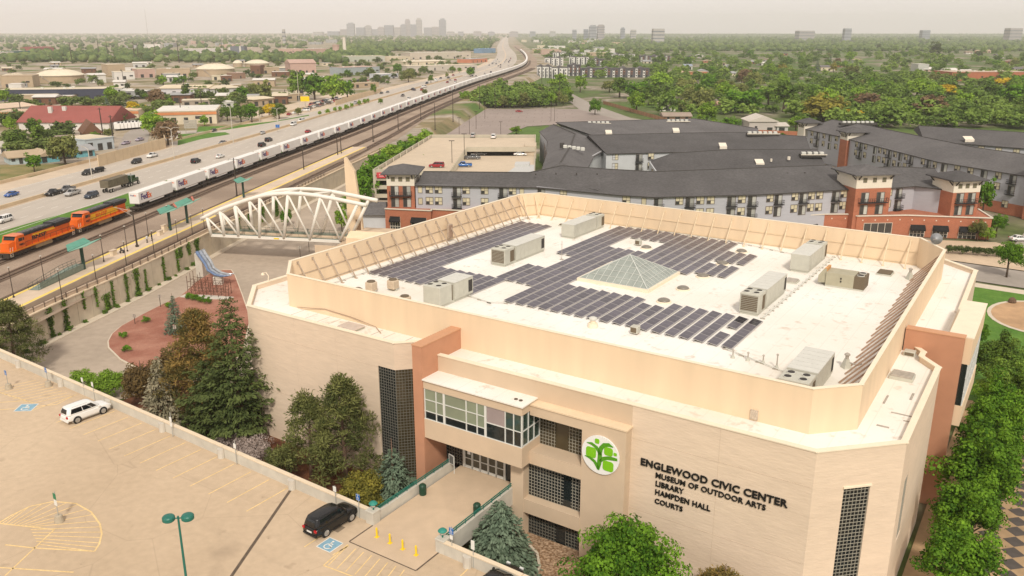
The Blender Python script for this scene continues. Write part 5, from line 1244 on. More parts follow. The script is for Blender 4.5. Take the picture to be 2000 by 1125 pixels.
  for o in (bo,):
   sm = o.modifiers.new('smooth', 'SUBSURF'); sm.levels = sm.render_levels = 1
  g = MB()
  for sy in (-1, 1):
   g.box(-L/2+0.4, L/2-0.5, sy*W-0.02*(sy > 0)-0.0*(sy < 0), sy*W+0.02*(sy < 0), 0.28, 0.36)
   g.tube([(ct[0]+0.4, sy*W*0.62, zr+0.03), (ct[1]-0.6, sy*W*0.62, zr+0.03)], 0.02, 5)
  g.build('trim', m_plastic if col != 'white' else m_rim, t)
  for x in (-0.35, 0.55):
   for sy in (-1, 1): MB().box(x-0.1, x+0.1, sy*W*0.985-0.02, sy*W*0.985+0.02, 0.86, 0.90).build('door_handle', pm, t)
  MB().box(-L/2-0.02, -L/2+0.03, -0.28, 0.28, 0.62, 0.76).build('licence_plate', m_head, t)
  MB().box(-L/2-0.015, -L/2+0.12, -0.78, 0.78, 0.33, 0.48).build('rear_bumper', m_plastic if col == 'black' else pm, t)
 for sy in (-1, 1):
  MB().bevbox(cb[1]-0.45, cb[1]-0.25, sy*W*1.04-0.09, sy*W*1.04+0.09, zb-0.02, zb+0.14, 0.03).build('mirror', pm, t)
  MB().box(-L/2-0.01, -L/2+0.10, sy*W*0.74-0.13, sy*W*0.74+0.13, 0.78 if kind != 'pickup' else 0.8, 0.98).build('tail_lamp', m_tail, t)
  MB().box(L/2-0.16, L/2-0.02, sy*W*0.68-0.16, sy*W*0.68+0.16, 0.66 if kind != 'pickup' else 0.8, 0.80 if kind != 'pickup' else 0.95).build('head_lamp', m_head, t)
  for sx in (-1, 1):
   ty, ri = wheel_mesh(wr, 0.24)
   w = empty('wheel', (sx*wx, sy*(W-0.115+0.03*detail), wr)); w.parent = t; w.rotation_euler = (0, 0, 0 if sy > 0 else math.pi)
   inst('tyre', ty, w); inst('rim', ri, w)
 if kind == 'pickup':
  MB().box(-2.7, -0.85, -0.80, 0.80, 1.12, 1.16).build('bed_liner', m_plastic, t)
  for sy in (-1, 1): MB().box(-2.8, -0.8, sy*0.9-0.06, sy*0.9+0.06, 1.1, 1.2).build('bed_rail', pm, t)
 return t
# --- cars on the deck
def face(a0, b0, a1, b1):
 p, q = XY(a0, b0), XY(a1, b1); d = q-p; return math.atan2(d.y, d.x)
make_car(P(169, 813, 0), face(-50.5, -13.8, -50.3, -8.5), 'suv', 'white', 'white SUV nosed up to the deck parapet', True)
make_car(P(648, 1026, 0), face(-12.2, -14.5, -12.0, -9), 'suv', 'black', 'black SUV parked beside the blue access symbol', True)
make_car(P(972, 1150, 0), face(7.2, -14.5, 7.4, -9), 'sedan', 'black', 'black car at the bottom edge, only its roof showing')
# ================================================================== street furniture on the deck
m_post = M('galvanised post', (0.36, 0.36, 0.33), rough=0.5, var=0.08)
m_signback = M('sign white', (0.72, 0.72, 0.68), rough=0.5, var=0.04)
m_signblue = M('sign blue', (0.03, 0.14, 0.42), rough=0.5, var=0.03)
m_signgreen = M('sign green', (0.03, 0.20, 0.10), rough=0.5, var=0.03)
m_yellow = M('bollard yellow', (0.82, 0.58, 0.03), rough=0.5, var=0.05)
m_cone = M('cast concrete', (0.42, 0.36, 0.27), var=0.1, scale=3)
def sign_post(loc, h, plates, label, base=False, rz=-PHI):
 t = empty('sign_post', loc, rz, label, 'sign', 'signs on the parking deck')
 z0 = 0.0
 if base: MB().lathe((0, 0, 0), [(0.42, 0), (0.40, 0.15), (0.30, 0.62), (0.22, 0.66)], 14).build('concrete_base', m_cone, t); z0 = 0.6
 MB().tube([(0, 0, z0), (0, 0, h)], 0.035, 6).build('post', m_post, t)
 for z, w, hh, mt, sym in plates:
  p = MB().box(-w/2, w/2, -0.065, -0.04, z, z+hh).build('plate', mt, t)
  if sym:
   g = MB().box(-w/2+0.03, w/2-0.03, -0.068, -0.064, z+0.03, z+0.055).box(-w/2+0.03, w/2-0.03, -0.068, -0.064, z+hh-0.055, z+hh-0.03)
   zc = z+hh*0.52
   g.box(-0.05, 0.0, -0.07, -0.066, zc+0.12, zc+0.19).box(-0.05, -0.005, -0.07, -0.066, zc-0.05, zc+0.1).box(-0.05, 0.09, -0.07, -0.066, zc-0.06, zc-0.02).box(0.06, 0.1, -0.07, -0.066, zc-0.15, zc-0.05)
   for q in range(7):
    t0, t1 = R(130+q*32), R(130+(q+1)*32); g.beam((-0.01+0.11*math.cos(t0), -0.068, zc-0.07+0.11*math.sin(t0)), (-0.01+0.11*math.cos(t1), -0.068, zc-0.07+0.11*math.sin(t1)), 0.004, 0.03)
   g.build('wheelchair_mark', m_signback, p)
 return t
BL = (1.75, 0.42, 0.6, m_signblue, True); WH = (1.75, 0.36, 0.5, m_signback, False); WH2 = (1.2, 0.36, 0.45, m_signback, False)
sign_post(XY(-62.1, -12.7), 2.3, [BL], 'blue access sign on a concrete cone, leftmost on the deck', True)
sign_post(XY(-59.0, -9.7), 2.3, [BL], 'blue access sign on a concrete cone against the parapet', True)
sign_post(XY(-52.8, -8.5-0.4), 2.3, [WH], 'small white sign, left one behind the white SUV')
sign_post(XY(-50.6, -8.5-0.5), 2.3, [WH], 'small white sign at the bonnet of the white SUV')
sign_post(XY(-35.4, -9.7), 2.8, [WH, WH2], 'stacked pair of white signs in the middle of the parapet')
sign_post(XY(-25.2, -9.9), 2.6, [WH], 'single white sign right of the stacked pair')
sign_post(XY(-11.5, -10.35), 2.3, [WH], 'single white sign in front of the black SUV')
sign_post(XY(-8.8, -10.3), 2.35, [BL], 'blue access sign left of the walkway')
sign_post(XY(1.35, -10.5), 2.9, [(2.2, 0.42, 0.6, m_signblue, True), (1.75, 0.28, 0.35, m_signback, False)], 'tall blue access sign right of the walkway')
sign_post(XY(3.5, -10.6), 2.4, [(1.7, 0.33, 0.8, m_signback, False)], 'white parking sign right of the tall blue one')
sign_post(XY(-29.8, -24.8), 2.9, [(2.2, 0.42, 0.55, m_signgreen, False), (1.6, 0.42, 0.5, m_signback, False)], 'green and white sign on a concrete cone in the painted island', True)
for i, (a, b) in enumerate(((-5.63, -11.6), (-4.15, -11.66), (-2.73, -11.73), (-1.31, -11.76))):
 t = empty('bollard', XY(a, b, 0.014), -PHI, ['first', 'second', 'third', 'fourth'][i]+' yellow bollard of the walkway row, counted from the black SUV', 'bollard', 'yellow bollards across the walkway')
 MB().lathe((0, 0, 0), [(0.085, 0), (0.085, 0.80), (0.06, 0.87), (0.01, 0.9)], 10).build('tube', m_yellow, t); MB().box(-0.16, 0.16, -0.16, 0.16, 0, 0.025).build('foot_plate', m_yellow, t)
for a, b, lab in ((-6.7, -4.3, 'dark green litter bin by the left walkway wall'), (-0.75, -4.2, 'dark green litter bin by the right walkway wall')):
 t = empty('litter_bin', XY(a, b, 0.012), -PHI, lab, 'bin', 'walkway litter bins'); mg = M('bin green', (0.012, 0.05, 0.028), rough=0.45, var=0.1)
 MB().lathe((0, 0, 0), [(0.30, 0), (0.33, 0.05), (0.33, 0.78), (0.30, 0.82)], 16).build('drum', mg, t); MB().lathe((0, 0, 0.82), [(0.34, 0), (0.34, 0.08), (0.24, 0.2), (0.1, 0.24)], 16).build('lid', mg, t); MB().lathe((0, 0, 0.80), [(0.13, 0.22), (0.13, 0.25)], 10).build('opening', m_plastic, t)
t = empty('sign_board', XY(-6.95, 0.35, 0.012), -PHI-R(15), 'grey framed notice board on two legs before the doors', 'sign board')
MB().box(-0.40, 0.40, -0.04, 0.02, 0.85, 0.90).box(-0.40, 0.40, -0.04, 0.02, 1.75, 1.82).box(-0.40, -0.33, -0.04, 0.02, 0.0, 1.8).box(0.33, 0.40, -0.04, 0.02, 0.0, 1.8).build('frame', m_galum, t); MB().box(-0.33, 0.33, -0.03, 0.0, 0.9, 1.75).build('panel', M('slate panel', (0.12, 0.12, 0.11), var=0.2), t)
for a, b, lab in ((-7.3, -10.1, 'green mushroom lamp on the left walkway pier'), (0.11, -10.1, 'green mushroom lamp on the right walkway pier')):
 t = empty('pier_lamp', XY(a, b, 1.25), -PHI, lab, 'lamp', 'walkway pier lamps'); MB().cyl((0, 0), 0.07, 0, 0.5, 8).build('stem', m_green, t)
 MB().lathe((0, 0, 0.28), [(0.12, 0), (0.2, 0.15), (0.16, 0.3)], 12).build('globe', M('frosted globe', (0.75, 0.72, 0.62), rough=0.4), t); MB().lathe((0, 0, 0.55), [(0.36, 0), (0.38, 0.06), (0.24, 0.2), (0.05, 0.26)], 14).build('hood', M('verdigris hood', (0.03, 0.24, 0.19), rough=0.5, var=0.1), t)
p = P(348, 1012, 8.6)
t = empty('lamp_post', (p.x, p.y, 0), R(8), 'tall green lamp post with two drum heads on the deck', 'lamp post')
MB().tube([(0, 0, 0), (0, 0, 8.75)], [0.11, 0.07], 8).build('pole', m_green, t); MB().tube([(-0.5, 0, 8.6), (0.5, 0, 8.6)], 0.05, 6).build('cross_arm', m_green, t)
for sx in (-1, 1): h = MB().lathe((sx*0.62, 0, 8.45), [(0.36, 0), (0.42, 0.06), (0.42, 0.28), (0.36, 0.36), (0.1, 0.40)], 16).build('lamp_head', m_green, t); MB().cyl((sx*0.62, 0), 0.34, 8.43, 8.45, 14).build('lens', M('lamp lens', (0.55, 0.52, 0.45)), h)
# ================================================================== retaining wall, vines, fence
WLD = empty('retaining_wall', (WALLX(150), 150, Z_LOOP), 0, 'tall pale concrete retaining wall with hanging vines above the drive', 'wall')
wlo = Vector((-WALLX(150), -150, -Z_LOOP))
m_rw = M('retaining wall panel', (0.56, 0.49, 0.375), var=0.06, scale=0.8, var2=0.12, scale2=0.3)
def wseg(y0, y1, x0, x1, z0, z1, name, mat, parent=WLD, lo=wlo):
 a, b = WALLX(y0), WALLX(y1)
 return MB().add([(a+x0, y0, z0), (a+x1, y0, z0), (b+x1, y1, z0), (b+x0, y1, z0), (a+x0, y0, z1), (a+x1, y0, z1), (b+x1, y1, z1), (b+x0, y1, z1)],
  [(3, 2, 1, 0), (4, 5, 6, 7), (0, 1, 5, 4), (1, 2, 6, 5), (2, 3, 7, 6), (3, 0, 4, 7)]).build(name, mat, parent, lo)
y = 104.0
while y < 330:
 wseg(y+0.05, y+3.65, -0.05, 0.12, Z_LOOP-0.3, Z_PLAT+0.2-1.9, 'wall_panel', m_rw)
 wseg(y+0.05, y+3.65, -0.05, 0.12, Z_PLAT+0.22-1.9, Z_PLAT-0.2, 'wall_panel', m_rw)
 wseg(y-0.02, y+0.05, -0.08, 0.06, Z_LOOP-0.3, Z_PLAT-0.2, 'joint', m_lead); y += 3.7
for yy in range(104, 330, 15):
 wseg(yy, min(yy+15, 330), -0.5, 0.25, Z_PLAT-0.2, Z_PLAT+0.0, 'coping', m_cap)
 wseg(yy, min(yy+15, 330), -0.35, -0.15, Z_PLAT+0.0, Z_PLAT+0.75, 'parapet', m_platform)
m_bpost = M('weathered fence post', (0.16, 0.12, 0.09), var=0.2)
for k in range(58):
 yy = 112+k*2.6
 if 176 < yy < 186: continue
 MB().box(-0.07, 0.07, -0.07, 0.07, 0, 1.0).build('rail_post', m_bpost, WLD, Vector((WALLX(yy)-0.05, yy, Z_PLAT-0.05))+wlo)
g = MB()
for z in (0.55, 0.95):
 yy = 112
 while yy < 262: g.tube([(WALLX(yy)-0.05, yy, Z_PLAT+z), (WALLX(yy+6)-0.05, yy+6, Z_PLAT+z)], 0.02, 4); yy += 6
g.build('wire_rail', m_bpost, WLD, wlo)
def vine(y, w, z0, z1, seed, label):
 """hanging creeper: leaves scattered over a tapering streak on the wall"""
 rs = np.random.RandomState(seed); n = int(260*w*(z1-z0)/3.0)+80
 f = rs.uniform(0, 1, n)**0.85; z = z1-(z1-z0)*f
 ww = w*(0.45+0.55*np.abs(np.sin(f*4+seed)))*(1-0.25*f)
 yy = y+rs.normal(size=n)*ww*0.42; x = np.array([WALLX(v) for v in yy])+0.14+np.abs(rs.normal(size=n))*0.14
 V, Q = leaf_quads(rs, np.stack([x, yy, z], 1)-np.array([WALLX(y), y, z0]), np.tile([1.0, 0, 0.45], (n, 1))+rs.normal(size=(n, 3))*0.5, rs.uniform(0.18, 0.42, n))
 o = inst('vine', np_mesh('vine', V, Q, rs.uniform(0, 1, n), [LEAF['ivy']]), None, (WALLX(y), y, z0)); tag(o, label, 'vine', 'vines on the retaining wall')
VN = [(130.6, 1.0, -8.4, -3.2), (134.2, 0.9, -8.4, -3.0), (138.8, 0.45, -6.2, -3.0), (142.0, 0.5, -6.8, -3.0), (144.6, 1.5, -8.4, -5.2), (146.4, 0.5, -8.2, -3.2), (150.6, 0.8, -8.4, -3.1), (153.9, 1.2, -8.4, -3.1), (156.8, 0.5, -8.3, -4.0), (163.5, 0.7, -8.4, -3.3), (169.2, 0.9, -7.9, -3.1), (170.8, 1.3, -5.4, -3.1), (174.4, 1.3, -5.8, -3.0), (178.0, 1.6, -6.5, -3.0), (199, 1.4, -7.5, -3.0), (205, 1.8, -8.0, -3.0), (213, 1.6, -7.0, -3.0), (222, 2.0, -7.5, -3.0)]
WORDS = ['first', 'second', 'third', 'fourth', 'fifth', 'sixth', 'seventh', 'eighth', 'ninth', 'tenth', 'eleventh', 'twelfth', 'thirteenth', 'fourteenth', 'fifteenth', 'sixteenth', 'seventeenth', 'eighteenth', 'nineteenth', 'twentieth', 'twenty-first', 'twenty-second', 'twenty-third', 'twenty-fourth', 'twenty-fifth', 'twenty-sixth', 'twenty-seventh', 'twenty-eighth', 'twenty-ninth', 'thirtieth']
for i, (y, w, z0, z1) in enumerate(VN): vine(y, w, z0, z1, 60+i, WORDS[i]+' green vine streak on the retaining wall, counted from the broad pine end')
rs_ = random.Random(3)
wc = crown('crown', 53, [LEAF['ivy']], 0.7, 0.5, 0.35, 16, 40, 0.2, 0.4)
for i in range(16):
 y = 124+i*3.6+rs_.uniform(-1, 1)
 tree('shrub', wc, None, Vector((WALLX(y)+0.7, y, Z_LOOP+0.1)), WORDS[i]+' weedy tuft along the retaining wall foot', 'bush', 'weeds at the wall foot', scale=rs_.uniform(0.5, 1.1), rz=i)
# ================================================================== railway station
m_teal = M('sea green canopy', (0.10, 0.30, 0.22), rough=0.55, var=0.12, scale=0.8)
m_teal2 = M('pale sea green canopy', (0.19, 0.40, 0.30), rough=0.55, var=0.1, scale=0.8)
m_tealsteel = M('dark green steel', (0.025, 0.07, 0.055), rough=0.5, var=0.1)
m_pole = M('dark bronze pole', (0.055, 0.042, 0.032), rough=0.5, var=0.1)
def on_platform(o, y, z=Z_PLAT): return Vector((XT(y)+o, y, z))
def rz_track(y): return track_dir(y)
def canopy(y, o, label, L=7.0, red=False):
 t = empty('platform_canopy', on_platform(o, y), rz_track(y), label, 'canopy', 'platform canopies')
 MB().beam((0, 0, 0), (0, 0, 4.3), 0.5, 0.4).build('column', m_tealsteel, t)
 # two wings folded along the middle: thin tapering blades
 for sy, mt in ((-1, m_teal2), (1, m_teal)):
  MB().add([(-L/2, 0, 4.35), (L*0.42, 0, 4.5), (L*0.5, sy*1.8, 5.1), (-L*0.15, sy*2.1, 4.9), (-L/2, 0, 4.45), (L*0.42, 0, 4.6), (L*0.5, sy*1.8, 5.18), (-L*0.15, sy*2.1, 4.98)],
  [(0, 1, 2, 3), (4, 7, 6, 5), (0, 4, 5, 1), (1, 5, 6, 2), (2, 6, 7, 3), (3, 7, 4, 0)]).build('wing', mt, t)
 MB().tube([(-L/2, 0, 4.42), (L*0.42, 0, 4.55)], 0.1, 6).build('spine', m_tealsteel, t)
 if red: MB().beam((L*0.1, -1.6, 5.2), (L*0.52, 0.6, 5.4), 0.4, 0.12).build('red_fin', M('faded red fin', (0.50, 0.16, 0.11), var=0.1), t)
def yat(u, v, z): return P(u, v, z).y
yc1 = yat(163, 526, Z_PLAT)
canopy(yc1, 22.4, 'sea green winged canopy over the ramp at the near end of the platform', 8.0)
canopy(yat(335, 450, Z_PLAT), 22.2, 'lower sea green canopy of the pair by the white bridge', 7.0, True)
canopy(yat(357, 438, Z_PLAT)+1.5, 22.2, 'taller sea green canopy of the pair by the white bridge', 8.5, True)
canopy(yat(511, 386, Z_PLAT), 22.2, 'small sea green canopy beyond the white bridge', 6.0)
# raised access ramp
ry = yat(120, 545, Z_PLAT)
t = empty('access_ramp', on_platform(21.6, ry), rz_track(ry), 'grey green railed access ramp on the platform', 'ramp')
m_ramp = M('grey green steel', (0.20, 0.24, 0.20), rough=0.6, var=0.15)
MB().add([(-7, -0.9, 0), (7, -0.9, 0), (7, 0.9, 0), (-7, 0.9, 0), (-7, -0.9, 0.05), (2, -0.9, 0.95), (7, -0.9, 0.95), (7, 0.9, 0.95), (2, 0.9, 0.95), (-7, 0.9, 0.05)], [(4, 5, 8, 9), (5, 6, 7, 8), (0, 1, 6, 5, 4), (2, 3, 9, 8, 7), (1, 2, 7, 6)]).build('deck', m_ramp, t)
for sy in (-0.95, 0.95):
 g = MB()
 for h in (0.45, 0.95): g.tube([(-7, sy, 0.05+h), (2, sy, 0.95+h), (7, sy, 0.95+h)], 0.035, 5)
 for k in range(12): x = -7+k*1.27; zz = 0.05+max(0, min(1, (x+7)/9))*0.9; g.tube([(x, sy, zz), (x, sy, zz+0.97)], 0.03, 4)
 g.build('railing', m_tealsteel, t)
 MB().box(-6.5, 7, sy-0.02, sy+0.02, 0.25, 1.2).build('side_panel', m_ramp, t) if sy < 0 else None
# platform lamps: thin poles
for i, (u, v) in enumerate(((203, 511), (248, 524), (189, 554), (122, 585), (27, 581), (88, 556), (302, 501), (348, 477), (377, 466), (290, 462), (249, 491), (330, 446), (400, 452))):
 q = P(u, v, Z_PLAT); t = empty('platform_lamp', q, rz_track(q.y), WORDS[i]+' thin bronze platform lamp, counted across the platform scene', 'lamp post', 'thin platform lamps')
 MB().tube([(0, 0, 0), (0, 0, 5.2)], [0.075, 0.05], 6).build('pole', m_pole, t); MB().lathe((0, 0, 5.15), [(0.08, 0), (0.24, 0.08), (0.2, 0.2), (0.04, 0.26)], 10).build('head', m_lead, t); MB().cyl((0, 0), 0.16, 0, 0.3, 8).build('base', m_pole, t)
# benches, bins, ticket boxes and waiting people
for i, (u, v, lab) in enumerate(((222, 498, 'stone seat block in the middle of the platform'), (313, 459, 'stone seat block near the green canopies'), (322, 452, 'taller stone block beside the green canopies'))):
 q = P(u, v, Z_PLAT); t = empty('seat_block', q, rz_track(q.y), lab, 'seat', 'platform seats'); MB().bevbox(-0.8, 0.8, -0.35, 0.35, 0, 0.95+0.5*(i == 2), 0.06).build('block', m_cap, t); MB().bevbox(-0.9, 0.9, -0.42, 0.42, 0.95+0.5*(i == 2), 1.08+0.5*(i == 2), 0.03).build('slab', m_platform, t)
def person(loc, rz, top, legs, label, sit=False):
 """standing or seated figure: one skinned surface, clothing told apart by material"""
 g = MB()
 t = empty('person', loc, rz, label, 'person')
 def limb(pts, rs_): return MB().tube(pts, rs_, 8)
 body = MB()
 k = 0.45 if sit else 0.86
 body.loft([[(rx*math.cos(a)+ox, ry*math.sin(a), z) for a in np.linspace(0, 2*math.pi, 11)[:-1]] for rx, ry, z, ox in ((0.13, 0.17, k-0.04, 0), (0.14, 0.18, k+0.08, 0), (0.12, 0.155, k+0.25, 0), (0.13, 0.19, k+0.45, 0), (0.11, 0.20, k+0.54, 0), (0.06, 0.08, k+0.60, 0), (0.055, 0.06, k+0.66, 0.01))])
 for s in (-1, 1):
  if sit: a = limb([(0, s*0.2, k+0.5), (0.06, s*0.26, k+0.25), (0.3, s*0.16, k+0.18)], [0.06, 0.05, 0.035])
  else: a = limb([(0, s*0.2, k+0.5), (-0.02, s*0.26, k+0.2), (0.06, s*0.25, k-0.05)], [0.06, 0.05, 0.035])
  body.add(a.v, a.f)
 o = body.build('body', M('clothing '+top[0], top[1], var=0.1), t, smooth=True)
 lg = MB()
 for s in (-1, 1):
  pts = [(0, s*0.09, k+0.02), (0.42, s*0.1, k+0.02), (0.44, s*0.1, 0.05)] if sit else [(0, s*0.09, 0.9), (0.03, s*0.1, 0.47), (-0.02, s*0.1, 0.06)]
  a = limb(pts, [0.095, 0.07, 0.05]); lg.add(a.v, a.f)
  fx = 0.44 if sit else 0.0; lg.bevbox(fx-0.08, fx+0.2, s*0.1-0.05, s*0.1+0.05, 0, 0.09, 0.02)
 lg.build('trousers', M('clothing '+legs[0], legs[1], var=0.1), t, smooth=True)
 MB().lathe((0.02, 0, k+0.64), [(0.05, 0), (0.085, 0.06), (0.095, 0.13), (0.09, 0.19), (0.05, 0.24), (0.01, 0.255)], 10).build('head', M('skin', (0.36, 0.22, 0.15)), t, smooth=True)
 MB().lathe((-0.005, 0, k+0.74), [(0.1, 0), (0.105, 0.06), (0.09, 0.12), (0.05, 0.16), (0.01, 0.17)], 10).build('hair', M('dark hair', (0.02, 0.015, 0.012)), t, smooth=True)
q = P(237, 494, Z_PLAT); person(q, rz_track(q.y)-1.6, ('dark', (0.03, 0.03, 0.035)), ('darkgrey', (0.05, 0.05, 0.05)), 'person in dark clothes sitting on the platform', True)
t = empty('platform_bench', q+Vector((0.05, 0.25, 0)), rz_track(q.y), 'dark platform bench with a seated person', 'bench'); MB().box(-0.7, 0.7, -0.2, 0.2, 0.38, 0.44).build('seat', m_pole, t); [MB().box(x-0.04, x+0.04, -0.18, 0.18, 0, 0.38).build('leg', m_pole, t) for x in (-0.6, 0.6)]
q = P(288, 474, Z_PLAT); person(q, rz_track(q.y)+1.2, ('white', (0.6, 0.6, 0.6)), ('black', (0.02, 0.02, 0.02)), 'person in a white top and black trousers standing on the platform')
q = P(297, 470, Z_PLAT); person(q, rz_track(q.y)+2.5, ('black', (0.02, 0.02, 0.02)), ('darkgrey', (0.05, 0.05, 0.05)), 'person dressed in black standing beside the one in white')
# tall railway poles
for i, (u, vb, vt, arm) in enumerate(((268, 482, 413, 1), (463, 384, 313, 0), (594, 338, 292, 0), (667, 306, 262, 0), (660, 309, 262, 0), (729, 277, 245, 0), (778, 253, 224, 0), (822, 233, 206, 0), (850, 254, 206, 0), (885, 238, 181, 0), (937, 213, 170, 0), (967, 213, 163, 0), (1092, 195, 150, 0), (1058, 168, 145, 0))):
 zz = Z_PLAT if i == 0 else Z_RAIL
 q = P(u, vb, zz); d = q.y*cP-(zz-CAM_H)*sP; h = (vb-vt)*d/FPX/cP*1.02
 if i >= 8: zz = q.z
 t = empty('catenary_pole', q, rz_track(min(q.y, 2000)), WORDS[i]+' tall dark railway pole, counted from the near platform outwards', 'pole', 'tall railway poles')
 MB().tube([(0, 0, 0), (0, 0, h)], [0.20, 0.12], 7).build('mast', m_pole, t); MB().cyl((0, 0), 0.35, 0, 0.4, 8).build('base', m_pole, t)
 if arm: MB().tube([(0, 0, h-0.3), (0.3, 4.2, h+0.35)], 0.06, 5).build('bracket', m_lead, t); MB().tube([(0, 0, h-1.4), (0.25, 3.2, h+0.2)], 0.04, 5).build('strut', m_lead, t)
 else: MB().tube([(0, -1.6, h-0.4), (0, 1.6, h-0.4)], 0.06, 5).build('cross_arm', m_pole, t)
# ================================================================== the freight train
m_orange = M('locomotive orange', (0.72, 0.13, 0.012), rough=0.45, var=0.08, scale=0.8, var2=0.08, scale2=0.2)
m_locoy = M('locomotive yellow', (0.80, 0.42, 0.015), rough=0.45, var=0.06)
m_locok = M('locomotive black', (0.022, 0.022, 0.024), rough=0.5, var=0.2, scale=1.0)
m_truck = M('grimy running gear', (0.055, 0.042, 0.032), var=0.3, scale=2.0)
m_tank = M('dusty fuel tank', (0.30, 0.22, 0.13), var=0.15, scale=1.0)
m_handrail = M('pale handrail', (0.60, 0.52, 0.42), rough=0.5, var=0.05)
m_roofgrey = M('grey loco roof', (0.12, 0.12, 0.12), var=0.3, scale=1.5)
def train_pt(y, z=Z_RAIL+0.26): return Vector((XT(y), y, z))
def rail_wheels(t, xs_, half=0.76, r=0.5):
 for x in xs_:
  for s in (-1, 1):
   MB().loft([[(x+r*math.cos(a), s*half-0.07, r+r*math.sin(a)) for a in np.linspace(0, 6.2832, 13)[:-1]], [(x+r*math.cos(a), s*half+0.07, r+r*math.sin(a)) for a in np.linspace(0, 6.2832, 13)[:-1]]]).build('wheel', m_truck, t)
def loco(y0, y1, label, light):
 ym = (y0+y1)/2; L = (y1-y0)/math.cos(math.pi/2-track_dir(ym)); h = L/2
 t = empty('locomotive', train_pt(ym), rz_track(ym), label, 'locomotive')      # +x points away from the viewer, the cab is at -x
 MB().box(-h+0.3, h-0.3, -1.45, 1.45, 1.25, 1.6).build('frame', m_orange, t)
 MB().box(-h+0.3, h-0.3, -1.47, 1.47, 1.42, 1.52).build('sill_stripe', m_locoy, t)
 MB().box(-2.6, 2.8, -1.3, 1.3, 0.45, 1.25).build('fuel_tank', m_tank, t)
 for c in (-h+4.0, h-4.0):
  b = MB().box(c-2.4, c+2.4, -1.15, 1.15, 0.45, 0.95).box(c-2.7, c+2.7, -1.2, -1.0, 0.6, 1.1).box(c-2.7, c+2.7, 1.0, 1.2, 0.6, 1.1).build('bogie', m_truck, t)
  rail_wheels(t, (c-1.9, c, c+1.9))
 # nose, cab, hood
 MB().loft([[(-h+0.75, -0.95, 1.6), (-h+0.75, 0.95, 1.6), (-h+0.95, 0.95, 3.1), (-h+0.95, -0.95, 3.1)], [(-h+2.3, -1.25, 1.6), (-h+2.3, 1.25, 1.6), (-h+2.3, 1.25, 3.35), (-h+2.3, -1.25, 3.35)]]).build('nose', m_orange, t)
 cab = MB().extrude([(-h+2.2, -1.5, 1.6), (-h+5.0, -1.5, 1.6), (-h+5.0, -1.5, 4.25), (-h+3.0, -1.5, 4.35), (-h+2.35, -1.5, 3.4)], (0, 3.0, 0)).build('cab', m_orange, t)
 MB().add([(-h+2.36, -1.2, 3.48), (-h+2.36, 1.2, 3.48), (-h+2.86, 1.2, 4.2), (-h+2.86, -1.2, 4.2)], [(0, 1, 2, 3)]).build('windscreen', m_carglass, cab, (-0.03, 0, 0.02))
 for s in (-1, 1): MB().box(-h+3.2, -h+4.3, s*1.515-0.01, s*1.515+0.01, 3.1, 3.75).box(-h+4.45, -h+4.85, s*1.515-0.01, s*1.515+0.01, 3.1, 3.75).build('side_window', m_carglass, cab)
 MB().loft([[(-h+2.5, -1.52, 4.3), (-h+5.05, -1.52, 4.24), (-h+5.05, 1.52, 4.24), (-h+2.5, 1.52, 4.3)], [(-h+2.8, -0.8, 4.55), (-h+4.9, -0.8, 4.5), (-h+4.9, 0.8, 4.5), (-h+2.8, 0.8, 4.55)]]).build('cab_roof', M('faded cab roof', (0.62, 0.22, 0.12), var=0.1), cab)
 x0, x1 = -h+5.0, h-1.2
 MB().box(x0, x1, -1.0, 1.0, 1.6, 3.75).build('engine_hood', m_orange, t)
 if light: MB().box(x0+1.0, x1-3.5, -1.02, 1.02, 2.0, 3.35).build('yellow_band', m_locoy, t)
 else: MB().box(x0+3.2, x1-5.0, -1.02, 1.02, 3.1, 3.5).build('yellow_band', m_locoy, t)
 MB().bevbox(x0, x1-5.2, -1.08, 1.08, 3.72, 4.25, 0.1).build('hood_roof', m_locok, t)
 MB().extrude([(x1-5.2, -1.05, 3.35), (x1-5.2, -1.5, 3.95), (x1-5.2, -1.45, 4.4), (x1-5.2, 1.45, 4.4), (x1-5.2, 1.5, 3.95), (x1-5.2, 1.05, 3.35)], (5.3, 0, 0)).build('radiator_wing', m_locok, t)
 for k in range(4): MB().cyl((x1-4.5+k*1.25, 0), 0.5, 4.4, 4.48, 12).build('roof_fan', m_roofgrey, t)
 for k in range(5): MB().bevbox(x0+0.8+k*1.5, x0+1.9+k*1.5, -0.7, 0.7, 4.25, 4.40, 0.05).build('roof_box', m_roofgrey, t)
 for k in range(7): MB().box(x0+0.6+k*1.45, x0+1.9+k*1.45, -1.035, -1.02, 2.1, 3.0).build('hood_door', m_orange if not light else m_locoy, t)
 for s in (-1, 1):
  g = MB(); g.tube([(-h+5.2, s*1.42, 2.55), (h-0.6, s*1.42, 2.55)], 0.035, 5)
  for k in range(9): x = -h+5.2+(L-5.8)*k/8; g.tube([(x, s*1.42, 1.6), (x, s*1.42, 2.55)], 0.03, 4)
  g.build('handrail', m_locok, t)
  g = MB()
  for x in (-h+0.45, h-0.45):
   sg = 1 if x < 0 else -1
   g.tube([(x, s*1.4, 0.5), (x, s*1.4, 1.6), (x+sg*0.25, s*1.4, 2.4)], 0.045, 5).tube([(x+sg*0.7, s*1.42, 0.5), (x+sg*0.7, s*1.42, 1.6), (x+sg*0.9, s*1.42, 2.4)], 0.045, 5)
   for k in range(3): g.beam((x, s*1.4, 0.55+k*0.35), (x+sg*0.7, s*1.4, 0.55+k*0.35), 0.25, 0.04)
  g.build('steps', m_handrail, t)
 MB().box(-h-0.1, -h+0.35, -1.3, 1.3, 0.35, 1.3).build('plow', m_truck, t)
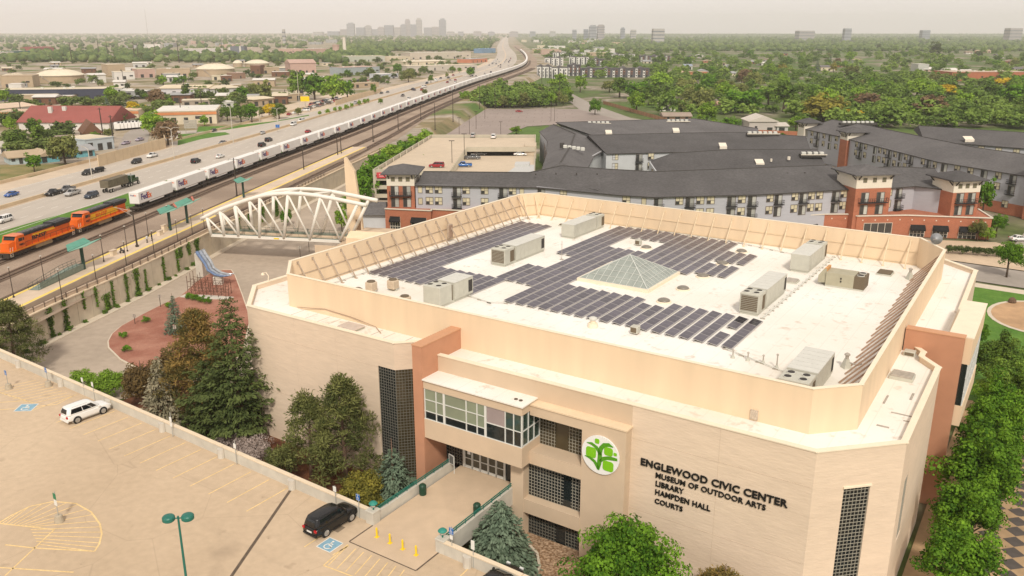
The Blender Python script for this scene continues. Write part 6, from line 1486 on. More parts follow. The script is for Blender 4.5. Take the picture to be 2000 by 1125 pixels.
 MB().beam((-h-0.5, 0, 0.95), (-h+0.4, 0, 0.95), 0.3, 0.25).build('coupler', m_truck, t); MB().beam((h+0.5, 0, 0.95), (h-0.4, 0, 0.95), 0.3, 0.25).build('coupler', m_truck, t)
 # the railroad's name on the hood side
 for txt, xa, xb, za, zb_, mt in (('BNSF', x0+2.8, x0+7.4, 2.35, 3.2, m_locok if not light else m_orange), ('4367' if light else '7891', -h+3.2, -h+4.7, 2.15, 2.6, m_locok)):
  me = text_mesh(txt, 1.0, 0.02, 0.03); xs_ = [v.co.x for v in me.vertices]; ys_ = [v.co.y for v in me.vertices]
  yy = -1.06 if txt == 'BNSF' else -1.53
  for v in me.vertices:
   x, y_, z_ = v.co
   v.co = (xa+(x-min(xs_))/(max(xs_)-min(xs_))*(xb-xa), yy-z_, za+(y_-min(ys_))/(max(ys_)-min(ys_))*(zb_-za))
  me.materials.append(mt); inst('lettering', me, t)
 return t
loco(163.2, 184.6, 'leading orange locomotive with a black hood roof at the left edge', False)
loco(185.4, 206.8, 'second orange locomotive with a broad yellow flank before the white trailers', True)
# trailers on flat cars
m_trw = M('white trailer side', (0.78, 0.76, 0.72), rough=0.5, var=0.03, scale=0.5, var2=0.04, scale2=0.15)
m_purple = M('purple lettering', (0.06, 0.02, 0.16), rough=0.5, var=0.0); m_orange_t = M('orange lettering', (0.78, 0.13, 0.01), rough=0.5, var=0.0)
TL, PITCHT = 17.4, 19.55
def trailer_meshes():
 d = {}
 d['box'] = MB().bevbox(-TL/2, TL/2, -1.3, 1.3, 1.25, 4.05, 0.05).mesh('box'); d['box'].materials.append(m_trw)
 g = MB()
 for k in range(12): g.box(-TL/2+0.3+k*1.42, -TL/2+0.36+k*1.42, -1.32, 1.32, 1.3, 4.0)
 d['ribs'] = g.mesh('ribs'); d['ribs'].materials.append(m_trw)
 d['skirt'] = MB().box(-TL/2+5, TL/2-5, -1.25, -1.2, 0.75, 1.25).box(-TL/2+5, TL/2-5, 1.2, 1.25, 0.75, 1.25).mesh('skirt'); d['skirt'].materials.append(m_trw)
 d['wheel'] = MB().loft([[(0.5*math.cos(a), y_, 0.75+0.5*math.sin(a)) for a in np.linspace(0, 6.2832, 11)[:-1]] for y_ in (-0.2, 0.2)]).mesh('wheel'); d['wheel'].materials.append(m_tyre)
 d['floor'] = MB().box(-TL/2, TL/2, -1.28, 1.28, 1.1, 1.25).mesh('floor'); d['floor'].materials.append(m_lead)
 def word(s, mt, x0, x1, z0, z1, y, name):
  me = text_mesh(s, 1.0, 0.02, 0.025); xs_ = [v.co.x for v in me.vertices]; ys_ = [v.co.y for v in me.vertices]
  for v in me.vertices:
   x, yy, zz = v.co; v.co = (x0+(x-min(xs_))/(max(xs_)-min(xs_))*(x1-x0), y-zz, z0+(yy-min(ys_))/(max(ys_)-min(ys_))*(z1-z0))
  me.materials.append(mt); return me
 d['fed'] = word('Fed', m_purple, -TL/2+1.2, -TL/2+4.2, 1.95, 3.55, -1.33, 'lettering'); d['ex'] = word('Ex', m_orange_t, -TL/2+4.3, -TL/2+6.3, 1.95, 3.45, -1.33, 'lettering')
 def front(s, mt, y0, y1, z0, z1):
  me = text_mesh(s, 1.0, 0.02, 0.02); xs_ = [v.co.x for v in me.vertices]; ys_ = [v.co.y for v in me.vertices]
  for v in me.vertices:
   x, yy, zz = v.co; f = (x-min(xs_))/(max(xs_)-min(xs_)); v.co = (-TL/2-0.02+zz, y0+(y1-y0)*f, z0+(yy-min(ys_))/(max(ys_)-min(ys_))*(z1-z0))
  me.materials.append(mt); return me
 d['ffed'] = front('Fed', m_purple, 0.85, -0.05, 3.1, 3.5); d['fex'] = front('Ex', m_orange_t, -0.1, -0.75, 3.1, 3.47)
 g = MB().box(-PITCHT/2+0.4, PITCHT/2-0.4, -1.35, 1.35, 0.75, 0.98)
 d['deck'] = g.mesh('deck'); d['deck'].materials.append(m_truck)
 g = MB().box(-PITCHT/2+0.6, PITCHT/2-0.6, -0.3, 0.3, 0.35, 0.75); d['beam'] = g.mesh('beam'); d['beam'].materials.append(m_truck)
 g = MB()
 for c in (-PITCHT/2+1.7, PITCHT/2-1.7):
  g.box(c-1.2, c+1.2, -1.1, -0.9, 0.3, 0.75).box(c-1.2, c+1.2, 0.9, 1.1, 0.3, 0.75)
  for x in (c-0.85, c+0.85):
   for s in (-1, 1): g.loft([[(x+0.42*math.cos(a), s*0.76-0.07, 0.42+0.42*math.sin(a)) for a in np.linspace(0, 6.2832, 11)[:-1]], [(x+0.42*math.cos(a), s*0.76+0.07, 0.42+0.42*math.sin(a)) for a in np.linspace(0, 6.2832, 11)[:-1]]])
 d['bogies'] = g.mesh('bogies'); d['bogies'].materials.append(m_truck)
 return d
TMD = trailer_meshes()
TENS = ['', '', 'twenty', 'thirty', 'forty', 'fifty', 'sixty', 'seventy', 'eighty', 'ninety']
def ordinal(n):
 if n <= 20: return WORDS[n-1]
 t, o = divmod(n, 10)
 if o == 0: return TENS[t][:-1]+'ieth'
 return TENS[t]+'-'+WORDS[o-1]
y, i = 210.3, 0
while y < 2500 and i < 95:
 th = track_dir(y+8); dy = PITCHT*math.sin(th); ym = y+dy/2
 f = empty('flat_car', train_pt(ym), rz_track(ym), ordinal(i+1)+' dark flat car behind the locomotives', 'flat car', 'flat cars of the freight train')
 inst('deck', TMD['deck'], f)
 if i < 30: inst('beam', TMD['beam'], f); inst('bogies', TMD['bogies'], f)
 t = empty('semi_trailer', train_pt(ym)+Vector((0, 0, 0.73)), rz_track(ym), ordinal(i+1)+' white box trailer behind the locomotives, with purple and orange lettering' if i < 24 else ordinal(i+1)+' white box trailer of the long train', 'trailer', 'white trailers on the freight train')
 inst('box', TMD['box'], t)
 if i < 24:
  for k in ('fed', 'ex', 'ffed', 'fex'): inst('lettering', TMD[k], t)
  for k in ('ribs', 'skirt', 'floor'): inst(k, TMD[k], t)
  for x in (TL/2-3.2, TL/2-2.0, -TL/2+2.4):
   for s_ in (-1, 1): inst('wheel', TMD['wheel'], t, (x, s_*1.02, 0))
 y += dy; i += 1
# ================================================================== white arched footbridge
B0, B1 = P(412.7, 460.7, -3.2), P(666, 473, -3.2)
bd = (B1-B0); bd.z = 0; BL_ = bd.length; brz = math.atan2(bd.y, bd.x)
BR = empty('arched_footbridge', (B0.x, B0.y, -3.2), brz, 'white steel arched footbridge with slanting struts over the drive', 'bridge')
m_bw = M('white bridge steel', (0.78, 0.74, 0.66), rough=0.45, var=0.04, scale=0.8)
ARC = [(-2.0, 3.75), (2.7, 5.95), (7.0, 7.55), (13.1, 9.45), (16.8, 10.0), (20.4, 10.2), (24.2, 10.05), (28.0, 9.6), (32.3, 8.95), (36.6, 8.25)]
FEET = [(0.0, -0.6), (3.2, 2.7), (6.6, 6.5), (11.6, 12.4), (17.3, 19.0), (23.3, 26.4), (30.2, 34.6)]
afine = _pchip([a for a, _ in ARC], [z for _, z in ARC])
for yy, sh in ((0.0, 0.0), (5.4, 0.5)):
 MB().tube([(s+sh, yy, afine(s)) for s in np.linspace(-2.0, 36.6, 34)], 0.44, 10).build('arch_tube', m_bw, BR, smooth=True)
 MB().box(0, BL_, yy-0.18, yy+0.18, -0.15, 0.42).build('bottom_chord', m_bw, BR)
 prev = None
 for i, (fs, ts) in enumerate(FEET):
  MB().tube([(fs+sh, yy, 0.2), (ts+sh, yy, afine(max(ts, -1.9))-0.2)], 0.36, 8).build('post', m_bw, BR, smooth=True)
  if prev is not None: MB().tube([(fs+sh, yy, 0.35), (prev+sh, yy, afine(max(prev, -1.9))-0.25)], 0.21, 7).build('diagonal', m_bw, BR, smooth=True)
  prev = ts
for s, s2 in ((16.0, 19.0), (23.5, 26.5), (8.5, 11.5)): MB().tube([(s, 0, afine(s)), (s2+0.5, 5.4, afine(s2))], 0.22, 8).build('cross_tube', m_bw, BR, smooth=True)
MB().box(-0.5, BL_+6, 0.2, 5.2, -0.05, 0.12).build('deck', m_walk, BR)
for yy in (0.35, 5.05):
 g = MB()
 for z in (0.75, 1.25): g.tube([(0.2, yy, z), (BL_+3, yy, z)], 0.03, 4)
 for k in range(14): x = 0.2+(BL_+2.8)*k/13; g.tube([(x, yy, 0.1), (x, yy, 1.25)], 0.03, 4)
 g.build('railing', m_tealsteel, BR)
 MB().box(0.2, BL_, yy-0.015, yy+0.015, 0.12, 0.6).build('kick_panel', M('grey green panel', (0.15, 0.18, 0.15), var=0.1), BR)
MB().box(15.0, 16.2, -0.22, -0.19, 0.0, 0.28).build('clearance_sign', M('yellow plate', (0.75, 0.55, 0.02)), BR)
# plaza building at the right end of the bridge, abutment, stub walls
t = empty('bridge_abutment', (B1.x, B1.y, Z_LOOP), brz, 'tan abutment building with a framed window at the right end of the footbridge', 'building')
MB().box(0.4, 16, -3.0, 14, 0, 5.25).build('wall', m_bay, t); MB().box(0.3, 16, -3.1, 14.1, 5.25, 5.4).build('terrace', m_walk, t)
MB().extrude([(2.0, -2.0, 5.4), (2.0, 3.0, 5.4), (2.0, 3.0, 6.8), (2.0, 0.5, 7.8), (2.0, -2.0, 6.8)], (11, 0, 0)).build('gable_block', m_stucco, t)
w = MB().box(-0.02, 0.45, -2.0, 0.0, 2.5, 4.0).build('window_frame', m_tealsteel, t); MB().box(-0.06, -0.02, -1.8, -0.2, 2.7, 3.8).build('pane', m_blind, w)
w = MB().box(-5.0, 0.4, -2.4, -2.15, 0, 5.0).build('wing_wall', m_bay, t); ww = MB().box(-3.9, -1.9, -2.46, -2.40, 1.6, 3.2).build('window', m_tealsteel, w); MB().box(-3.7, -2.1, -2.50, -2.46, 1.75, 3.05).build('pane', m_blind, ww)
# tall sail-shaped pylon
q = P(693, 448, -3.2); t = empty('sail_pylon', (q.x, q.y, Z_LOOP), R(-8), 'tall tan blade-shaped pylon behind the footbridge', 'pylon')
def pyl():
 # outline measured on the slab's face (x across, z up)
 return [(-1.6, 0), (2.0, 0), (1.7, 8), (1.0, 15), (0.6, 18.6), (-1.2, 21.6), (-1.6, 21.6)]
MB().extrude([(x, 0, z) for x, z in pyl()], (0, 1.1, 0)).build('slab', m_stucco, t); MB().box(0.3, 1.5, -0.03, 0.0, 5.2, 7.6).build('door', M('brown door', (0.20, 0.12, 0.07), var=0.1), t)
# sculpture: blue wave chute on a dark trestle
S0 = Vector((-60.2, 157.5, Z_LOOP+0.2))
t = empty('wave_sculpture', S0, 0, 'blue and silver wave-shaped slide sculpture on a rusty trestle', 'sculpture')
path = [(-3.5, 8.7, 5.3), (-3.1, 8.2, 4.9), (-2.3, 7.4, 4.3), (-1.3, 6.4, 3.5), (-0.3, 5.0, 2.5), (1.5, 3.7, 1.95), (3.0, 3.2, 1.8), (4.4, 3.0, 1.95)]
for off, zz, mt, r in ((0, 0, M('polished chute', (0.36, 0.40, 0.46), rough=0.2, metal=0.5, var=0.25, scale=1.5), 0.34), (0.8, 0.15, M('silver chute', (0.48, 0.50, 0.52), rough=0.25, metal=0.6, var=0.25, scale=1.5), 0.32), (-0.8, 0.1, M('deep blue chute', (0.14, 0.20, 0.33), rough=0.25, var=0.2), 0.26)):
 MB().tube([(x+off*0.5, y+off*0.8, z+zz) for x, y, z in path], [r*1.5, r*1.3, r*1.1, r, r, r*0.95, r*0.8, r*0.3], 8).build('chute', mt, t, smooth=True)
MB().box(-4.6, -3.2, 8.2, 9.6, 0, 5.0).build('tower', m_conc, t)
MB().bevbox(0.6, 2.4, 2.9, 4.1, 0, 1.6, 0.1).build('pedestal', m_conc, t)
g = MB(); rt = random.Random(5)
xs3, ys3 = [-1.6, 0.0, 1.5, 3.0, 4.5, 6.0], [-4.6, -3.0, -1.4]
for ix, x in enumerate(xs3):
 for iy, yy in enumerate(ys3):
  hh = 4.0-ix*0.35+rt.uniform(-.3, .3)
  g.tube([(x, yy-ix*0.25, 0), (x+rt.uniform(-.15, .15), yy-ix*0.25, hh)], 0.055, 4)
  if ix < 5:
   for z in (0.8, 2.0, 3.0): g.tube([(x, yy-ix*0.25, z), (xs3[ix+1], yy-(ix+1)*0.25, z-0.2)], 0.035, 4)
   g.tube([(x, yy-ix*0.25, 0.3), (xs3[ix+1], yy-(ix+1)*0.25, 2.8)], 0.03, 4)
  if iy < 2:
   for z in (1.2, 2.6): g.tube([(x, yy-ix*0.25, z), (x, ys3[iy+1]-ix*0.25, z)], 0.035, 4)
g.build('trestle', M('rusty steel', (0.12, 0.06, 0.04), var=0.2), t)
MB().prism([(-3.0, -5.2), (1, -6.6), (6.4, -6.6), (7.4, -5.4), (3, -4.4), (-2.6, -3.6)], 0, 0.12).build('pad', m_conc, t)
for i, (u, v, lab) in enumerate(((314, 600, 'small sign post at the kerb of the drive behind the blue spruce'), (264, 633, 'thin marker post at the kerb of the drive'), (345, 672, 'thin lamp pole in front of the blue spruce'), (604, 492, 'thin lamp pole under the right end of the footbridge'), (588, 520, 'thin lamp pole by the building corner under the bridge'))):
 q = P(u, v, Z_LOOP+0.15); t = empty('kerb_post', q, 0, lab, 'post'); hh = (2.4, 1.8, 3.2, 5.5, 4.5)[i]; MB().tube([(0, 0, 0), (0, 0, hh)], 0.06, 6).build('pole', m_pole, t); MB().box(-0.25, 0.25, -0.05, 0.05, hh-0.6, hh).build('head', m_lead, t)
# ================================================================== apartment blocks
def shingle_mat():
 m = M('charcoal shingles', (0.10, 0.095, 0.094), rough=0.9, var=0.2, scale=1.6, var2=0.16, scale2=0.12, bump=0.5, bscale=5.0, obj_rand=0.25)
 return m
m_shin = shingle_mat()
m_siding = M('pale blue grey siding', (0.43, 0.43, 0.46), var=0.04, scale=0.5, stretch=(1, 1, 6.0))
m_siding2 = M('white grey siding', (0.52, 0.53, 0.54), var=0.04, scale=0.5)
m_brick = M('red brick', (0.40, 0.15, 0.085), var=0.14, scale=3.0, var2=0.08, scale2=0.4, stretch=(1, 1, 3.0))
m_creamw = M('cream tower stucco', (0.72, 0.66, 0.55), var=0.04)
m_stone = M('pale stone coping', (0.66, 0.60, 0.50), var=0.06)
m_fascia = M('dark fascia', (0.06, 0.055, 0.05), var=0.1)
m_wframe = M('brown window frame', (0.16, 0.13, 0.11), var=0.1)
m_wblind = M('cream window blind', (0.60, 0.54, 0.38), rough=0.25, var=0.08, scale=2.0, spec=0.4, obj_rand=0.12)
m_wdark = glass_mat('apartment glass', (0.05, 0.05, 0.048), rough=0.1)
m_balc = M('dark balcony iron', (0.03, 0.03, 0.032), rough=0.5, var=0.1)
m_awn = M('black awning', (0.012, 0.012, 0.012), rough=0.8, var=0.1)
def _mk(name, mat, fn):
 g = MB(); fn(g); me = g.mesh(name); me.materials.append(mat); return me
def ring(g, w, h, t, y0, y1):
 g.box(-w/2-t, w/2+t, y0, y1, -t, 0).box(-w/2-t, w/2+t, y0, y1, h, h+t).box(-w/2-t, -w/2, y0, y1, 0, h).box(w/2, w/2+t, y0, y1, 0, h)
# local frame of a window: x along the wall, -y outwards, z up from the sill
WW, WH_ = 1.75, 1.75
WIN_F = _mk('window', m_wframe, lambda g: (ring(g, WW, WH_, 0.11, -0.09, 0.03), g.box(-0.04, 0.04, -0.07, 0.0, 0, WH_), g.box(-WW/2, WW/2, -0.07, 0.0, WH_*0.42, WH_*0.42+0.06)))
def pane_me(w, h, x, z, mat, nm='pane'): return _mk(nm, mat, lambda g: g.quad((x-w/2, -0.02, z), (x+w/2, -0.02, z), (x+w/2, -0.02, z+h), (x-w/2, -0.02, z+h)))
PB = [pane_me(WW/2-0.06, WH_*0.56, s*WW/4, WH_*0.43, m_wblind) for s in (-1, 1)]; PL = [pane_me(WW/2-0.06, WH_*0.40, s*WW/4, 0.0, m) for s, m in ((-1, m_wdark), (1, m_wblind))]; PD = [pane_me(WW/2-0.06, WH_*0.40, s*WW/4, 0.0, m_wdark) for s in (-1, 1)]
SW_F = _mk('window', m_wframe, lambda g: ring(g, 0.95, 1.5, 0.1, -0.08, 0.03)); SW_P = pane_me(0.95, 1.5, 0, 0, m_wblind)
TW_F = _mk('window', m_wframe, lambda g: (ring(g, 0.8, 0.9, 0.09, -0.08, 0.03), g.box(-0.03, 0.03, -0.06, 0, 0, 0.9), g.box(-0.4, 0.4, -0.06, 0, 0.43, 0.48))); TW_P = pane_me(0.8, 0.9, 0, 0, M('olive blind', (0.20, 0.19, 0.11), rough=0.25, var=0.1))
DR_F = _mk('balcony_door', m_wframe, lambda g: (ring(g, 1.9, 2.25, 0.1, -0.08, 0.03), g.box(-0.05, 0.05, -0.06, 0, 0, 2.25))); DR_P = [pane_me(0.88, 2.2, -0.48, 0, m_wdark), pane_me(0.88, 2.2, 0.48, 0, M('pale curtain', (0.42, 0.42, 0.38), rough=0.3, var=0.15, scale=3, obj_rand=0.25))]
def _balc(g):
 g.box(-1.25, 1.25, -0.95, -0.0, -0.16, 0.0)
 for z in (0.5, 1.0): g.box(-1.25, 1.25, -0.95, -0.91, z-0.03, z+0.03).box(-1.25, -1.21, -0.95, 0, z-0.03, z+0.03).box(1.21, 1.25, -0.95, 0, z-0.03, z+0.03)
 for k in range(13): x = -1.23+k*0.205; g.box(x-0.02, x+0.02, -0.94, -0.91, 0, 1.0)
BAL = _mk('balcony', m_balc, _balc)
def put(root, kind, x, y, z, ang):
 """window / balcony door / tower window of a building at world (x, y, z) on a wall running along ang"""
 L = Vector((x, y, z))-root.location
 if kind in 'wW':
  f = inst('window', WIN_F, root, L, ang)
  for m in PB + (PL if kind == 'w' else PD): inst('pane', m, f)
 elif kind == 's': f = inst('window', SW_F, root, L, ang); inst('pane', SW_P, f)
 elif kind == 't': f = inst('window', TW_F, root, L, ang); inst('pane', TW_P, f)
 elif kind in 'bd':
  f = inst('balcony_door', DR_F, root, L, ang)
  for m in DR_P: inst('pane', m, f)
  if kind == 'b': inst('balcony', BAL, root, L, ang)
def facade(root, p0, p1, pattern, rows, out=0.02):
 """openings spaced evenly along a wall: pattern of kinds, rows = sill heights (window, door)"""
 p0, p1 = Vector(p0), Vector(p1); d = p1-p0; L = d.length; d.normalize(); n = Vector((d.y, -d.x)); ang = math.atan2(d.y, d.x)
 for zi, zf in enumerate(rows):
  pat = pattern[zi % len(pattern)] if isinstance(pattern, (list, tuple)) else pattern
  for k, c in enumerate(pat):
   if c == '-': continue
   q = p0+d*(L*(k+0.5)/len(pat))+n*out
   put(root, c, q.x, q.y, zf+(0.85 if c in 'wWs' else 0.12), ang)
def slab_wall(root, p0, p1, t, z0, z1, mat, name='wall', inward=1):
 p0, p1 = Vector(p0), Vector(p1); d = (p1-p0).normalized(); n = Vector((-d.y, d.x))*inward; o = root.location
 return MB().prism([tuple(q-o.xy) for q in (p0, p1, p1+n*t, p0+n*t)], z0-o.z, z1-o.z).build(name, mat, root)
def roof_run(root, tri, ov=0.5, name='roof', hip0=0.0, hip1=0.0, thick=0.18):
 """pitched roof over matched (front eave, ridge, back eave) points: two slopes, closed at the ends"""
 o = root.location; g = MB(); n = len(tri)
 V = []
 for k, (e, r, b) in enumerate(tri):
  e, r, b = Vector(e), Vector(r), Vector(b)
  de = (e-b); de.z = 0; de.normalize()
  sl = (r.z-e.z)/max(0.1, (Vector((r.x, r.y))-Vector((e.x, e.y))).length)
  e2 = e+de*ov; e2.z -= ov*sl; b2 = b-de*ov; b2.z -= ov*sl
  V += [e2-o, r-o, b2-o, e2-o-Vector((0, 0, thick)), b2-o-Vector((0, 0, thick))]
 F = []
 for k in range(n-1):
  a, b = k*5, (k+1)*5
  F += [(a, b, b+1, a+1), (a+1, b+1, b+2, a+2), (a+3, b+3, b, a), (a+2, b+2, b+4, a+4), (a+4, b+4, b+3, a+3)]
 F += [(0, 1, 2, 4, 3), ((n-1)*5+3, (n-1)*5+4, (n-1)*5+2, (n-1)*5+1, (n-1)*5)]
 g.add(V, F); r_ = g.build(name, m_shin, root)
 f = MB()
 for k in range(n-1):
  for c in (3, 4): f.beam(V[k*5+c]+Vector((0, 0, 0.09)), V[(k+1)*5+c]+Vector((0, 0, 0.09)), 0.06, 0.24)
 f.build('fascia', m_fascia, r_); f = MB()
 for k in range(n-1): f.beam(V[k*5+1], V[(k+1)*5+1], 0.5, 0.14)
 f.build('ridge_cap', m_fascia, r_)
 return r_
def hip(root, cx, cy, w, d, z, rise, ang, ov=1.3, name='tower_roof'):
 ca, sa = math.cos(ang), math.sin(ang); o = root.location
 P_ = lambda x, y, zz: (cx+x*ca-y*sa-o.x, cy+x*sa+y*ca-o.y, zz-o.z)
 a, b = w/2+ov, d/2+ov
 r_ = MB().add([P_(-a, -b, z), P_(a, -b, z), P_(a, b, z), P_(-a, b, z), P_(-a, -b, z-0.3), P_(a, -b, z-0.3), P_(a, b, z-0.3), P_(-a, b, z-0.3), P_(-(a-b)*0.5 if a > b else 0, 0, z+rise), P_((a-b)*0.5 if a > b else 0, 0, z+rise)],
  [(0, 1, 9, 8), (1, 2, 9), (2, 3, 8, 9), (3, 0, 8), (4, 5, 1, 0), (5, 6, 2, 1), (6, 7, 3, 2), (7, 4, 0, 3), (7, 6, 5, 4)]).build(name, m_shin, root)
 g = MB()
 for sx in (-1, 1):
  for sy in (-1, 1):
   for ax in (0, 1):
    x0, y0 = sx*(w/2-0.5*(ax == 0)), sy*(d/2-0.5*(ax == 1))
    x1, y1 = (x0, sy*(d/2+ov*0.8)) if ax == 0 else (sx*(w/2+ov*0.8), y0)
    g.beam(P_(x0, y0, z-1.4), P_(x1, y1, z-0.35), 0.25, 0.2)
 g.build('bracket', m_fascia, r_)
def box_rot(root, cx, cy, w, d, z0, z1, ang, mat, name='wall'):
 ca, sa = math.cos(ang), math.sin(ang); o = root.location
 q = [(cx+x*ca-y*sa-o.x, cy+x*sa+y*ca-o.y) for x, y in ((-w/2, -d/2), (w/2, -d/2), (w/2, d/2), (-w/2, d/2))]
 return MB().prism(q, z0-o.z, z1-o.z).build(name, mat, root)
def tower(root, cx, cy, w, d, ang, zb, zt, brick_top, pattern=True):
 box_rot(root, cx, cy, w, d, zb, brick_top, ang, m_brick, 'tower_wall'); box_rot(root, cx, cy, w+0.06, d+0.06, brick_top, zt, ang, m_creamw, 'tower_top')
 hip(root, cx, cy, w, d, zt+0.25, 1.7, ang)
 ca, sa = math.cos(ang), math.sin(ang)
 fx = lambda x, y: (cx+x*ca-y*sa, cy+x*sa+y*ca)
 for k in (-1, 0, 1): X, Y = fx(k*w*0.27, -d/2-0.05); put(root, 't', X, Y, zt-1.75, ang)
 if pattern:
  for zf in (-2.9, 0.15):
   for k in (-1, 1): X, Y = fx(k*w*0.22, -d/2-0.03); put(root, 'd', X, Y, zf+0.12, ang)
  X, Y = fx(0, -d/2-0.03); L = Vector((X, Y, 0.2))-root.location; o = inst('balcony', BAL, root, L, ang); o.scale = (w*0.32, 1.1, 1)
G0 = Z_EAST
AP = empty('apartment_block', (30, 210, G0), 0, 'long grey apartment block with charcoal roofs and brick towers behind the civic building', 'building')
EV = [(-24.5, 211.3), (6, 208.3), (14, 203.8), (25.2, 197.8), (33.2, 195.2), (58.7, 198.4), (83, 205.4)]
RG = [(-23, 217.5, 5.3), (4.5, 215.8, 5.3), (13.0, 221.5, 6.2), (25, 215.5, 6.2), (35.9, 211.0, 6.3), (61.5, 215.6, 6.5), (84.0, 220.8, 6.5)]
BK = [(-22, 224), (3.5, 223.5), (12, 238), (25, 233), (38, 227), (62, 232), (85, 236)]
roof_run(AP, [((*e, 3.0), r, (*b, 3.0)) for e, r, b in zip(EV, RG, BK)], 0.55)
for k, (p0, p1) in enumerate(zip(EV[:-1], EV[1:])):
 slab_wall(AP, p0, p1, 0.3, G0, 3.0, m_siding)
 slab_wall(AP, BK[k+1], BK[k], 0.3, G0, 3.0, m_siding2)
facade(AP, EV[0], EV[1], ['sww-bw-w-bws-', 's ww-bw-w-bws'.replace(' ', '')+'-'], [-2.9, 0.05])
facade(AP, EV[1], EV[2], 'b-w', [-2.9, 0.05]); facade(AP, EV[3], EV[4], 'ws', [-2.9, 0.05]); facade(AP, EV[4], EV[5], 'b-wbww-bwb', [-2.9, 0.05]); facade(AP, EV[5], EV[6], ['-wb-wbww-bw', '-wd-wdww-dw'], [0.05, -2.9])
# folded bay in the middle
slab_wall(AP, (12.6, 210.5), (20.8, 202.2), 0.3, G0, 3.6, m_siding); slab_wall(AP, (20.8, 202.2), (28.6, 209.5), 0.3, G0, 3.6, m_siding)
o = AP.location
MB().add([Vector(v)-o for v in ((11.4, 211.2, 3.6), (20.8, 201.2, 3.4), (29.9, 210.2, 3.6), (20.4, 216.5, 6.4), (11.4, 211.2, 3.35), (20.8, 201.2, 3.15), (29.9, 210.2, 3.35))], [(0, 1, 3), (1, 2, 3), (4, 5, 1, 0), (5, 6, 2, 1), (6, 5, 4)]).build('roof', m_shin, AP)
facade(AP, (22, 203.4), (28, 209), 's-', [-2.9])
# right part between the towers, podium with shops
W3 = [(92.0, 206.3), (101.8, 210.4), (106.4, 205.0)]
slab_wall(AP, W3[0], W3[1], 0.3, G0, 3.0, m_siding); slab_wall(AP, W3[1], W3[2], 0.3, G0, 3.0, m_siding)
facade(AP, (92.5, 206.5), (98.5, 209.0), 'wb', [-2.9, 0.05]);
roof_run(AP, [((90, 205.6, 3.0), (91, 219, 6.0), (92, 232, 3.0)), ((101.5, 210.0, 3.0), (101.5, 221, 6.0), (102, 232, 3.0)), ((107.5, 204.2, 3.0), (110, 218, 6.0), (112, 230, 3.0))], 0.5)
slab_wall(AP, (113, 206.5), (112, 230), 0.3, G0, 3.0, m_siding)
tower(AP, 87.3, 206.9, 9.3, 9.0, R(9), G0, 6.9, 3.6)
tower(AP, 109.6, 205.6, 7.2, 8.0, R(10), G0, 5.6, 2.7)
tower(AP, -28.1, 216.3, 7.0, 10.0, R(-2), G0, 5.6, 2.6)
POD = [(58, 199.5), (77.5, 203.8), (84.2, 203.9), (84.4, 201.6), (97, 202.6), (116.2, 199.2), (118.5, 210), (112, 214), (84, 209), (58, 206)]
MB().prism([(x-o.x, y-o.y) for x, y in POD], 0, 5.3).build('shop_podium', m_brick, AP);
for p0, p1 in zip(POD[:6], POD[1:7]):
 MB().beam((p0[0]-o.x, p0[1]-o.y, 5.4), (p1[0]-o.x, p1[1]-o.y, 5.4), 0.5, 0.22).build('coping', m_stone, AP)
 d = Vector(p1)-Vector(p0); n_ = int(d.length/2.6); nn = Vector((d.y, -d.x)).normalized()
 for k in range(n_):
  q = Vector(p0)+d*((k+0.5)/n_)+nn*0.03; MB().box(-0.14, 0.14, -0.03, 0.03, -0.14, 0.14).build('stone_block', m_stone, AP, (q.x-o.x, q.y-o.y, 4.3), math.atan2(d.y, d.x))
def shopfront(p0, p1, s0, s1, awn, h=3.0):
 d = (Vector(p1)-Vector(p0)); L = d.length; d.normalize(); n_ = Vector((d.y, -d.x)); ang = math.atan2(d.y, d.x); q = Vector(p0)+d*((s0+s1)/2)+n_*0.02; w = s1-s0
 f = MB().box(-w/2, w/2, -0.04, 0.02, 0.1, h).build('shop_window', m_wdark, AP, (q.x-o.x, q.y-o.y, 0), ang)
 g = MB()
 for k in range(5): g.box(-w/2+w*k/4-0.05, -w/2+w*k/4+0.05, -0.1, -0.04, 0.1, h)
 g.box(-w/2, w/2, -0.1, -0.04, h-0.1, h).box(-w/2, w/2, -0.1, -0.04, 0.9, 1.0); g.build('mullions', m_stone, f)
 if awn: MB().extrude([(-w/2, -0.05, h+0.1), (-w/2, -1.1, h-0.9), (-w/2, -1.1, h-1.25), (-w/2, -0.05, h-1.25)], (w, 0, 0)).build('awning', m_awn, AP, (q.x-o.x, q.y-o.y, 0), ang)
shopfront(POD[4], POD[5], 1.2, 4.6, True); shopfront(POD[4], POD[5], 6.4, 9.9, True); shopfront(POD[4], POD[5], 12.4, 16.4, True); shopfront(POD[3], POD[4], 2.0, 9.2, False, 3.6); shopfront(POD[0], POD[1], 13, 18, True)
PODL = [(-32.4, 210.6), (-20.5, 208.0), (-20.3, 209.8), (-8, 207.2), (-8, 212), (-32.0, 216)]
MB().prism([(x-o.x, y-o.y) for x, y in PODL], 0, 5.3).build('shop_podium', m_brick, AP)
for p0, p1 in zip(PODL[:4], PODL[1:5]): MB().beam((p0[0]-o.x, p0[1]-o.y, 5.4), (p1[0]-o.x, p1[1]-o.y, 5.4), 0.5, 0.22).build('coping', m_stone, AP)
shopfront(PODL[0], PODL[1], 1.3, 4.0, True, 3.4); shopfront(PODL[0], PODL[1], 7.0, 11.0, True, 3.4)
MB().box(-39.5-o.x, -32.5-o.x, 212-o.y, 224-o.y, 0, 3.6).build('side_wing', m_siding2, AP)
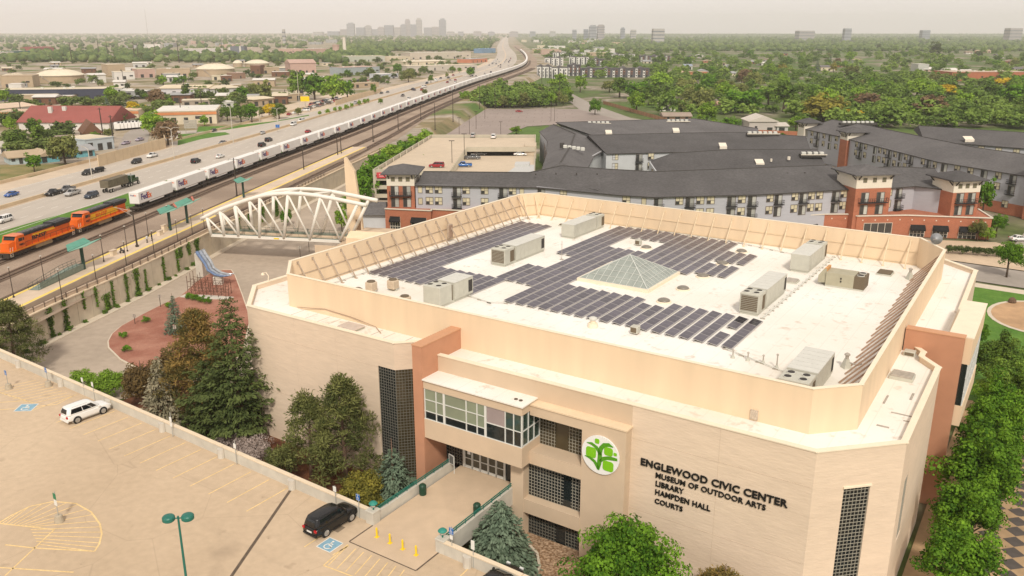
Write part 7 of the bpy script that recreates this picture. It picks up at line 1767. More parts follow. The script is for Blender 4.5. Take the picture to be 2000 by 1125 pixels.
MB().add([Vector(v)-o for v in ((-40.5, 211, -4.9), (-32.2, 211, -4.9), (-32.2, 225, -4.9), (-40.5, 225, -4.9), (-36, 217, -2.6), (-33, 217, -2.6))], [(0, 1, 5, 4), (1, 2, 5), (2, 3, 4, 5), (3, 0, 4)]).build('roof', m_shin, AP)
def vents(root, pts, z):
 for x, y in pts: MB().box(-0.18, 0.18, -0.18, 0.18, -0.1, 0.35).build('roof_vent', m_fascia, root, Vector((x, y, z))-root.location)
vents(AP, [(6+k*5.2, 212+math.sin(k)*1.0) for k in range(4)]+[(38+k*4.6, 209.4+k*0.55) for k in range(9)], 5.3)
# rear wings round the courtyards
def rear(label, tri, walls=(), pats=(), units=()):
 c = Vector((sum(t[0][0] for t in tri)/len(tri), sum(t[0][1] for t in tri)/len(tri), G0))
 r_ = empty('apartment_wing', c, 0, label, 'building', 'apartment wings behind the front block')
 roof_run(r_, tri, 0.5)
 for k in range(len(tri)-1):
  slab_wall(r_, tri[k][0][:2], tri[k+1][0][:2], 0.3, G0, tri[k][0][2], m_siding2); slab_wall(r_, tri[k+1][2][:2], tri[k][2][:2], 0.3, G0, tri[k][0][2], m_siding2)
 for e, b in ((tri[0][0], tri[0][2]), (tri[-1][2], tri[-1][0])): slab_wall(r_, b[:2], e[:2], 0.3, G0, e[2]-0.1, m_siding2)
 for (p0, p1, pat) in pats: facade(r_, p0, p1, pat, [0.05, -2.9])
 for (x, y, z, n_) in units:                       # sunken roof wells with condensers
  w_ = MB().box(-0.9*n_, 0.9*n_, -1.1, 1.4, -0.5, 0.35).build('roof_well', m_fascia, r_, Vector((x, y, z))-c);
  for k in range(n_): MB().bevbox(-0.9*n_+0.3+k*1.75, -0.9*n_+1.5+k*1.75, -0.6, 0.6, 0.3, 1.0, 0.1).build('condenser', m_hvac2, w_)
  MB().box(-0.9*n_-0.2, 0.9*n_+0.2, -1.4, -1.1, 0.2, 0.45).build('well_edge', m_stone, w_)
 return r_
def dormer(r_, x, y, z, w=2.4):
 w = min(w, 3.2); z -= 0.35
 MB().add([Vector(v)-r_.location for v in ((x-w/2, y, z), (x+w/2, y, z), (x+w/2, y+2.2, z+0.9), (x-w/2, y+2.2, z+0.9), (x-w/2, y, z-0.9), (x+w/2, y, z-0.9))], [(0, 1, 2, 3), (4, 5, 1, 0)]).build('pale_hood', m_creamw, r_)
wa = rear('charcoal roofed wing linking the front block to the garage', [((19.5, 229, 3.0), (13.5, 232, 5.6), (8.5, 232, 3.0)), ((25, 262, 3.0), (18.5, 265, 6.0), (11.5, 268, 3.0)), ((33, 285, 3.0), (22, 296, 6.0), (13, 300, 3.0)), ((26, 322, 3.0), (16, 329, 5.8), (11, 330, 3.0))], pats=[((11.5, 300), (11.2, 268), 'ddd-ddd'), ((11.4, 331), (12.9, 301), 'ddddd')], units=[])
for k in range(5): MB().bevbox(-0.6, 0.6, -0.5, 0.5, 0, 0.9, 0.15).build('condenser', m_hvac2, wa, Vector((16.5+k*1.25, 262-k*1.4, 5.5))-wa.location)
MB().bevbox(-0.7, 0.7, -0.6, 0.6, 0, 1.6, 0.1).build('black_vent', m_fascia, wa, Vector((15.6, 263.5, 5.3))-wa.location)
wb_ = rear('charcoal roofed courtyard wing with recessed balconies', [((30, 268, 3.0), (26, 290, 6.2), (26, 303, 3.0)), ((52, 272, 3.0), (55, 294, 6.4), (56, 306, 3.0)), ((72, 274, 3.0), (80, 297, 6.4), (84, 308, 3.0)), ((96, 270, 3.0), (100, 288, 6.0), (104, 300, 3.0))], pats=[((31, 268.3), (70, 273.8), 'w-bw-w-bww')], units=[(86, 291, 6.3, 6)])
dormer(wb_, 69, 275.5, 4.6)
wc_ = rear('charcoal roofed wing farthest back beside the car park', [((32, 311, 3.0), (17, 332, 6.2), (20, 350, 3.0)), ((52, 317, 3.0), (52, 340, 6.4), (52, 354, 3.0)), ((78, 320, 3.0), (74, 345, 6.4), (74, 358, 3.0)), ((90, 305, 3.0), (92, 318, 5.4), (96, 330, 3.0))], units=[(34, 333.5, 5.4, 5), (66, 339, 5.6, 5)])
dormer(wc_, 36, 315, 4.4); dormer(wc_, 62, 320, 4.6)
wd_ = rear('charcoal roofed wing just behind the front block', [((40, 233, 3.0), (47, 247, 6.0), (41, 251, 3.0)), ((62, 236, 3.0), (65, 252, 6.4), (66, 262, 3.0)), ((90, 240, 3.0), (92, 254, 6.2), (95, 265, 3.0))], pats=[((39.5, 250.5), (40, 233.5), '-w')], units=[(88, 246.5, 5.4, 4)])
dormer(wd_, 71, 240, 4.4); MB().cyl((0, 0), 0.45, 0, 0.9, 10).build('pale_vent', m_creamw, wd_, Vector((80, 243, 4.6))-wd_.location); MB().cyl((0, 0), 0.3, 0, 0.8, 10).build('pale_vent', m_creamw, wd_, Vector((74.5, 241.5, 4.3))-wd_.location)
# block across the street on the right
AR = empty('apartment_block', (130, 260, G0), 0, 'grey apartment block with brick ground floor across the street on the right', 'building')
ER = [(117, 340.5), (122, 315), (122.4, 302), (127.5, 251), (138, 226.5), (160, 186)]
RR = [(129, 343, 6.2), (134, 318, 6.4), (135, 304, 6.4), (141, 256, 6.4), (151, 232, 6.4), (175, 192, 6.4)]
BR_ = [(141, 345), (146, 320), (147, 306), (154, 260), (164, 238), (188, 199)]
roof_run(AR, [((*e, 3.0), r, (*b, 3.0)) for e, r, b in zip(ER, RR, BR_)], 0.55)
for p0, p1 in zip(ER[:-1], ER[1:]): slab_wall(AR, p1, p0, 0.3, G0+3.2 if p0[1] < 260 else G0, 3.0, m_siding, inward=-1); (slab_wall(AR, p1, p0, 0.34, G0, G0+3.2, m_brick, inward=-1) if p0[1] < 260 else None)
facade(AR, ER[0], ER[1], 'dwbwdw', [0.05, -2.9], -0.0); facade(AR, ER[2], ER[3], 'wbw-dwwbwdwb-wbw', [0.05, -2.9]); facade(AR, ER[3], ER[4], 'dwwdwb', [0.05, -2.9]); facade(AR, ER[3], ER[4], 'wdsw', [-7.4]); facade(AR, ER[4], ER[5], 'wwbdwwbw', [0.05, -2.9])
tower(AR, 124.2, 309, 5.5, 6.5, R(-85), G0, 5.2, 2.4, False); tower(AR, 143.5, 221.5, 8, 8, R(-62), G0, 6.4, 3.0, True); tower(AR, 119, 341.5, 5, 6, R(-80), G0, 5.2, -2.0, False)
for x, y, n_ in ((133, 327, 7), ):
 w_ = MB().box(-1.0*n_, 1.0*n_, -1.1, 1.4, -0.5, 0.35).build('roof_well', m_fascia, AR, Vector((x, y, 6.2))-AR.location)
 for k in range(n_): MB().bevbox(-0.9*n_+0.3+k*1.75, -0.9*n_+1.5+k*1.75, -0.6, 0.6, 0.3, 1.0, 0.1).build('condenser', m_hvac2, w_)
AR2 = empty('apartment_wing', (190, 300, G0), 0, 'second grey wing with a charcoal roof at the far right edge', 'building')
E2 = [(146, 300), (178, 272), (195, 275), (235, 262)]; R2 = [(152, 318, 6.4), (184, 292, 6.4), (202, 294, 6.4), (242, 282, 6.4)]; K2 = [(158, 334), (190, 310), (208, 312), (248, 300)]
roof_run(AR2, [((*e, 3.2), r, (*b, 3.2)) for e, r, b in zip(E2, R2, K2)], 0.5)
for p0, p1 in zip(E2[:-1], E2[1:]): slab_wall(AR2, p0, p1, 0.3, G0, 3.2, m_siding)
facade(AR2, E2[0], E2[1], 'wwbwwwbw', [0.05, -2.9]); facade(AR2, E2[1], E2[2], 'ww', [0.05, -2.9]); facade(AR2, E2[2], E2[3], 'wbww', [0.05, -2.9]); dormer(AR2, 158, 292, 4.8, 5); dormer(AR2, 200, 278, 4.8, 5)
# ================================================================== apartment parking garage
GA = empty('parking_garage', (-17, 290, G0), 0, 'tan concrete parking garage with an open upper deck beside the railway', 'garage')
og = GA.location
m_gar = M('garage concrete', (0.56, 0.46, 0.34), var=0.05, scale=0.4, var2=0.06, scale2=0.06)
m_garw = M('garage wall concrete', (0.50, 0.45, 0.35), var=0.06, scale=0.5, var2=0.08, scale2=0.1)
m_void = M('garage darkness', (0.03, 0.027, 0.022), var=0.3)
lx = lambda y: -41.0+(y-248.6)*0.105; rx_ = lambda y: 6.8+(y-248.6)*0.03
def gpoly(pts, z0, z1, mat, name): return MB().prism([(x-og.x, y-og.y) for x, y in pts], z0-og.z, z1-og.z).build(name, mat, GA)
gpoly([(lx(249)+0.3, 249), (-18.8, 249), (-14.6, 335), (lx(335)+0.3, 335)], -0.7, -0.1, m_gar, 'upper_deck')
gpoly([(-18.6, 249), (rx_(249)-0.3, 249), (rx_(300)-0.3, 300), (-16.5, 300)], -2.9, -2.3, m_gar, 'lower_deck')
gpoly([(-16.3, 300), (rx_(300)-0.3, 300), (rx_(335)-0.3, 335), (-14.6, 335)], -0.7, -0.1, m_gar, 'upper_deck')
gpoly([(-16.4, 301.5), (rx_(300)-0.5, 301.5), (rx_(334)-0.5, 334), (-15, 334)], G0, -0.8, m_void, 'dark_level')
for z0 in (-7.6, -5.0, -2.4):                           # spandrels with dark gaps, front and sides
 for p0, p1 in (((lx(248.6), 248.6), (-30.5, 248.6)), ((lx(248.6), 248.6), (lx(336), 336)), ((rx_(248.6), 248.6), (rx_(336), 336))):
  d = Vector(p1)-Vector(p0); nrm = Vector((-d.y, d.x)).normalized()*0.3
  gpoly([p0, p1, tuple(Vector(p1)+nrm), tuple(Vector(p0)+nrm)], z0, z0+1.15, m_garw, 'spandrel')
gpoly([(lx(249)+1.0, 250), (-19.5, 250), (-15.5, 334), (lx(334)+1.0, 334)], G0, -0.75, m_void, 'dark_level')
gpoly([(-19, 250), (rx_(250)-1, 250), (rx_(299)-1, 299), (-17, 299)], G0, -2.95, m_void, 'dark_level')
for p0, p1, z1 in (((lx(248.6), 248.6), (lx(336), 336), 1.0), ((lx(336), 336), (rx_(336), 336), 1.0), ((lx(248.6), 248.6), (-30, 248.6), 1.0), ((-30, 248.6), (-19, 248.6), 0.5), ((rx_(248.6), 248.6), (rx_(300), 300), -1.3), ((rx_(300), 300), (rx_(336), 336), 1.0), ((-16.4, 299.8), (rx_(300), 299.8), 0.9)):
 d = Vector(p1)-Vector(p0); nrm = Vector((-d.y, d.x)).normalized()*0.3
 gpoly([p0, p1, tuple(Vector(p1)+nrm), tuple(Vector(p0)+nrm)], -0.8 if z1 > 0 else -3.4, z1, m_garw, 'parapet')
for k in range(9): y = 252+k*9.5; gpoly([(lx(y)+0.25, y), (lx(y)+0.6, y), (lx(y)+0.6, y+0.5), (lx(y)+0.25, y+0.5)], -0.1, 1.05, m_garw, 'pilaster')
for k in range(14): y = 252+k*3.6; gpoly([(-18.7+(y-249)*0.045, y), (-18.3+(y-249)*0.045, y), (-18.3+(y-249)*0.045, y+0.5), (-18.7+(y-249)*0.045, y+0.5)], -2.3, 0.7, m_garw, 'ramp_post')
gpoly([(-18.65, 250), (-18.45, 250), (-16.4, 300), (-16.6, 300)], -0.1, 0.35, m_garw, 'ramp_kerb'); gpoly([(-18.6, 249.5), (-18.35, 249.5), (-16.3, 299.8), (-16.55, 299.8)], -2.3, -1.4, m_garw, 'ramp_kerb')
gpoly([(-2.0, 250), (rx_(250)-0.3, 250), (rx_(268)-0.3, 268), (2.0, 268)], -2.3, -0.6, M('pale stair block', (0.52, 0.52, 0.50), var=0.05), 'stair_block'); gpoly([(0.8, 264), (5.5, 264), (5.8, 270), (1.2, 270)], -0.6, 0.1, MATS['pale stair block'], 'stair_block')
gpoly([(-41.3, 248.2), (-40.5, 248.2), (-40.5, 249), (-41.3, 249)], G0, 1.0, m_garw, 'corner_pier'); gpoly([(4.5, 300.5), (rx_(300)+0.3, 300), (rx_(310)+0.3, 310), (4.5, 310)], -3.3, 1.2, m_gar, 'stair_tower')
t = empty('garage_sign', (-38.0, 248.25, -0.6), 0, 'red hanging sign on the garage front corner', 'sign'); MB().box(-2.2, 2.2, -0.12, 0, -1.0, 0.7).build('panel', M('sign red', (0.55, 0.06, 0.07), var=0.05), t); MB().box(-1.5, 1.1, -0.15, -0.12, -0.1, 0.25).box(-1.5, 0.9, -0.15, -0.12, -0.55, -0.3).build('lettering', M('sign pink', (0.75, 0.35, 0.33)), t)
for u, v, z, kind, col, ang, lab in ((853, 327, -0.1, 'suv', 'red', 3.05, 'red SUV on the upper garage deck'), (905, 326, -2.3, 'pickup', 'brightblue', 3.2, 'bright blue pickup on the lower garage deck'), (923, 311, -2.3, 'pickup', 'grey', 0.05, 'dark grey pickup on the lower garage deck'), (938, 303, -2.3, 'sedan', 'grey', 0.1, 'grey saloon next to the dark pickup in the garage'), (948, 298, -2.3, 'sedan', 'silver', 0.1, 'silver saloon farthest up the garage ramp'),
  (1016, 304, -2.3, 'sedan', 'white', 0.0, 'white saloon by the garage side wall'), (964, 270, -0.1, 'suv', 'white', 1.5, 'white SUV on the rear garage deck'), (924, 268, -0.1, 'suv', 'silver', 1.5, 'silver SUV at the rear corner of the garage')):
 q = P(u, v, z); make_car(q, ang, kind, col, lab)
for i, (u, v, z, h) in enumerate(((883, 318, -0.1, 7), (907, 302, -0.1, 7), (917, 263, -8.4, 9), (930, 252, -8.4, 9), (897, 262, -8.4, 8), (1076, 237, -8.4, 10), (1083, 236, -8.4, 9), (947, 232, -8.4, 9), (978, 262, -8.4, 6))):
 q = P(u, v, z); t = empty('car_park_lamp', q, 0, ordinal(i+1)+' slender lamp post of the garage deck and car park, counted from the red SUV', 'lamp post', 'car park lamps'); MB().tube([(0, 0, 0), (0, 0, h)], 0.09, 6).build('pole', m_pole, t); MB().box(-0.9, 0.9, -0.15, 0.15, h-0.1, h+0.1).build('head', m_pole, t)
for u, v, kind, col, lab in ((1014, 219, 'sedan', 'red', 'dark red saloon alone in the big car park'), (895, 230, 'van', 'white', 'white van at the near edge of the big car park'), (1988, 385, 'sedan', 'black', 'black saloon in the side street at the right edge'), (1990, 470, 'sedan', 'white', 'pale saloon in the street at the right edge')):
 make_car(P(u, v, Z_EAST+0.08), 0.1, kind, col, lab)
# ================================================================== highway furniture and traffic
m_barrier = M('barrier concrete', (0.60, 0.47, 0.31), var=0.08, scale=0.4)
def ribbon(name, label, cat, y0, y1, o0, o1, z1, mat, step=20.0):
 t = empty(name, (XT(y0)+o0, y0, Z_RAIL), 0, label, cat); lo = (-(XT(y0)+o0), -y0, -Z_RAIL); y = y0
 while y < y1-0.1:
  strip(y, min(y+step, y1)-0.04, o0, o1, z1, step=10, thick=z1-Z_RAIL+0.05).build('segment', mat, t, lo); y += step
 return t
ribbon('median_barrier', 'low tan concrete barrier down the middle of the highway', 'barrier', 100, 900, -37.55, -37.05, Z_RAIL+0.95, m_barrier, 25)
ribbon('edge_barrier', 'low tan concrete barrier along the far edge of the highway', 'barrier', 150, 700, -63.8, -63.4, Z_RAIL+1.0, m_barrier, 25)
q0, q1 = P(193, 326, Z_RAIL), P(324, 289, Z_RAIL)
t = empty('noise_wall', q0, 0, 'tall tan noise wall beside the far carriageway', 'wall'); d = q1-q0
for k in range(9): a, b = d*(k/9), d*((k+1)/9-0.003); MB().beam(a+Vector((0, 0, 2.0)), b+Vector((0, 0, 2.0)), 0.3, 4.0).build('wall_panel', m_barrier, t)
a = d; b = P(318, 274, Z_RAIL)-q0; MB().beam(a+Vector((0, 0, 2.3)), b+Vector((0, 0, 2.3)), 0.3, 4.6).build('wall_panel', m_barrier, t)
q0, q1 = P(655, 206, Z_RAIL), P(745, 180, Z_RAIL)
t = empty('noise_wall', q0, 0, 'long tan wall beyond the row of young trees', 'wall'); d = q1-q0
for k in range(10): a, b = d*(k/10), d*((k+1)/10-0.003); MB().beam(a+Vector((0, 0, 1.5)), b+Vector((0, 0, 1.5)), 0.3, 3.0).build('wall_panel', m_barrier, t)
TR = [  # u, v, kind, colour, heading (1 away), label
(23, 383, 'sedan', 'blue', 0, 'bright blue saloon on the far carriageway'), (105, 381, 'pickup', 'black', 0, 'black pickup ahead of the silver pickup on the near carriageway'), (132, 374, 'pickup', 'grey', 0, 'grey pickup with a loaded bed behind the black pickup'), (142, 381, 'pickup', 'silver', 0, 'silver pickup on the near carriageway'),
(179, 386, 'suv', 'darkblue', 0, 'dark blue SUV just ahead of the locomotive hood'), (8, 434, 'suv', 'white', 0, 'white SUV cut by the left edge on the near carriageway'), (172, 341, 'suv', 'black', 0, 'black SUV towing a car trailer'), (267, 319, 'suv', 'black', 0, 'black SUV ahead of the noise wall'), (298, 307, 'pickup', 'white', 0, 'white pickup below the end of the noise wall'),
(383, 318, 'suv', 'black', 1, 'boxy black off-roader on the near carriageway'), (430, 308, 'sedan', 'white', 1, 'white saloon ahead of the boxy off-roader'), (435, 281, 'sedan', 'grey', 0, 'grey saloon on the far carriageway'), (512, 286, 'suv', 'black', 1, 'lower one of two black SUVs close together'), (525, 276, 'suv', 'black', 1, 'upper one of two black SUVs close together'),
(512, 262, 'sedan', 'silver', 0, 'silver saloon on the far carriageway past the gantry'), (602, 259, 'sedan', 'red', 1, 'red saloon beside the white trailers'), (417, 257, 'sedan', 'black', 0, 'black saloon on the slip road lawn edge'), (246, 282, 'sedan', 'mauve', 0, 'pale mauve saloon on the side street'), (273, 275, 'sedan', 'mauve', 0, 'mauve saloon farther up the side street'),
(573, 245, 'van', 'white', 0, 'nearer of two white vans on the slip road'), (589, 238, 'van', 'white', 0, 'farther of two white vans on the slip road'), (799, 195, 'van', 'white', 1, 'white van half hidden by the train'), (745, 183, 'sedan', 'black', 0, 'black saloon on the far highway by the tan wall'), (757, 181, 'sedan', 'grey', 0, 'grey saloon next to the black one on the far highway'), (826, 171, 'suv', 'white', 0, 'white SUV far up the highway'), (806, 176, 'suv', 'black', 0, 'black SUV far up the highway')]
for u, v, kind, col, away, lab in TR:
 q = P(u, v, Z_RAIL+0.02); make_car(q, track_dir(q.y)+(0 if away else math.pi), kind, col, lab, group='traffic on the highway')
rr = random.Random(21); occ = []
far = [(y, o) for y in range(560, 1500, 42) for o in (-20, -27, -33, -42, -48)]
rr.shuffle(far)
for i, (y, o) in enumerate(far[:40]):
 y2 = y+rr.uniform(-14, 14); q = Vector((XT(y2)+o, y2, Z_RAIL+0.02))
 col = rr.choice(['white', 'silver', 'black', 'grey', 'red', 'darkblue']); kind = rr.choice(['suv', 'sedan', 'van', 'pickup'])
 make_car(q, track_dir(y2)+(0 if o > -36 else math.pi), kind, col, f'distant {col} {kind} on the highway beyond the bend of train'.replace('darkblue', 'dark blue').replace('suv', 'SUV').replace('sedan', 'saloon'), group='distant highway traffic')
# flatbed trailer behind the black SUV
q = P(192, 336, Z_RAIL+0.02); t = empty('car_trailer', q, track_dir(q.y)+math.pi, 'low dark car trailer behind the black SUV', 'trailer'); MB().box(-3.0, 2.6, -1.0, 1.0, 0.55, 0.75).build('deck', m_plastic, t); MB().bevbox(-2.6, 0.6, -0.85, 0.85, 0.75, 1.5, 0.2).build('load', m_plastic, t)
for x in (-0.6, 0.4):
 for s in (-1, 1): inst('tyre', wheel_mesh(0.34, 0.24)[0], t, (x-0.6, s*1.05, 0.34))
# bottom-dump lorry
q = P(236, 368, Z_RAIL+0.02); t = empty('dump_lorry', q, track_dir(q.y), 'brown bottom-dump trailer lorry with a dark green tractor', 'lorry')
m_dump = M('dusty brown steel', (0.15, 0.125, 0.085), var=0.15, scale=0.8)
MB().loft([[(-8.0, -1.25, 1.5), (-8.0, 1.25, 1.5), (-8.0, 1.3, 3.6), (-8.0, -1.3, 3.6)], [(2.2, -1.25, 1.3), (2.2, 1.25, 1.3), (2.2, 1.3, 3.7), (2.2, -1.3, 3.7)]]).build('trailer_body', m_dump, t)
MB().box(-7.9, 2.1, -1.15, 1.15, 3.55, 3.62).build('load', M('dark load', (0.07, 0.06, 0.045), var=0.3), t); MB().beam((2.2, 0, 3.7), (3.4, 0, 1.4), 1.6, 0.3).build('gooseneck', m_dump, t)
for k in range(8): MB().box(-7.6+k*1.3, -7.5+k*1.3, -1.33, 1.33, 1.6, 3.6).build('rib', m_dump, t)
MB().box(2.4, 8.6, -0.5, 0.5, 0.8, 1.1).build('chassis', m_plastic, t); MB().bevbox(4.6, 6.6, -1.15, 1.15, 1.1, 3.1, 0.12).build('cab', paint('green'), t); MB().bevbox(6.6, 8.8, -0.85, 0.85, 1.0, 2.1, 0.15).build('bonnet', paint('green'), t)
MB().box(6.58, 6.63, -0.95, 0.95, 2.15, 2.95).build('windscreen', m_carglass, t); [MB().box(5.2, 6.3, s*1.16-0.01, s*1.16+0.01, 2.15, 2.9).build('side_window', m_carglass, t) for s in (-1, 1)]
for s in (-1, 1): MB().tube([(4.4, s*1.0, 1.2), (4.4, s*1.0, 3.9)], 0.1, 7).build('exhaust', m_rim, t)
for x in (-6.9, -5.6, 2.6, 3.9, 8.0):
 for s in (-1, 1): w = inst('wheel', wheel_mesh(0.52, 0.4)[0], t, (x, s*1.0, 0.52)); inst('rim', wheel_mesh(0.52, 0.4)[1], w)
# highway lamps, gantry sign
for i, (u, vb, vt, dbl) in enumerate(((340.5, 311, 252, 1), (456, 281, 210, 0), (585, 210, 142, 0), (543, 245, 213, 1), (180.5, 352, 290, 0), (507, 238, 214, 0))):
 q = P(u, vb, Z_RAIL); h = (vb-vt)*(q.y*cP-(Z_RAIL-CAM_H)*sP)/FPX/cP
 t = empty('highway_lamp', q, track_dir(q.y), ['curved twin-arm highway lamp at the noise wall', 'single pale highway lamp near the lawn', 'very tall pale lamp mast by the poplars', 'curved highway lamp by the lawn', 'slim highway lamp by the towing SUV', 'small curved lamp above the lawn'][i], 'lamp post', 'highway lamps')
 MB().tube([(0, 0, 0), (0, 0, h*0.93), (0, 1.2, h), (0, 3.5 if dbl else 1.6, h)], [0.16, 0.11, 0.08, 0.06], 6).build('pole', m_conc, t); MB().box(-0.2, 0.2, 2.9 if dbl else 1.2, 4.0 if dbl else 2.0, h-0.1, h+0.08).build('head', m_lead, t)
 if dbl: MB().tube([(0, 0, h*0.93), (0, -1.2, h), (0, -3.5, h)], [0.11, 0.08, 0.06], 6).build('arm', m_conc, t)
q = P(374, 262, Z_RAIL); t = empty('gantry_sign', q, 0.2, 'grey lattice sign board beside the highway', 'sign'); [MB().tube([(x, 0, 0), (x, 0, 6.5)], 0.12, 6).build('leg', m_lead, t) for x in (-2.2, 2.2)]; [MB().box(-2.8, 2.8, -0.1, 0.1, 2.6+k*0.95, 3.4+k*0.95).build('panel', m_lead, t) for k in range(4)]
q = P(597, 214, Z_RAIL); t = empty('roadside_sign', q, 0.1, 'bright yellow box sign on a pole by the truck lot', 'sign'); MB().tube([(0, 0, 0), (0, 0, 5.0)], 0.2, 6).build('pole', m_lead, t); MB().bevbox(-2.6, 2.6, -0.3, 0.3, 4.8, 7.6, 0.1).build('box', M('sign yellow', (0.80, 0.55, 0.01), rough=0.5, var=0.03), t)
q = P(543, 258, Z_RAIL); t = empty('roadside_sign', q, 0.1, 'small blue road sign beside the highway', 'sign'); MB().tube([(0, 0, 0), (0, 0, 3.2)], 0.07, 6).build('pole', m_lead, t); MB().box(-0.9, 0.9, -0.05, 0.05, 2.0, 3.4).build('plate', m_signblue, t)
# lawn wedge and slip road, side street
g = MB(); lw = [(388, 252), (470, 245), (600, 225), (603, 228), (520, 246), (440, 260), (388, 264)]
def gsheet(name, mat, uv, z): pts = [P(u, v, z) for u, v in uv]; return tag(MB().add(pts, [tuple(range(len(pts)))]).build(name, mat), kind='structure')
gsheet('verge_lawn', m_lawn, [(388, 247), (450, 246), (540, 236), (603, 224), (604, 226), (525, 240), (445, 253), (384, 258)][::-1], Z_RAIL+0.03)
gsheet('verge_lawn', m_lawn, [(348, 262), (440, 258), (450, 262), (392, 272), (347, 284)][::-1], Z_RAIL+0.03)
gsheet('verge_lawn', ramp_mat('dry lawn', [(0.35, (0.13, 0.15, 0.04)), (0.65, (0.28, 0.22, 0.10))], 0.12, fscale=2.0), [(0, 322), (70, 322), (145, 318), (120, 330), (60, 346), (0, 352)][::-1], Z_RAIL+0.03)
gsheet('slip_road', m_hwy, [(300, 256), (420, 254), (520, 247), (610, 230), (700, 204), (703, 207), (615, 236), (520, 256), (430, 270), (340, 285), (310, 262)][::-1], Z_RAIL+0.02)
gsheet('side_street', m_street, [(228, 292), (243, 262), (262, 250), (285, 248), (292, 262), (288, 278), (270, 290)][::-1], Z_RAIL+0.02)
gsheet('truck_lot', m_shoulder, [(430, 228), (560, 205), (660, 180), (720, 186), (640, 212), (540, 232)][::-1], Z_RAIL+0.015)
# ================================================================== buildings west of the highway
WM = {}
def wm(c, var=0.06):
 k = tuple(c)
 if k not in WM: WM[k] = M('facade %d' % len(WM), k, var=var, scale=0.3, var2=0.06, scale2=0.05)
 return WM[k]
CRM, TAN, WHT, GRY, NAV, RED, TEA, ORG_, BRN, PNK = (0.62, 0.54, 0.40), (0.44, 0.34, 0.23), (0.66, 0.63, 0.58), (0.33, 0.33, 0.33), (0.055, 0.06, 0.09), (0.29, 0.09, 0.075), (0.16, 0.40, 0.45), (0.60, 0.24, 0.10), (0.17, 0.085, 0.05), (0.48, 0.33, 0.27)
def shed(u0, u1, v0, v1, h, dep, wall, roof, label, kind='flat', z=Z_RAIL, band=None, openings=4, cat='building', group='buildings west of the highway', rise=2.0, dark=0.35):
 """building whose front foot runs from pixel (u0, v0) to (u1, v1)"""
 a, b = P(u0, v0, z), P(u1, v1, z); d = b-a; L = d.length; ang = math.atan2(d.y, d.x)
 t = empty('house' if kind == 'gable' and L < 30 else 'warehouse', a, ang, label, 'house' if kind == 'gable' and L < 30 else cat, group)
 MB().box(0, L, 0, dep, -0.2, h).build('wall', wm(wall), t)
 if kind == 'flat':
  MB().box(-0.2, L+0.2, -0.2, dep+0.2, h, h+0.35).build('parapet', wm(wall), t); MB().box(0.3, L-0.3, 0.3, dep-0.3, h+0.3, h+0.42).build('roof', wm(roof), t)
 elif kind == 'low':
  MB().extrude([(-0.6, -0.8, h), (-0.6, dep/2, h+rise), (-0.6, dep+0.8, h), (-0.6, dep+0.8, h-0.25), (-0.6, -0.8, h-0.25)], (L+1.2, 0, 0)).build('roof', wm(roof), t)
 elif kind == 'gable':
  MB().extrude([(-0.6, -0.7, h-0.1), (-0.6, dep/2, h+rise), (-0.6, dep+0.7, h-0.1), (-0.6, dep+0.7, h-0.4), (-0.6, -0.7, h-0.4)], (L+1.2, 0, 0)).build('roof', wm(roof), t)
 elif kind == 'front':
  MB().extrude([(-0.7, -0.6, h-0.1), (L/2, -0.6, h+rise), (L+0.7, -0.6, h-0.1), (L+0.7, -0.6, h-0.35), (-0.7, -0.6, h-0.35)], (0, dep+1.2, 0)).build('roof', wm(roof), t)
  MB().extrude([(0, -0.02, h-0.3), (L, -0.02, h-0.3), (L/2, -0.02, h+rise-0.5)], (0, 0.1, 0)).build('gable_wall', wm(wall), t)
 if band: MB().box(-0.25, L+0.25, -0.28, -0.2, h-1.6, h-0.3).build('band', wm(band), t)
 rs_b = random.Random(int(u0*7+v0))
 for k in range(openings):
  x = L*(k+0.5)/openings; w = min(L/openings*0.5, rs_b.uniform(1.0, 3.6)); hh = min(h*0.75, rs_b.choice([1.4, 2.6, 3.2])); zz = 0.1 if hh > 1.5 else h*0.4
  o_ = MB().box(x-w/2, x+w/2, -0.08, 0.02, zz, zz+hh).build('loading_door' if hh > 1.5 and kind in ('flat', 'low') else 'window', m_wdark, t)
 if kind in ('flat', 'low') and L > 25 and h > 3.5:
  for k in range(max(2, int(L/16))): x = rs_b.uniform(0.1, 0.9)*L; y = rs_b.uniform(0.25, 0.75)*dep; MB().bevbox(x-0.9, x+0.9, y-0.7, y+0.7, h+0.3, h+(1.3 if kind == 'flat' else 1.2+rise*0.8), 0.05).build('roof_unit', m_hvac2, t)
 return t
shed(38, 214, 253, 254, 3.6, 26, WHT, RED, 'long barn with a dull red metal roof', 'low', rise=6.5, openings=3)
shed(165, 199, 270, 268, 2.2, 16, BRN, BRN, 'brown A-frame house in front of the red roofed barn', 'front', rise=4.6, openings=1)
shed(169, 224, 297, 290, 4.4, 15, (0.45, 0.50, 0.52), CRM, 'pale office with an overhanging cream roof', 'flat', openings=3)
shed(78, 117, 319, 315, 2.6, 10, TEA, TAN, 'small turquoise house near the highway', 'front', rise=1.6, openings=2); shed(20, 78, 322, 317, 2.6, 10, (0.42, 0.50, 0.50), TAN, 'pale blue house with a long tan roof at the left', 'gable', rise=1.6, openings=4); shed(150, 186, 308, 304, 2.6, 9, TEA, GRY, 'turquoise shed beside the pale office', 'gable', rise=1.4, openings=2)
shed(0, 40, 300, 298, 2.8, 10, WHT, (0.5, 0.46, 0.40), 'white roofed house at the left edge', 'gable', rise=1.4, openings=3); shed(118, 160, 290, 287, 3.0, 11, (0.36, 0.30, 0.25), (0.30, 0.24, 0.19), 'low brown house behind the turquoise ones', 'gable', rise=1.6, openings=2)
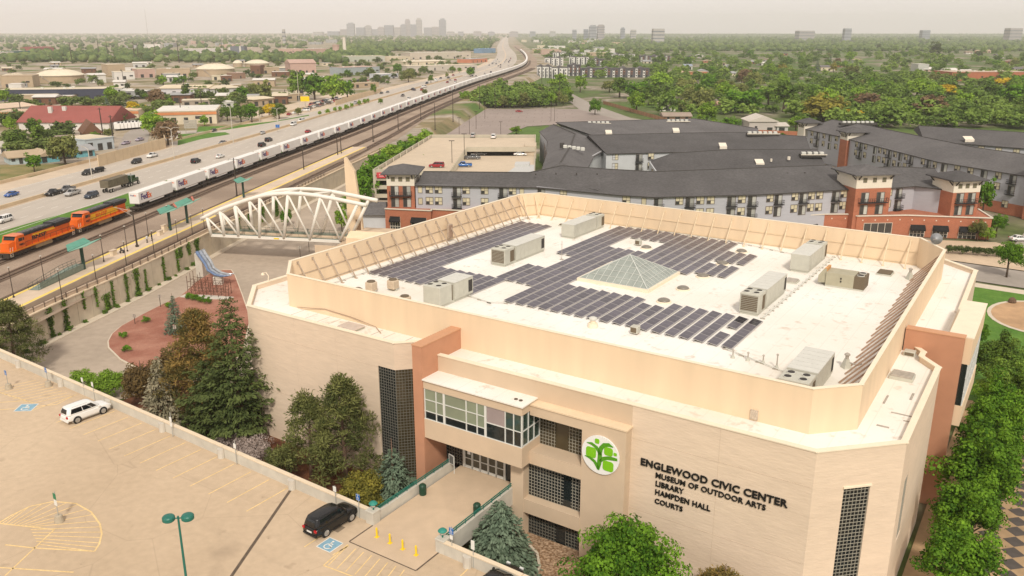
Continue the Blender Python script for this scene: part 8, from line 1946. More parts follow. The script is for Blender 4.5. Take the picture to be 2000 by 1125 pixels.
shed(304, 424, 244, 241, 6.2, 34, CRM, WHT, 'cream shop building with an orange stripe', 'flat', band=ORG_, openings=5); shed(0, 272, 240, 237, 5.5, 12, CRM, (0.60, 0.44, 0.32), 'long cream building with an orange stripe behind the red barn', 'flat', band=ORG_, openings=6)
shed(0, 206, 198, 195, 7.0, 22, NAV, CRM, 'long navy blue warehouse with a pale roof', 'flat', openings=9); shed(30, 106, 200, 199, 4.2, 16, TAN, CRM, 'low tan shed in front of the navy warehouse', 'flat', openings=3); shed(0, 72, 229, 222, 4.6, 22, WHT, (0.62, 0.48, 0.36), 'cream hipped shed at the left below the navy warehouse', 'low', rise=1.6, openings=4)
shed(312, 408, 188, 187, 5.6, 40, (0.56, 0.54, 0.55), (0.66, 0.56, 0.40), 'wide white warehouse with a cream roof', 'low', rise=1.2, openings=5); shed(412, 470, 187, 184, 5.0, 34, (0.52, 0.52, 0.50), CRM, 'smaller white warehouse beside the wide one', 'low', rise=1.0, openings=3)
shed(356, 432, 208, 206, 3.2, 14, (0.36, 0.30, 0.24), CRM, 'long low shed with a pale roof among parked junk', 'flat', openings=4); shed(494, 535, 208, 204, 4.2, 18, TAN, (0.68, 0.58, 0.42), 'cream roofed shop near the yellow flowering tree', 'low', rise=0.8, openings=3); shed(440, 468, 212, 210, 3.4, 12, WHT, WHT, 'small white shed left of the cream roofed shop', 'flat', openings=2); shed(540, 592, 200, 196, 4.2, 14, TAN, CRM, 'tan workshop under the poplars', 'flat', openings=3)
shed(4, 66, 171, 170, 9.0, 24, TAN, TAN, 'tan plant building under the left tanks', 'flat', openings=3); shed(212, 246, 148, 147, 11, 24, TAN, CRM, 'tall tan plant block with small dark windows', 'flat', openings=2); shed(224, 264, 156, 155, 7, 20, WHT, CRM, 'white plant annex below the tall tan block', 'flat', openings=3); shed(270, 304, 152, 151, 8, 22, PNK, CRM, 'pinkish plant block near the tanks', 'flat', openings=2); shed(306, 372, 150, 149, 7, 22, TAN, TAN, 'long tan plant wall left of the big tank', 'flat', openings=3)
shed(177, 208, 162, 161, 7, 18, WHT, WHT, 'plain white block on the plant lawn', 'low', rise=1.2, openings=1); shed(568, 618, 143, 142, 11, 30, PNK, PNK, 'pink brown brick works building with a gabled porch', 'gable', rise=3.5, openings=4); shed(490, 509, 145, 145, 9, 18, BRN, PNK, 'small dark brick block at the plant', 'flat', openings=2); shed(461, 480, 154, 153, 5, 14, (0.30, 0.19, 0.13), PNK, 'low brown hut at the plant', 'flat', openings=1); shed(510, 546, 144, 143, 6, 18, TAN, TAN, 'low tan hall right of the dark brick block', 'flat', openings=2)
shed(370, 436, 106, 105, 11, 40, (0.58, 0.54, 0.52), CRM, 'far white factory with a row of dark windows', 'flat', openings=7); shed(478, 509, 105, 104, 12, 40, (0.58, 0.50, 0.42), CRM, 'far cream factory right of the power plant', 'flat', openings=3); shed(545, 590, 104, 104, 9, 30, PNK, CRM, 'far plain pink warehouse block', 'flat', openings=4); shed(605, 648, 105, 104, 10, 30, PNK, WHT, 'far pink and white plant before the chimney', 'flat', openings=3)
shed(66, 106, 100, 99, 8, 40, RED, RED, 'far dark red metal warehouse', 'low', openings=4); shed(28, 60, 110, 109, 9, 30, (0.05, 0.13, 0.11), GRY, 'far dark green warehouse', 'flat', openings=2); shed(0, 28, 111, 110, 8, 30, WHT, WHT, 'far white warehouse at the left edge', 'flat', openings=2)
shed(675, 752, 121, 120, 8, 30, (0.42, 0.43, 0.36), CRM, 'pale green grey warehouse beyond the park', 'flat', openings=6); shed(672, 742, 147, 144, 7.5, 26, (0.33, 0.37, 0.38), PNK, 'long blue grey warehouse with a pink roof', 'flat', openings=7); shed(795, 932, 139, 136, 5.5, 24, (0.46, 0.42, 0.36), CRM, 'long low pale store beside the highway', 'flat', openings=9); shed(793, 873, 128, 126, 5, 40, CRM, (0.70, 0.62, 0.48), 'store with a broad cream white roof', 'low', rise=1.0, openings=5); shed(801, 920, 116, 114, 10, 40, (0.50, 0.44, 0.36), (0.54, 0.5, 0.42), 'long tan distribution warehouse', 'flat', openings=9); shed(776, 801, 120, 119, 7, 30, CRM, CRM, 'small tan warehouse left of the distribution one', 'flat', openings=2)
shed(920, 952, 123, 121, 5, 24, (0.50, 0.20, 0.11), GRY, 'orange red roadside shop', 'flat', openings=4); shed(744, 778, 154, 152, 4, 16, (0.50, 0.52, 0.56), WHT, 'white and blue workshop in the scrap yard', 'flat', openings=4); shed(690, 740, 172, 169, 3.2, 12, TAN, TAN, 'low tan wall building above the young trees', 'flat', openings=3); shed(940, 968, 104, 103, 9, 20, (0.16, 0.26, 0.38), (0.10, 0.28, 0.52), 'far blue roofed building beside the highway', 'flat', openings=2)
# tanks with shallow domes
def tank(u, v, wpx, h, label, rise=0.16):
 q = P(u, v, Z_RAIL); r = wpx/2*(q.y*cP-(Z_RAIL-CAM_H)*sP)/FPX; q.y += r
 t = empty('domed_tank', q, 0, label, 'tank', 'domed tanks of the treatment plant'); MB().cyl((0, 0), r, -0.2, h, 32).build('wall', wm(TAN), t); MB().lathe((0, 0, h), [(r*1.04, -0.3), (r*1.04, 0.3), (r*0.75, r*rise*0.55), (r*0.4, r*rise*0.9), (r*0.1, r*rise)], 32).build('dome', wm((0.68, 0.61, 0.47)), t)
 g = MB()
 for k in range(12): a = k*math.pi/6; g.tube([(r*1.0*math.cos(a), r*1.0*math.sin(a), h+0.35), (r*0.4*math.cos(a), r*0.4*math.sin(a), h+r*rise*0.92), (0, 0, h+r*rise+0.1)], 0.12, 4)
 g.build('dome_ribs', wm(TAN), t); MB().tube([(r*0.1, -r*0.998, 0), (-r*0.3, -r*1.05, h)], 0.25, 5).build('stair', m_lead, t)
tank(410, 150, 72, 7.5, 'largest domed tank of the plant', 0.28); tank(96, 163, 88, 6.5, 'wide cream domed tank above the navy warehouse', 0.26); tank(16, 166, 50, 6.5, 'cream domed tank at the left edge', 0.26); tank(496, 131, 46, 4.5, 'small pale domed tank behind the brick block', 0.3); tank(462, 131, 18, 5, 'little green domed tank beside the largest one', 0.6)
# stacks, silo, power plant, masts
def stack(u, vb, vt, r, mat, label, name='chimney', z=Z_RAIL):
 q = P(u, vb, z); h = (vb-vt)*(q.y*cP-(z-CAM_H)*sP)/FPX/cP; t = empty(name, q, 0, label, name.replace('_', ' ')); MB().tube([(0, 0, 0), (0, 0, h)], [r, r*0.75], 12).build('shaft', mat, t); MB().cyl((0, 0), r*0.85, h, h+r*0.3, 12).build('rim', mat, t)
stack(673.5, 105, 76, 4.0, wm((0.70, 0.64, 0.55)), 'tall cream chimney beyond the park'); stack(657, 107, 91, 8.5, wm(PNK), 'stout pink silo beside the chimney', 'silo'); stack(449, 107, 94, 2.2, wm(WHT), 'left white stack of the power plant'); stack(470, 107, 92, 2.2, wm(WHT), 'right white stack of the power plant')
shed(451, 478, 107, 107, 16, 20, (0.16, 0.17, 0.20), (0.16, 0.17, 0.20), 'dark lattice power plant between two white stacks', 'flat', openings=3)
for i, (u, vb, vt) in enumerate(((264, 121, 85), (271, 119, 88), (350, 123, 83), (194, 110, 78), (211, 112, 84), (141, 124, 86), (303, 105, 83), (434, 105, 78), (201, 263, 213), (222, 278, 228), (355, 235, 192), (141, 251, 241), (241, 160, 140), (394, 208, 180), (42, 226, 200), (92, 236, 204), (557, 190, 176))):
 q = P(u, vb, Z_RAIL); h = (vb-vt)*(q.y*cP-(Z_RAIL-CAM_H)*sP)/FPX/cP; t = empty('utility_pole', q, 0.3, ordinal(i+1)+' wooden utility pole among the industrial yards, counted from the far pair', 'pole', 'wooden utility poles')
 MB().tube([(0, 0, 0), (0, 0, h)], [0.28 if h < 20 else 0.7, 0.18 if h < 20 else 0.4], 6).build('mast', m_pole, t); MB().beam((-h*0.08, 0, h*0.94), (h*0.08, 0, h*0.94), 0.2, 0.22).build('cross_arm', m_pole, t)
# parked lorries and cars in the yards
rr = random.Random(8); npk = 0
for ri, (u0, v0, u1, v1, n_, sp) in enumerate(((604, 213, 668, 196, 12, 0), (606, 207, 660, 193, 9, 0), (312, 192, 405, 191, 12, 0), (415, 192, 480, 188, 8, 0), (240, 196, 300, 189, 9, 0), (100, 200, 200, 197, 10, 0), (350, 214, 430, 211, 10, 0), (690, 158, 790, 152, 16, 0), (640, 164, 720, 158, 10, 0), (560, 226, 610, 214, 5, 0), (300, 240, 350, 238, 4, 0))):
 for k in range(n_):
  f = (k+rr.uniform(0.2, 0.8))/n_; q = P(u0+(u1-u0)*f, v0+(v1-v0)*f, Z_RAIL+0.02); col = rr.choice(['white', 'white', 'silver', 'grey', 'black', 'darkblue', 'brown', 'red']); kind = rr.choice(['van', 'suv', 'sedan', 'pickup', 'van'])
  make_car(q, rr.choice([0.2, 1.5, 3.3, 4.6]), kind, col, f'{col} {kind} parked '+('in front of the yellow box sign', 'behind the yellow box sign', 'at the wide white warehouse', 'at the smaller white warehouse', 'between the navy and white warehouses', 'along the navy warehouse', 'by the long low shed', 'in the scrap yard right of the park', 'in the scrap yard near the poplars', 'beside the slip road', 'at the orange striped shop')[ri].replace('darkblue', 'dark blue').replace('suv', 'SUV').replace('sedan', 'saloon'), group='vehicles parked in the industrial yards'); npk += 1
for i in range(7):
 q = P(230+i*7, 254-i*0.6, Z_RAIL); t = empty('parked_trailer', q, 0.4, ordinal(i+1)+' white box trailer in the row right of the red barn', 'trailer', 'white trailers in the yard'); MB().bevbox(-1.3, 1.3, -4, 4, 0.9, 3.4, 0.05).build('box', m_trw, t); [inst('tyre', wheel_mesh(0.45, 0.3)[0], t, (s*1.1, 2.8, 0.45)) for s in (-1, 1)]
# ================================================================== trees away from the building
ck = {}
def proto(kind, seed, rx=3.6, rz=4.2, zc=4.1, cl=58, per=38, leaf=0.72, cr=0.32, irr=0.35):
 return crown('crown', seed, [LEAF[kind]], rx, rz, zc, cl, per, leaf, cr, irregular=irr)
for kd, s0 in (('mid', 101), ('fresh', 111), ('bright', 121), ('olive', 131), ('brown', 141), ('yellow', 151), ('goldgreen', 161), ('dark', 171)):
 ck[kd] = [proto(kd, s0), proto(kd, s0+1, 4.0, 3.7, 3.8, 62), proto(kd, s0+2, 3.0, 4.6, 4.5, 52)] if kd != 'yellow' else [proto(kd, s0, 3.9, 3.2, 3.4)]
ck['conifer'] = [conifer('crown', 181, [LEAF['blue']], 9.0, 2.6, 20, 9, 9, 0.9, 0.15, 0.9, 0.5, 0.04, 0.2)]
tkf = trunk_mesh(6.0, 0.26, 9, limbs=5, spread=2.0)
ADJ = dict(mid='mid green', fresh='dark fresh green', bright='spring green', olive='olive', brown='brown budding', yellow='bright yellow', goldgreen='gold green', dark='very dark green', conifer='blue grey conical')
def far_tree(u, vb, vt, kind, label, group, z, seed=0, w=None):
 q = P(u, vb, z); h = (vb-vt)*(q.y*cP-(z-CAM_H)*sP)/FPX/cP; s = h/9.0
 lst = ck[kind]; me = lst[seed % len(lst)]
 t = tree('broadleaf_tree' if kind != 'conifer' else 'spruce_tree', me, tkf, q, label, 'tree', group, s, seed*1.3, None)
 if w:
  wm_ = w/2*(q.y*cP-(z-CAM_H)*sP)/FPX; t.scale = (wm_/3.6, wm_/3.6, s)
 return t
k1 = lambda x, y: (x/2.813, y/2.813)
LT = [(840,745,605,'bright'),(925,795,650,'brown'),(205,805,655,'mid'),(95,845,715,'mid'),(360,905,725,'olive'),(190,945,842,'fresh'),(55,725,640,'bright'),(370,635,558,'mid'),(590,602,528,'conifer'),(620,575,472,'bright'),(735,622,545,'yellow'),(785,622,562,'yellow'),(865,592,480,'brown'),(935,592,540,'bright'),(1025,562,482,'mid'),(1080,547,488,'mid'),(1195,502,455,'mid'),(30,575,488,'bright'),(900,467,412,'bright'),(972,467,418,'fresh'),(1010,467,412,'fresh'),(1335,557,468,'fresh'),(1400,547,450,'olive'),(1460,562,448,'olive'),(1250,665,578,'mid'),(1325,672,560,'mid'),(1385,672,566,'fresh'),(1480,642,556,'yellow'),(1535,652,562,'mid'),(1640,548,396,'mid'),(1730,548,396,'fresh'),(1830,552,406,'bright'),(1910,548,436,'fresh'),(1125,692,630,'bright'),(1640,632,588,'olive'),(1440,645,590,'olive'),(525,780,720,'mid'),(600,760,700,'olive'),(280,600,560,'brown'),(520,610,570,'olive'),(140,700,640,'bright'),(20,640,600,'mid'),(700,490,455,'dark'),(640,490,460,'mid'),(1165,545,505,'olive'),(1215,545,500,'brown'),(800,545,508,'mid')]
cnt = {}
for i, (x, yb, yt, kd) in enumerate(LT):
 cnt[kd] = cnt.get(kd, 0)+1
 u, vb = k1(x, yb); vt = yt/2.813
 far_tree(u, vb, vt, kd, ordinal(cnt[kd])+' '+ADJ[kd]+' tree west of the highway, counted in the order of size', 'trees west of the highway', Z_RAIL, i)
for i, (x, y, t_) in enumerate(((140,1115,1065),(230,1100,1040),(310,1080,1020),(370,1068,1012),(440,1050,990),(500,1035,975),(580,1005,945),(640,985,930),(680,975,925))):
 far_tree(600+x/5.71, 30+y/5.71, 30+t_/5.71, 'bright', ordinal(i+1)+' young tree of the row along the highway', 'row of young trees along the highway', Z_RAIL, i)
for i, (x, y, t_, kd) in enumerate(((820,990,925,'mid'),(1310,885,815,'olive'),(740,880,770,'mid'),(1010,650,530,'fresh'),(1130,745,590,'olive'),(1380,755,665,'mid'),(1820,685,570,'fresh'),(1620,645,558,'mid'),(1490,525,458,'mid'),(430,585,508,'mid'),(900,770,720,'mid'),(1560,700,640,'olive'),(450,690,600,'fresh'),(1250,690,640,'olive'),(1750,525,470,'mid'),(1700,640,580,'mid'),(120,560,515,'mid'),(620,525,500,'mid'))):
 far_tree(600+x/5.71, 30+y/5.71, 30+t_/5.71, kd, ordinal(i+1)+' scattered '+ADJ[kd]+' tree between the yards and the highway', 'trees between yards and highway', Z_RAIL, i)
# hedge of trees beside the garage, street trees, courtyard trees
for i, (u, vb, vt, kd, w) in enumerate(((704, 402, 325, 'fresh', 46), (722, 388, 312, 'fresh', 50), (742, 352, 296, 'fresh', 46), (768, 322, 280, 'bright', 44), (790, 306, 272, 'fresh', 42), (812, 296, 262, 'bright', 40), (830, 286, 252, 'bright', 34), (690, 430, 360, 'mid', 40), (668, 452, 405, 'bright', 30), (560, 440, 402, 'fresh', 24), (820, 352, 300, 'fresh', 30))):
 far_tree(u, vb, vt, kd, ordinal(i+1)+' leafy tree of the belt between garage and railway, counted from the pylon', 'trees beside the garage', -8.4, i, w)
for i, (u, vb, vt, kd, w, lab) in enumerate(((1165, 338, 288, 'goldgreen', 46, 'gold green tree in the first courtyard'), (1262, 330, 292, 'dark', 22, 'small dark tree at the courtyard corner'), (1282, 318, 292, 'mid', 26, 'mid green tree behind the courtyard corner'), (893, 412, 397, 'bright', 30, 'round green tree at the foot of the left brick tower'), (1652, 318, 272, 'bright', 26, 'spring green street tree nearest the brick tower'), (1602, 300, 275, 'fresh', 26, 'green street tree at the far street corner'), (1696, 322, 292, 'bright', 22, 'small spring green street tree before the right block'),
  (1787, 345, 306, 'bright', 28, 'spring green street tree between the two blocks'), (1918, 420, 350, 'fresh', 40, 'tall fresh green street tree beside the right tower'), (1525, 282, 258, 'fresh', 24, 'left round tree by the brick fence'), (1560, 286, 262, 'fresh', 20, 'right round tree by the brick fence'), (1008, 262, 246, 'bright', 26, 'spring green tree behind the garage stair'), (1162, 224, 190, 'fresh', 24, 'dense green tree at the corner of the car park'), (1925, 470, 440, 'bright', 26, 'light green bush tree by the parked cars'), (1745, 297, 284, 'mid', 30, 'green tree in the right courtyard'))):
 far_tree(u, vb, vt, kd, lab, None, -8.4, i, w)
# thicket beyond the car park
rr = random.Random(31); n_th = 0
for i in range(46):
 u = rr.uniform(905, 1110); vb = 211-abs(rr.gauss(0, 9))-(u < 960)*2; hpx = rr.uniform(12, 32)
 if vb < 178: continue
 kd = rr.choice(['bright', 'fresh', 'mid', 'bright', 'mid', 'olive']); n_th += 1
 far_tree(u, vb, vb-hpx, kd, ADJ[kd]+' tree in the thicket beyond the big car park', 'thicket beyond the big car park', -8.4, i)
far_tree(1092, 182, 143, 'bright', 'tall spring green tree standing over the thicket', None, -8.4, 1); far_tree(1133, 180, 146, 'bright', 'lone spring green tree right of the thicket', None, -8.4, 2)
# neighbourhood trees on the right
SP = [(1608, 240, 183, 'goldgreen', 78), (1657, 236, 209, 'yellow', 50), (1843, 190, 160, 'yellow', 46), (1965, 172, 148, 'yellow', 40), (1690, 222, 178, 'brown', 56), (1815, 232, 188, 'brown', 64), (1500, 205, 166, 'mid', 50), (1450, 220, 170, 'fresh', 66), (1530, 218, 160, 'mid', 60), (1380, 246, 198, 'bright', 40), (1425, 255, 226, 'fresh', 36), (1554, 254, 226, 'bright', 34), (1745, 226, 196, 'fresh', 30), (1765, 232, 204, 'bright', 34), (1880, 226, 178, 'bright', 40), (1790, 192, 152, 'bright', 56), (1735, 196, 155, 'mid', 50), (1985, 215, 160, 'fresh', 60), (1930, 200, 160, 'mid', 50), (1640, 200, 150, 'mid', 50), (1825, 112, 84, 'dark', 26), (1290, 178, 140, 'bright', 44), (1245, 192, 155, 'fresh', 50), (1210, 190, 152, 'mid', 44), (1268, 205, 165, 'mid', 46), (1340, 190, 150, 'olive', 40), (1365, 205, 165, 'mid', 36), (1385, 180, 150, 'fresh', 34), (1190, 180, 155, 'olive', 28), (1330, 225, 195, 'olive', 30), (1470, 175, 140, 'olive', 36), (1415, 190, 152, 'olive', 40)]
cnt = {}
for i, (u, vb, vt, kd, w) in enumerate(SP):
 cnt[kd] = cnt.get(kd, 0)+1
 far_tree(u, vb, vt, kd, ordinal(cnt[kd])+' large '+ADJ[kd]+' tree of the near neighbourhood, in reading order of size', 'large neighbourhood trees', -8.4, i, w)
pts = []
def blocked(x, y):
 if y < 372 and x < 265: return True
 if x < 66 and y < 558: return True
 if 40 < x < 66 and y < 720: return True
 if x < 130 and 690 < y < 930 and x > 30: return True
 return False
att = 0
while len(pts) < 96 and att < 9000:
 att += 1; u = rr.uniform(1110, 2040); v = 92+(rr.random()**1.25)*135
 q = P(u, v, Z_EAST)
 if blocked(q.x, q.y) or q.x < XT(min(q.y, 2500))+50: continue
 if any((q.x-a)**2+(q.y-b)**2 < (9.0+q.y*0.012)**2 for a, b in pts): continue
 if 1850 < u < 2010 and 140 < v < 166: continue
 pts.append((q.x, q.y)); kd = rr.choices(['mid', 'fresh', 'bright', 'olive', 'brown', 'goldgreen', 'dark', 'conifer'], [34, 20, 28, 10, 3, 3, 1, 1])[0]
 s = rr.uniform(1.3, 2.0); me = rr.choice(ck[kd])
 tree('broadleaf_tree' if kd != 'conifer' else 'spruce_tree', me, tkf, q-Vector((0, 0, 0.2)), ('tall ' if s > 1.65 else 'lower ')+ADJ[kd]+' tree '+('far back' if q.y > 900 else 'midway' if q.y > 620 else 'near the front')+' in the neighbourhood beyond the '+('long fence' if u < 1400 else 'pinkish hall' if u < 1600 else 'right apartment block' if u < 1800 else 'right edge roofs'), 'tree', 'trees of the leafy neighbourhood, '+ADJ[kd], s, rr.uniform(0, 6), s*rr.uniform(0.75, 1.05))
def woods(name, label, N, sampler, seed, mat):
 """mass of leafy crowns nobody could count, one mesh"""
 rs = np.random.RandomState(seed); PR = []
 for k in range(6):
  c = crown('tmp', seed*10+k, [mat], 3.7, 4.2, 4.0, 30, 17, 1.15, 0.36, irregular=0.4); v = np.empty(len(c.vertices)*3, np.float32); c.vertices.foreach_get('co', v); PR.append(v.reshape(-1, 3)); bpy.data.meshes.remove(c)
 V, T = [], []
 for i in range(N):
  x, y, z, r, h = sampler(rs); b = PR[rs.randint(6)]; a = rs.uniform(0, 6.28); c_, s_ = math.cos(a), math.sin(a); k = r/3.9
  V.append(np.stack([(b[:, 0]*c_-b[:, 1]*s_)*k+x, (b[:, 0]*s_+b[:, 1]*c_)*k+y, b[:, 2]*h/8.6+z], 1)); T.append(np.clip(rs.uniform(0.0, 1.0)*0.8+rs.uniform(-0.15, 0.35, len(b)//4), 0, 1))
 V = np.concatenate(V); T = np.concatenate(T); return tag(inst(name, np_mesh(name, V, np.arange(len(V)).reshape(-1, 4), T, [mat])), label, 'trees', kind='stuff')
# the rest of the wood-like suburbs: too many to count
def lumps(name, label, N, sampler, seed, kinds):
 rs = np.random.RandomState(seed)
 phi = (1+5**0.5)/2
 base = np.array([(-1, phi, 0), (1, phi, 0), (-1, -phi, 0), (1, -phi, 0), (0, -1, phi), (0, 1, phi), (0, -1, -phi), (0, 1, -phi), (phi, 0, -1), (phi, 0, 1), (-phi, 0, -1), (-phi, 0, 1)], float); base /= np.linalg.norm(base[0])
 tri = [(0,11,5),(0,5,1),(0,1,7),(0,7,10),(0,10,11),(1,5,9),(5,11,4),(11,10,2),(10,7,6),(7,1,8),(3,9,4),(3,4,2),(3,2,6),(3,6,8),(3,8,9),(4,9,5),(2,4,11),(6,2,10),(8,6,7),(9,8,1)]
 vs = [tuple(b) for b in base]; cache = {}; t2 = []
 def mid(a, b):
  k = (min(a, b), max(a, b))
  if k not in cache: m = (np.array(vs[a])+np.array(vs[b]))/2; vs.append(tuple(m/np.linalg.norm(m))); cache[k] = len(vs)-1
  return cache[k]
 for a, b, c in tri: ab, bc, ca = mid(a, b), mid(b, c), mid(c, a); t2 += [(a, ab, ca), (b, bc, ab), (c, ca, bc), (ab, bc, ca)]
 S = np.array(vs); T = np.array(t2); nv, nt = len(S), len(T)
 V, F, tone = [], [], []
 for i in range(N):
  x, y, z, r, h = sampler(rs)
  n = S*(1+rs.normal(size=(nv, 1))*0.16)
  V.append(n*np.array([r, r, h*0.55])+np.array([x, y, z+h*0.5])); F.append(T+i*nv); tone.append(np.clip(rs.uniform(0, 1)+rs.normal(size=nt)*0.18, 0, 1))
 V, F, tone = np.concatenate(V), np.concatenate(F), np.concatenate(tone)
 me = bpy.data.meshes.new(name); me.vertices.add(len(V)); me.vertices.foreach_set('co', V.astype(np.float32).ravel()); me.loops.add(len(F)*3); me.loops.foreach_set('vertex_index', F.astype(np.int32).ravel()); me.polygons.add(len(F)); me.polygons.foreach_set('loop_start', np.arange(0, len(F)*3, 3, dtype=np.int32))
 at = me.attributes.new('tone', 'FLOAT', 'FACE'); at.data.foreach_set('value', tone.astype(np.float32)); me.materials.append(kinds); me.update(calc_edges=True)
 return tag(inst(name, me), label, 'trees', kind='stuff')
def uv_sampler(boxes, z, r0, r1):
 w = np.array([b[4] for b in boxes], float); w /= w.sum()
 def f(rs):
  for _ in range(40):
   b = boxes[rs.choice(len(boxes), p=w)]; u, v = rs.uniform(b[0], b[1]), b[2]+(b[3]-b[2])*rs.uniform(0, 1)
   q = P(u, v, z); dx = q.x-XT(min(q.y, 8900))
   if -75 < dx < 26 and q.y < 4200: continue
   if z < -6 and blocked(q.x, q.y): continue
   r = rs.uniform(r0, r1)*(1+min(q.y, 6000)/9000); return q.x, q.y, z-0.4, r, r*rs.uniform(1.1, 1.9)
  return 0, 9000, -20, 1, 1
 return f
FARL = leaf_mat('far tree crowns', (0.055, 0.095, 0.028), (0.17, 0.225, 0.07), 0.0, 0.1)
WDM = leaf_mat('mixed tree crowns', (0.095, 0.165, 0.030), (0.27, 0.38, 0.075), 0.0, 0.25)
woods('treeline', 'mass of neighbourhood trees filling the gaps between the larger ones', 860, uv_sampler([(1130, 2060, 92, 130, 1.7), (1150, 2060, 130, 175, 1.3), (1280, 2060, 175, 232, 0.9), (1560, 2060, 205, 252, 0.9), (900, 1112, 180, 211, 0.75), (1000, 1250, 98, 120, 0.25)], Z_EAST, 4.5, 7.5), 9, WDM)
woods('treeline', 'scattered scrub and trees between the industrial yards', 480, uv_sampler([(0, 620, 100, 125, 1.2), (0, 600, 128, 172, 0.5), (640, 900, 100, 165, 1.0), (220, 600, 186, 215, 0.3), (0, 330, 204, 250, 0.45), (0, 130, 255, 310, 0.14)], Z_RAIL, 2.6, 5.0), 10, leaf_mat('scrub crowns', (0.065, 0.10, 0.026), (0.21, 0.27, 0.07), 0.0, 0.2))
lumps('treeline', 'far suburban trees on the right merging toward the horizon', 6000, uv_sampler([(1000, 2060, 66.5, 72, 1.6), (1040, 2060, 72, 84, 2.4), (1060, 2060, 84, 100, 1.8)], Z_EAST, 3.4, 6.6), 5, FARL)
lumps('treeline', 'far trees on the left along the river and the horizon', 3800, uv_sampler([(-60, 1000, 66.5, 74, 2.2), (-60, 980, 74, 84, 1.2), (660, 960, 84, 100, 1.6), (0, 480, 103, 122, 0.7), (480, 680, 108, 124, 0.3), (0, 600, 84, 100, 0.35), (640, 760, 100, 118, 0.4)], Z_RAIL, 3.2, 6.4), 6, FARL)
# ================================================================== houses and far buildings
def east_house(u0, u1, v, h, dep, wall, roof, label, kind='gable', rise=2.2, openings=3, group='neighbourhood houses', z=Z_EAST): return shed(u0, u1, v, v, h, dep, wall, roof, label, kind, z=z, openings=openings, group=group, rise=rise)
LG = (0.50, 0.49, 0.46)
east_house(1290, 1320, 217, 3.6, 12, WHT, (0.30, 0.25, 0.22), 'white gabled house beyond the brown fence', 'front', 3.4, 1); east_house(1462, 1516, 262, 6.4, 14, (0.50, 0.45, 0.41), (0.55, 0.50, 0.44), 'tall pinkish grey hall with a pale roof', 'front', 2.6, 2); east_house(1514, 1538, 262, 4.2, 12, LG, (0.55, 0.50, 0.44), 'low grey annex of the pinkish hall', 'gable', 1.0, 1)
east_house(1296, 1350, 236, 2.8, 12, (0.28, 0.17, 0.12), (0.33, 0.26, 0.21), 'low brown roofed house behind the fence', 'gable', 1.5, 3); east_house(1372, 1402, 208, 3.0, 12, (0.20, 0.2, 0.18), (0.22, 0.18, 0.16), 'dark roofed bungalow between olive trees', 'gable', 1.5, 2); east_house(1402, 1420, 212, 3.0, 10, PNK, (0.5, 0.3, 0.22), 'little salmon house between trees', 'gable', 1.5, 1)
east_house(1724, 1758, 212, 3.4, 14, (0.42, 0.26, 0.16), (0.40, 0.25, 0.15), 'tan roofed bungalow among brown trees', 'gable', 2.2, 2); east_house(1916, 1958, 228, 3.2, 12, LG, (0.16, 0.16, 0.17), 'dark roofed house at the right', 'gable', 2.2, 3); east_house(1960, 1996, 227, 3.0, 12, (0.45, 0.36, 0.28), (0.42, 0.32, 0.24), 'tan roofed house at the right edge', 'gable', 2.0, 3)
east_house(1858, 2010, 158, 8.5, 40, (0.40, 0.14, 0.075), (0.46, 0.36, 0.27), 'long red brick school at the right edge', 'flat', 0, 9, 'neighbourhood buildings'); east_house(1792, 1813, 140, 9, 20, LG, WHT, 'pale square building standing out of the trees', 'flat', 0, 2, 'neighbourhood buildings'); east_house(1336, 1352, 136, 5, 14, WHT, (0.3, 0.34, 0.42), 'white house with a blue grey roof', 'gable', 2.0, 2); east_house(1340, 1382, 150, 5, 16, (0.48, 0.19, 0.10), TAN, 'orange brick terrace among the trees', 'flat', 0, 4); east_house(1415, 1432, 138, 5, 12, WHT, GRY, 'white gabled house far among the trees', 'front', 2.5, 1); east_house(1446, 1460, 143, 5, 12, WHT, WHT, 'plain white house far among the trees', 'flat', 0, 1); east_house(1512, 1535, 160, 4, 12, LG, WHT, 'pale house under the dark round tree', 'gable', 1.6, 2); east_house(1562, 1578, 215, 3.4, 10, (0.4, 0.14, 0.1), WHT, 'small red house with a white roof', 'gable', 1.6, 1)
rr = random.Random(17)
CN = {WHT: 'white', LG: 'pale grey', CRM: 'cream', PNK: 'pinkish', (0.42, 0.16, 0.1): 'brick red', GRY: 'grey', (0.16, 0.15, 0.15): 'charcoal', TAN: 'tan', (0.3, 0.22, 0.17): 'brown', BRN: 'dark brown'}
for i in range(34):
 for _ in range(30):
  u, v = rr.uniform(1180, 1990), rr.uniform(88, 150); q = P(u, v, Z_EAST)
  if not blocked(q.x, q.y): break
 w = rr.uniform(9, 15)*FPX/(q.y*cP+48*sP)
 wl, rf = rr.choice([WHT, LG, CRM, PNK, (0.42, 0.16, 0.1)]), rr.choice([GRY, (0.16, 0.15, 0.15), TAN, WHT, (0.3, 0.22, 0.17)])
 east_house(u, u+w, v, rr.uniform(3, 5.5), rr.uniform(9, 13), wl, rf, CN[wl]+' house with a '+CN[rf]+' roof half hidden among the '+('farther' if v < 115 else 'nearer')+' neighbourhood trees', rr.choice(['gable', 'front', 'gable']), rr.uniform(1.6, 2.6), 2, 'houses hidden among the trees')
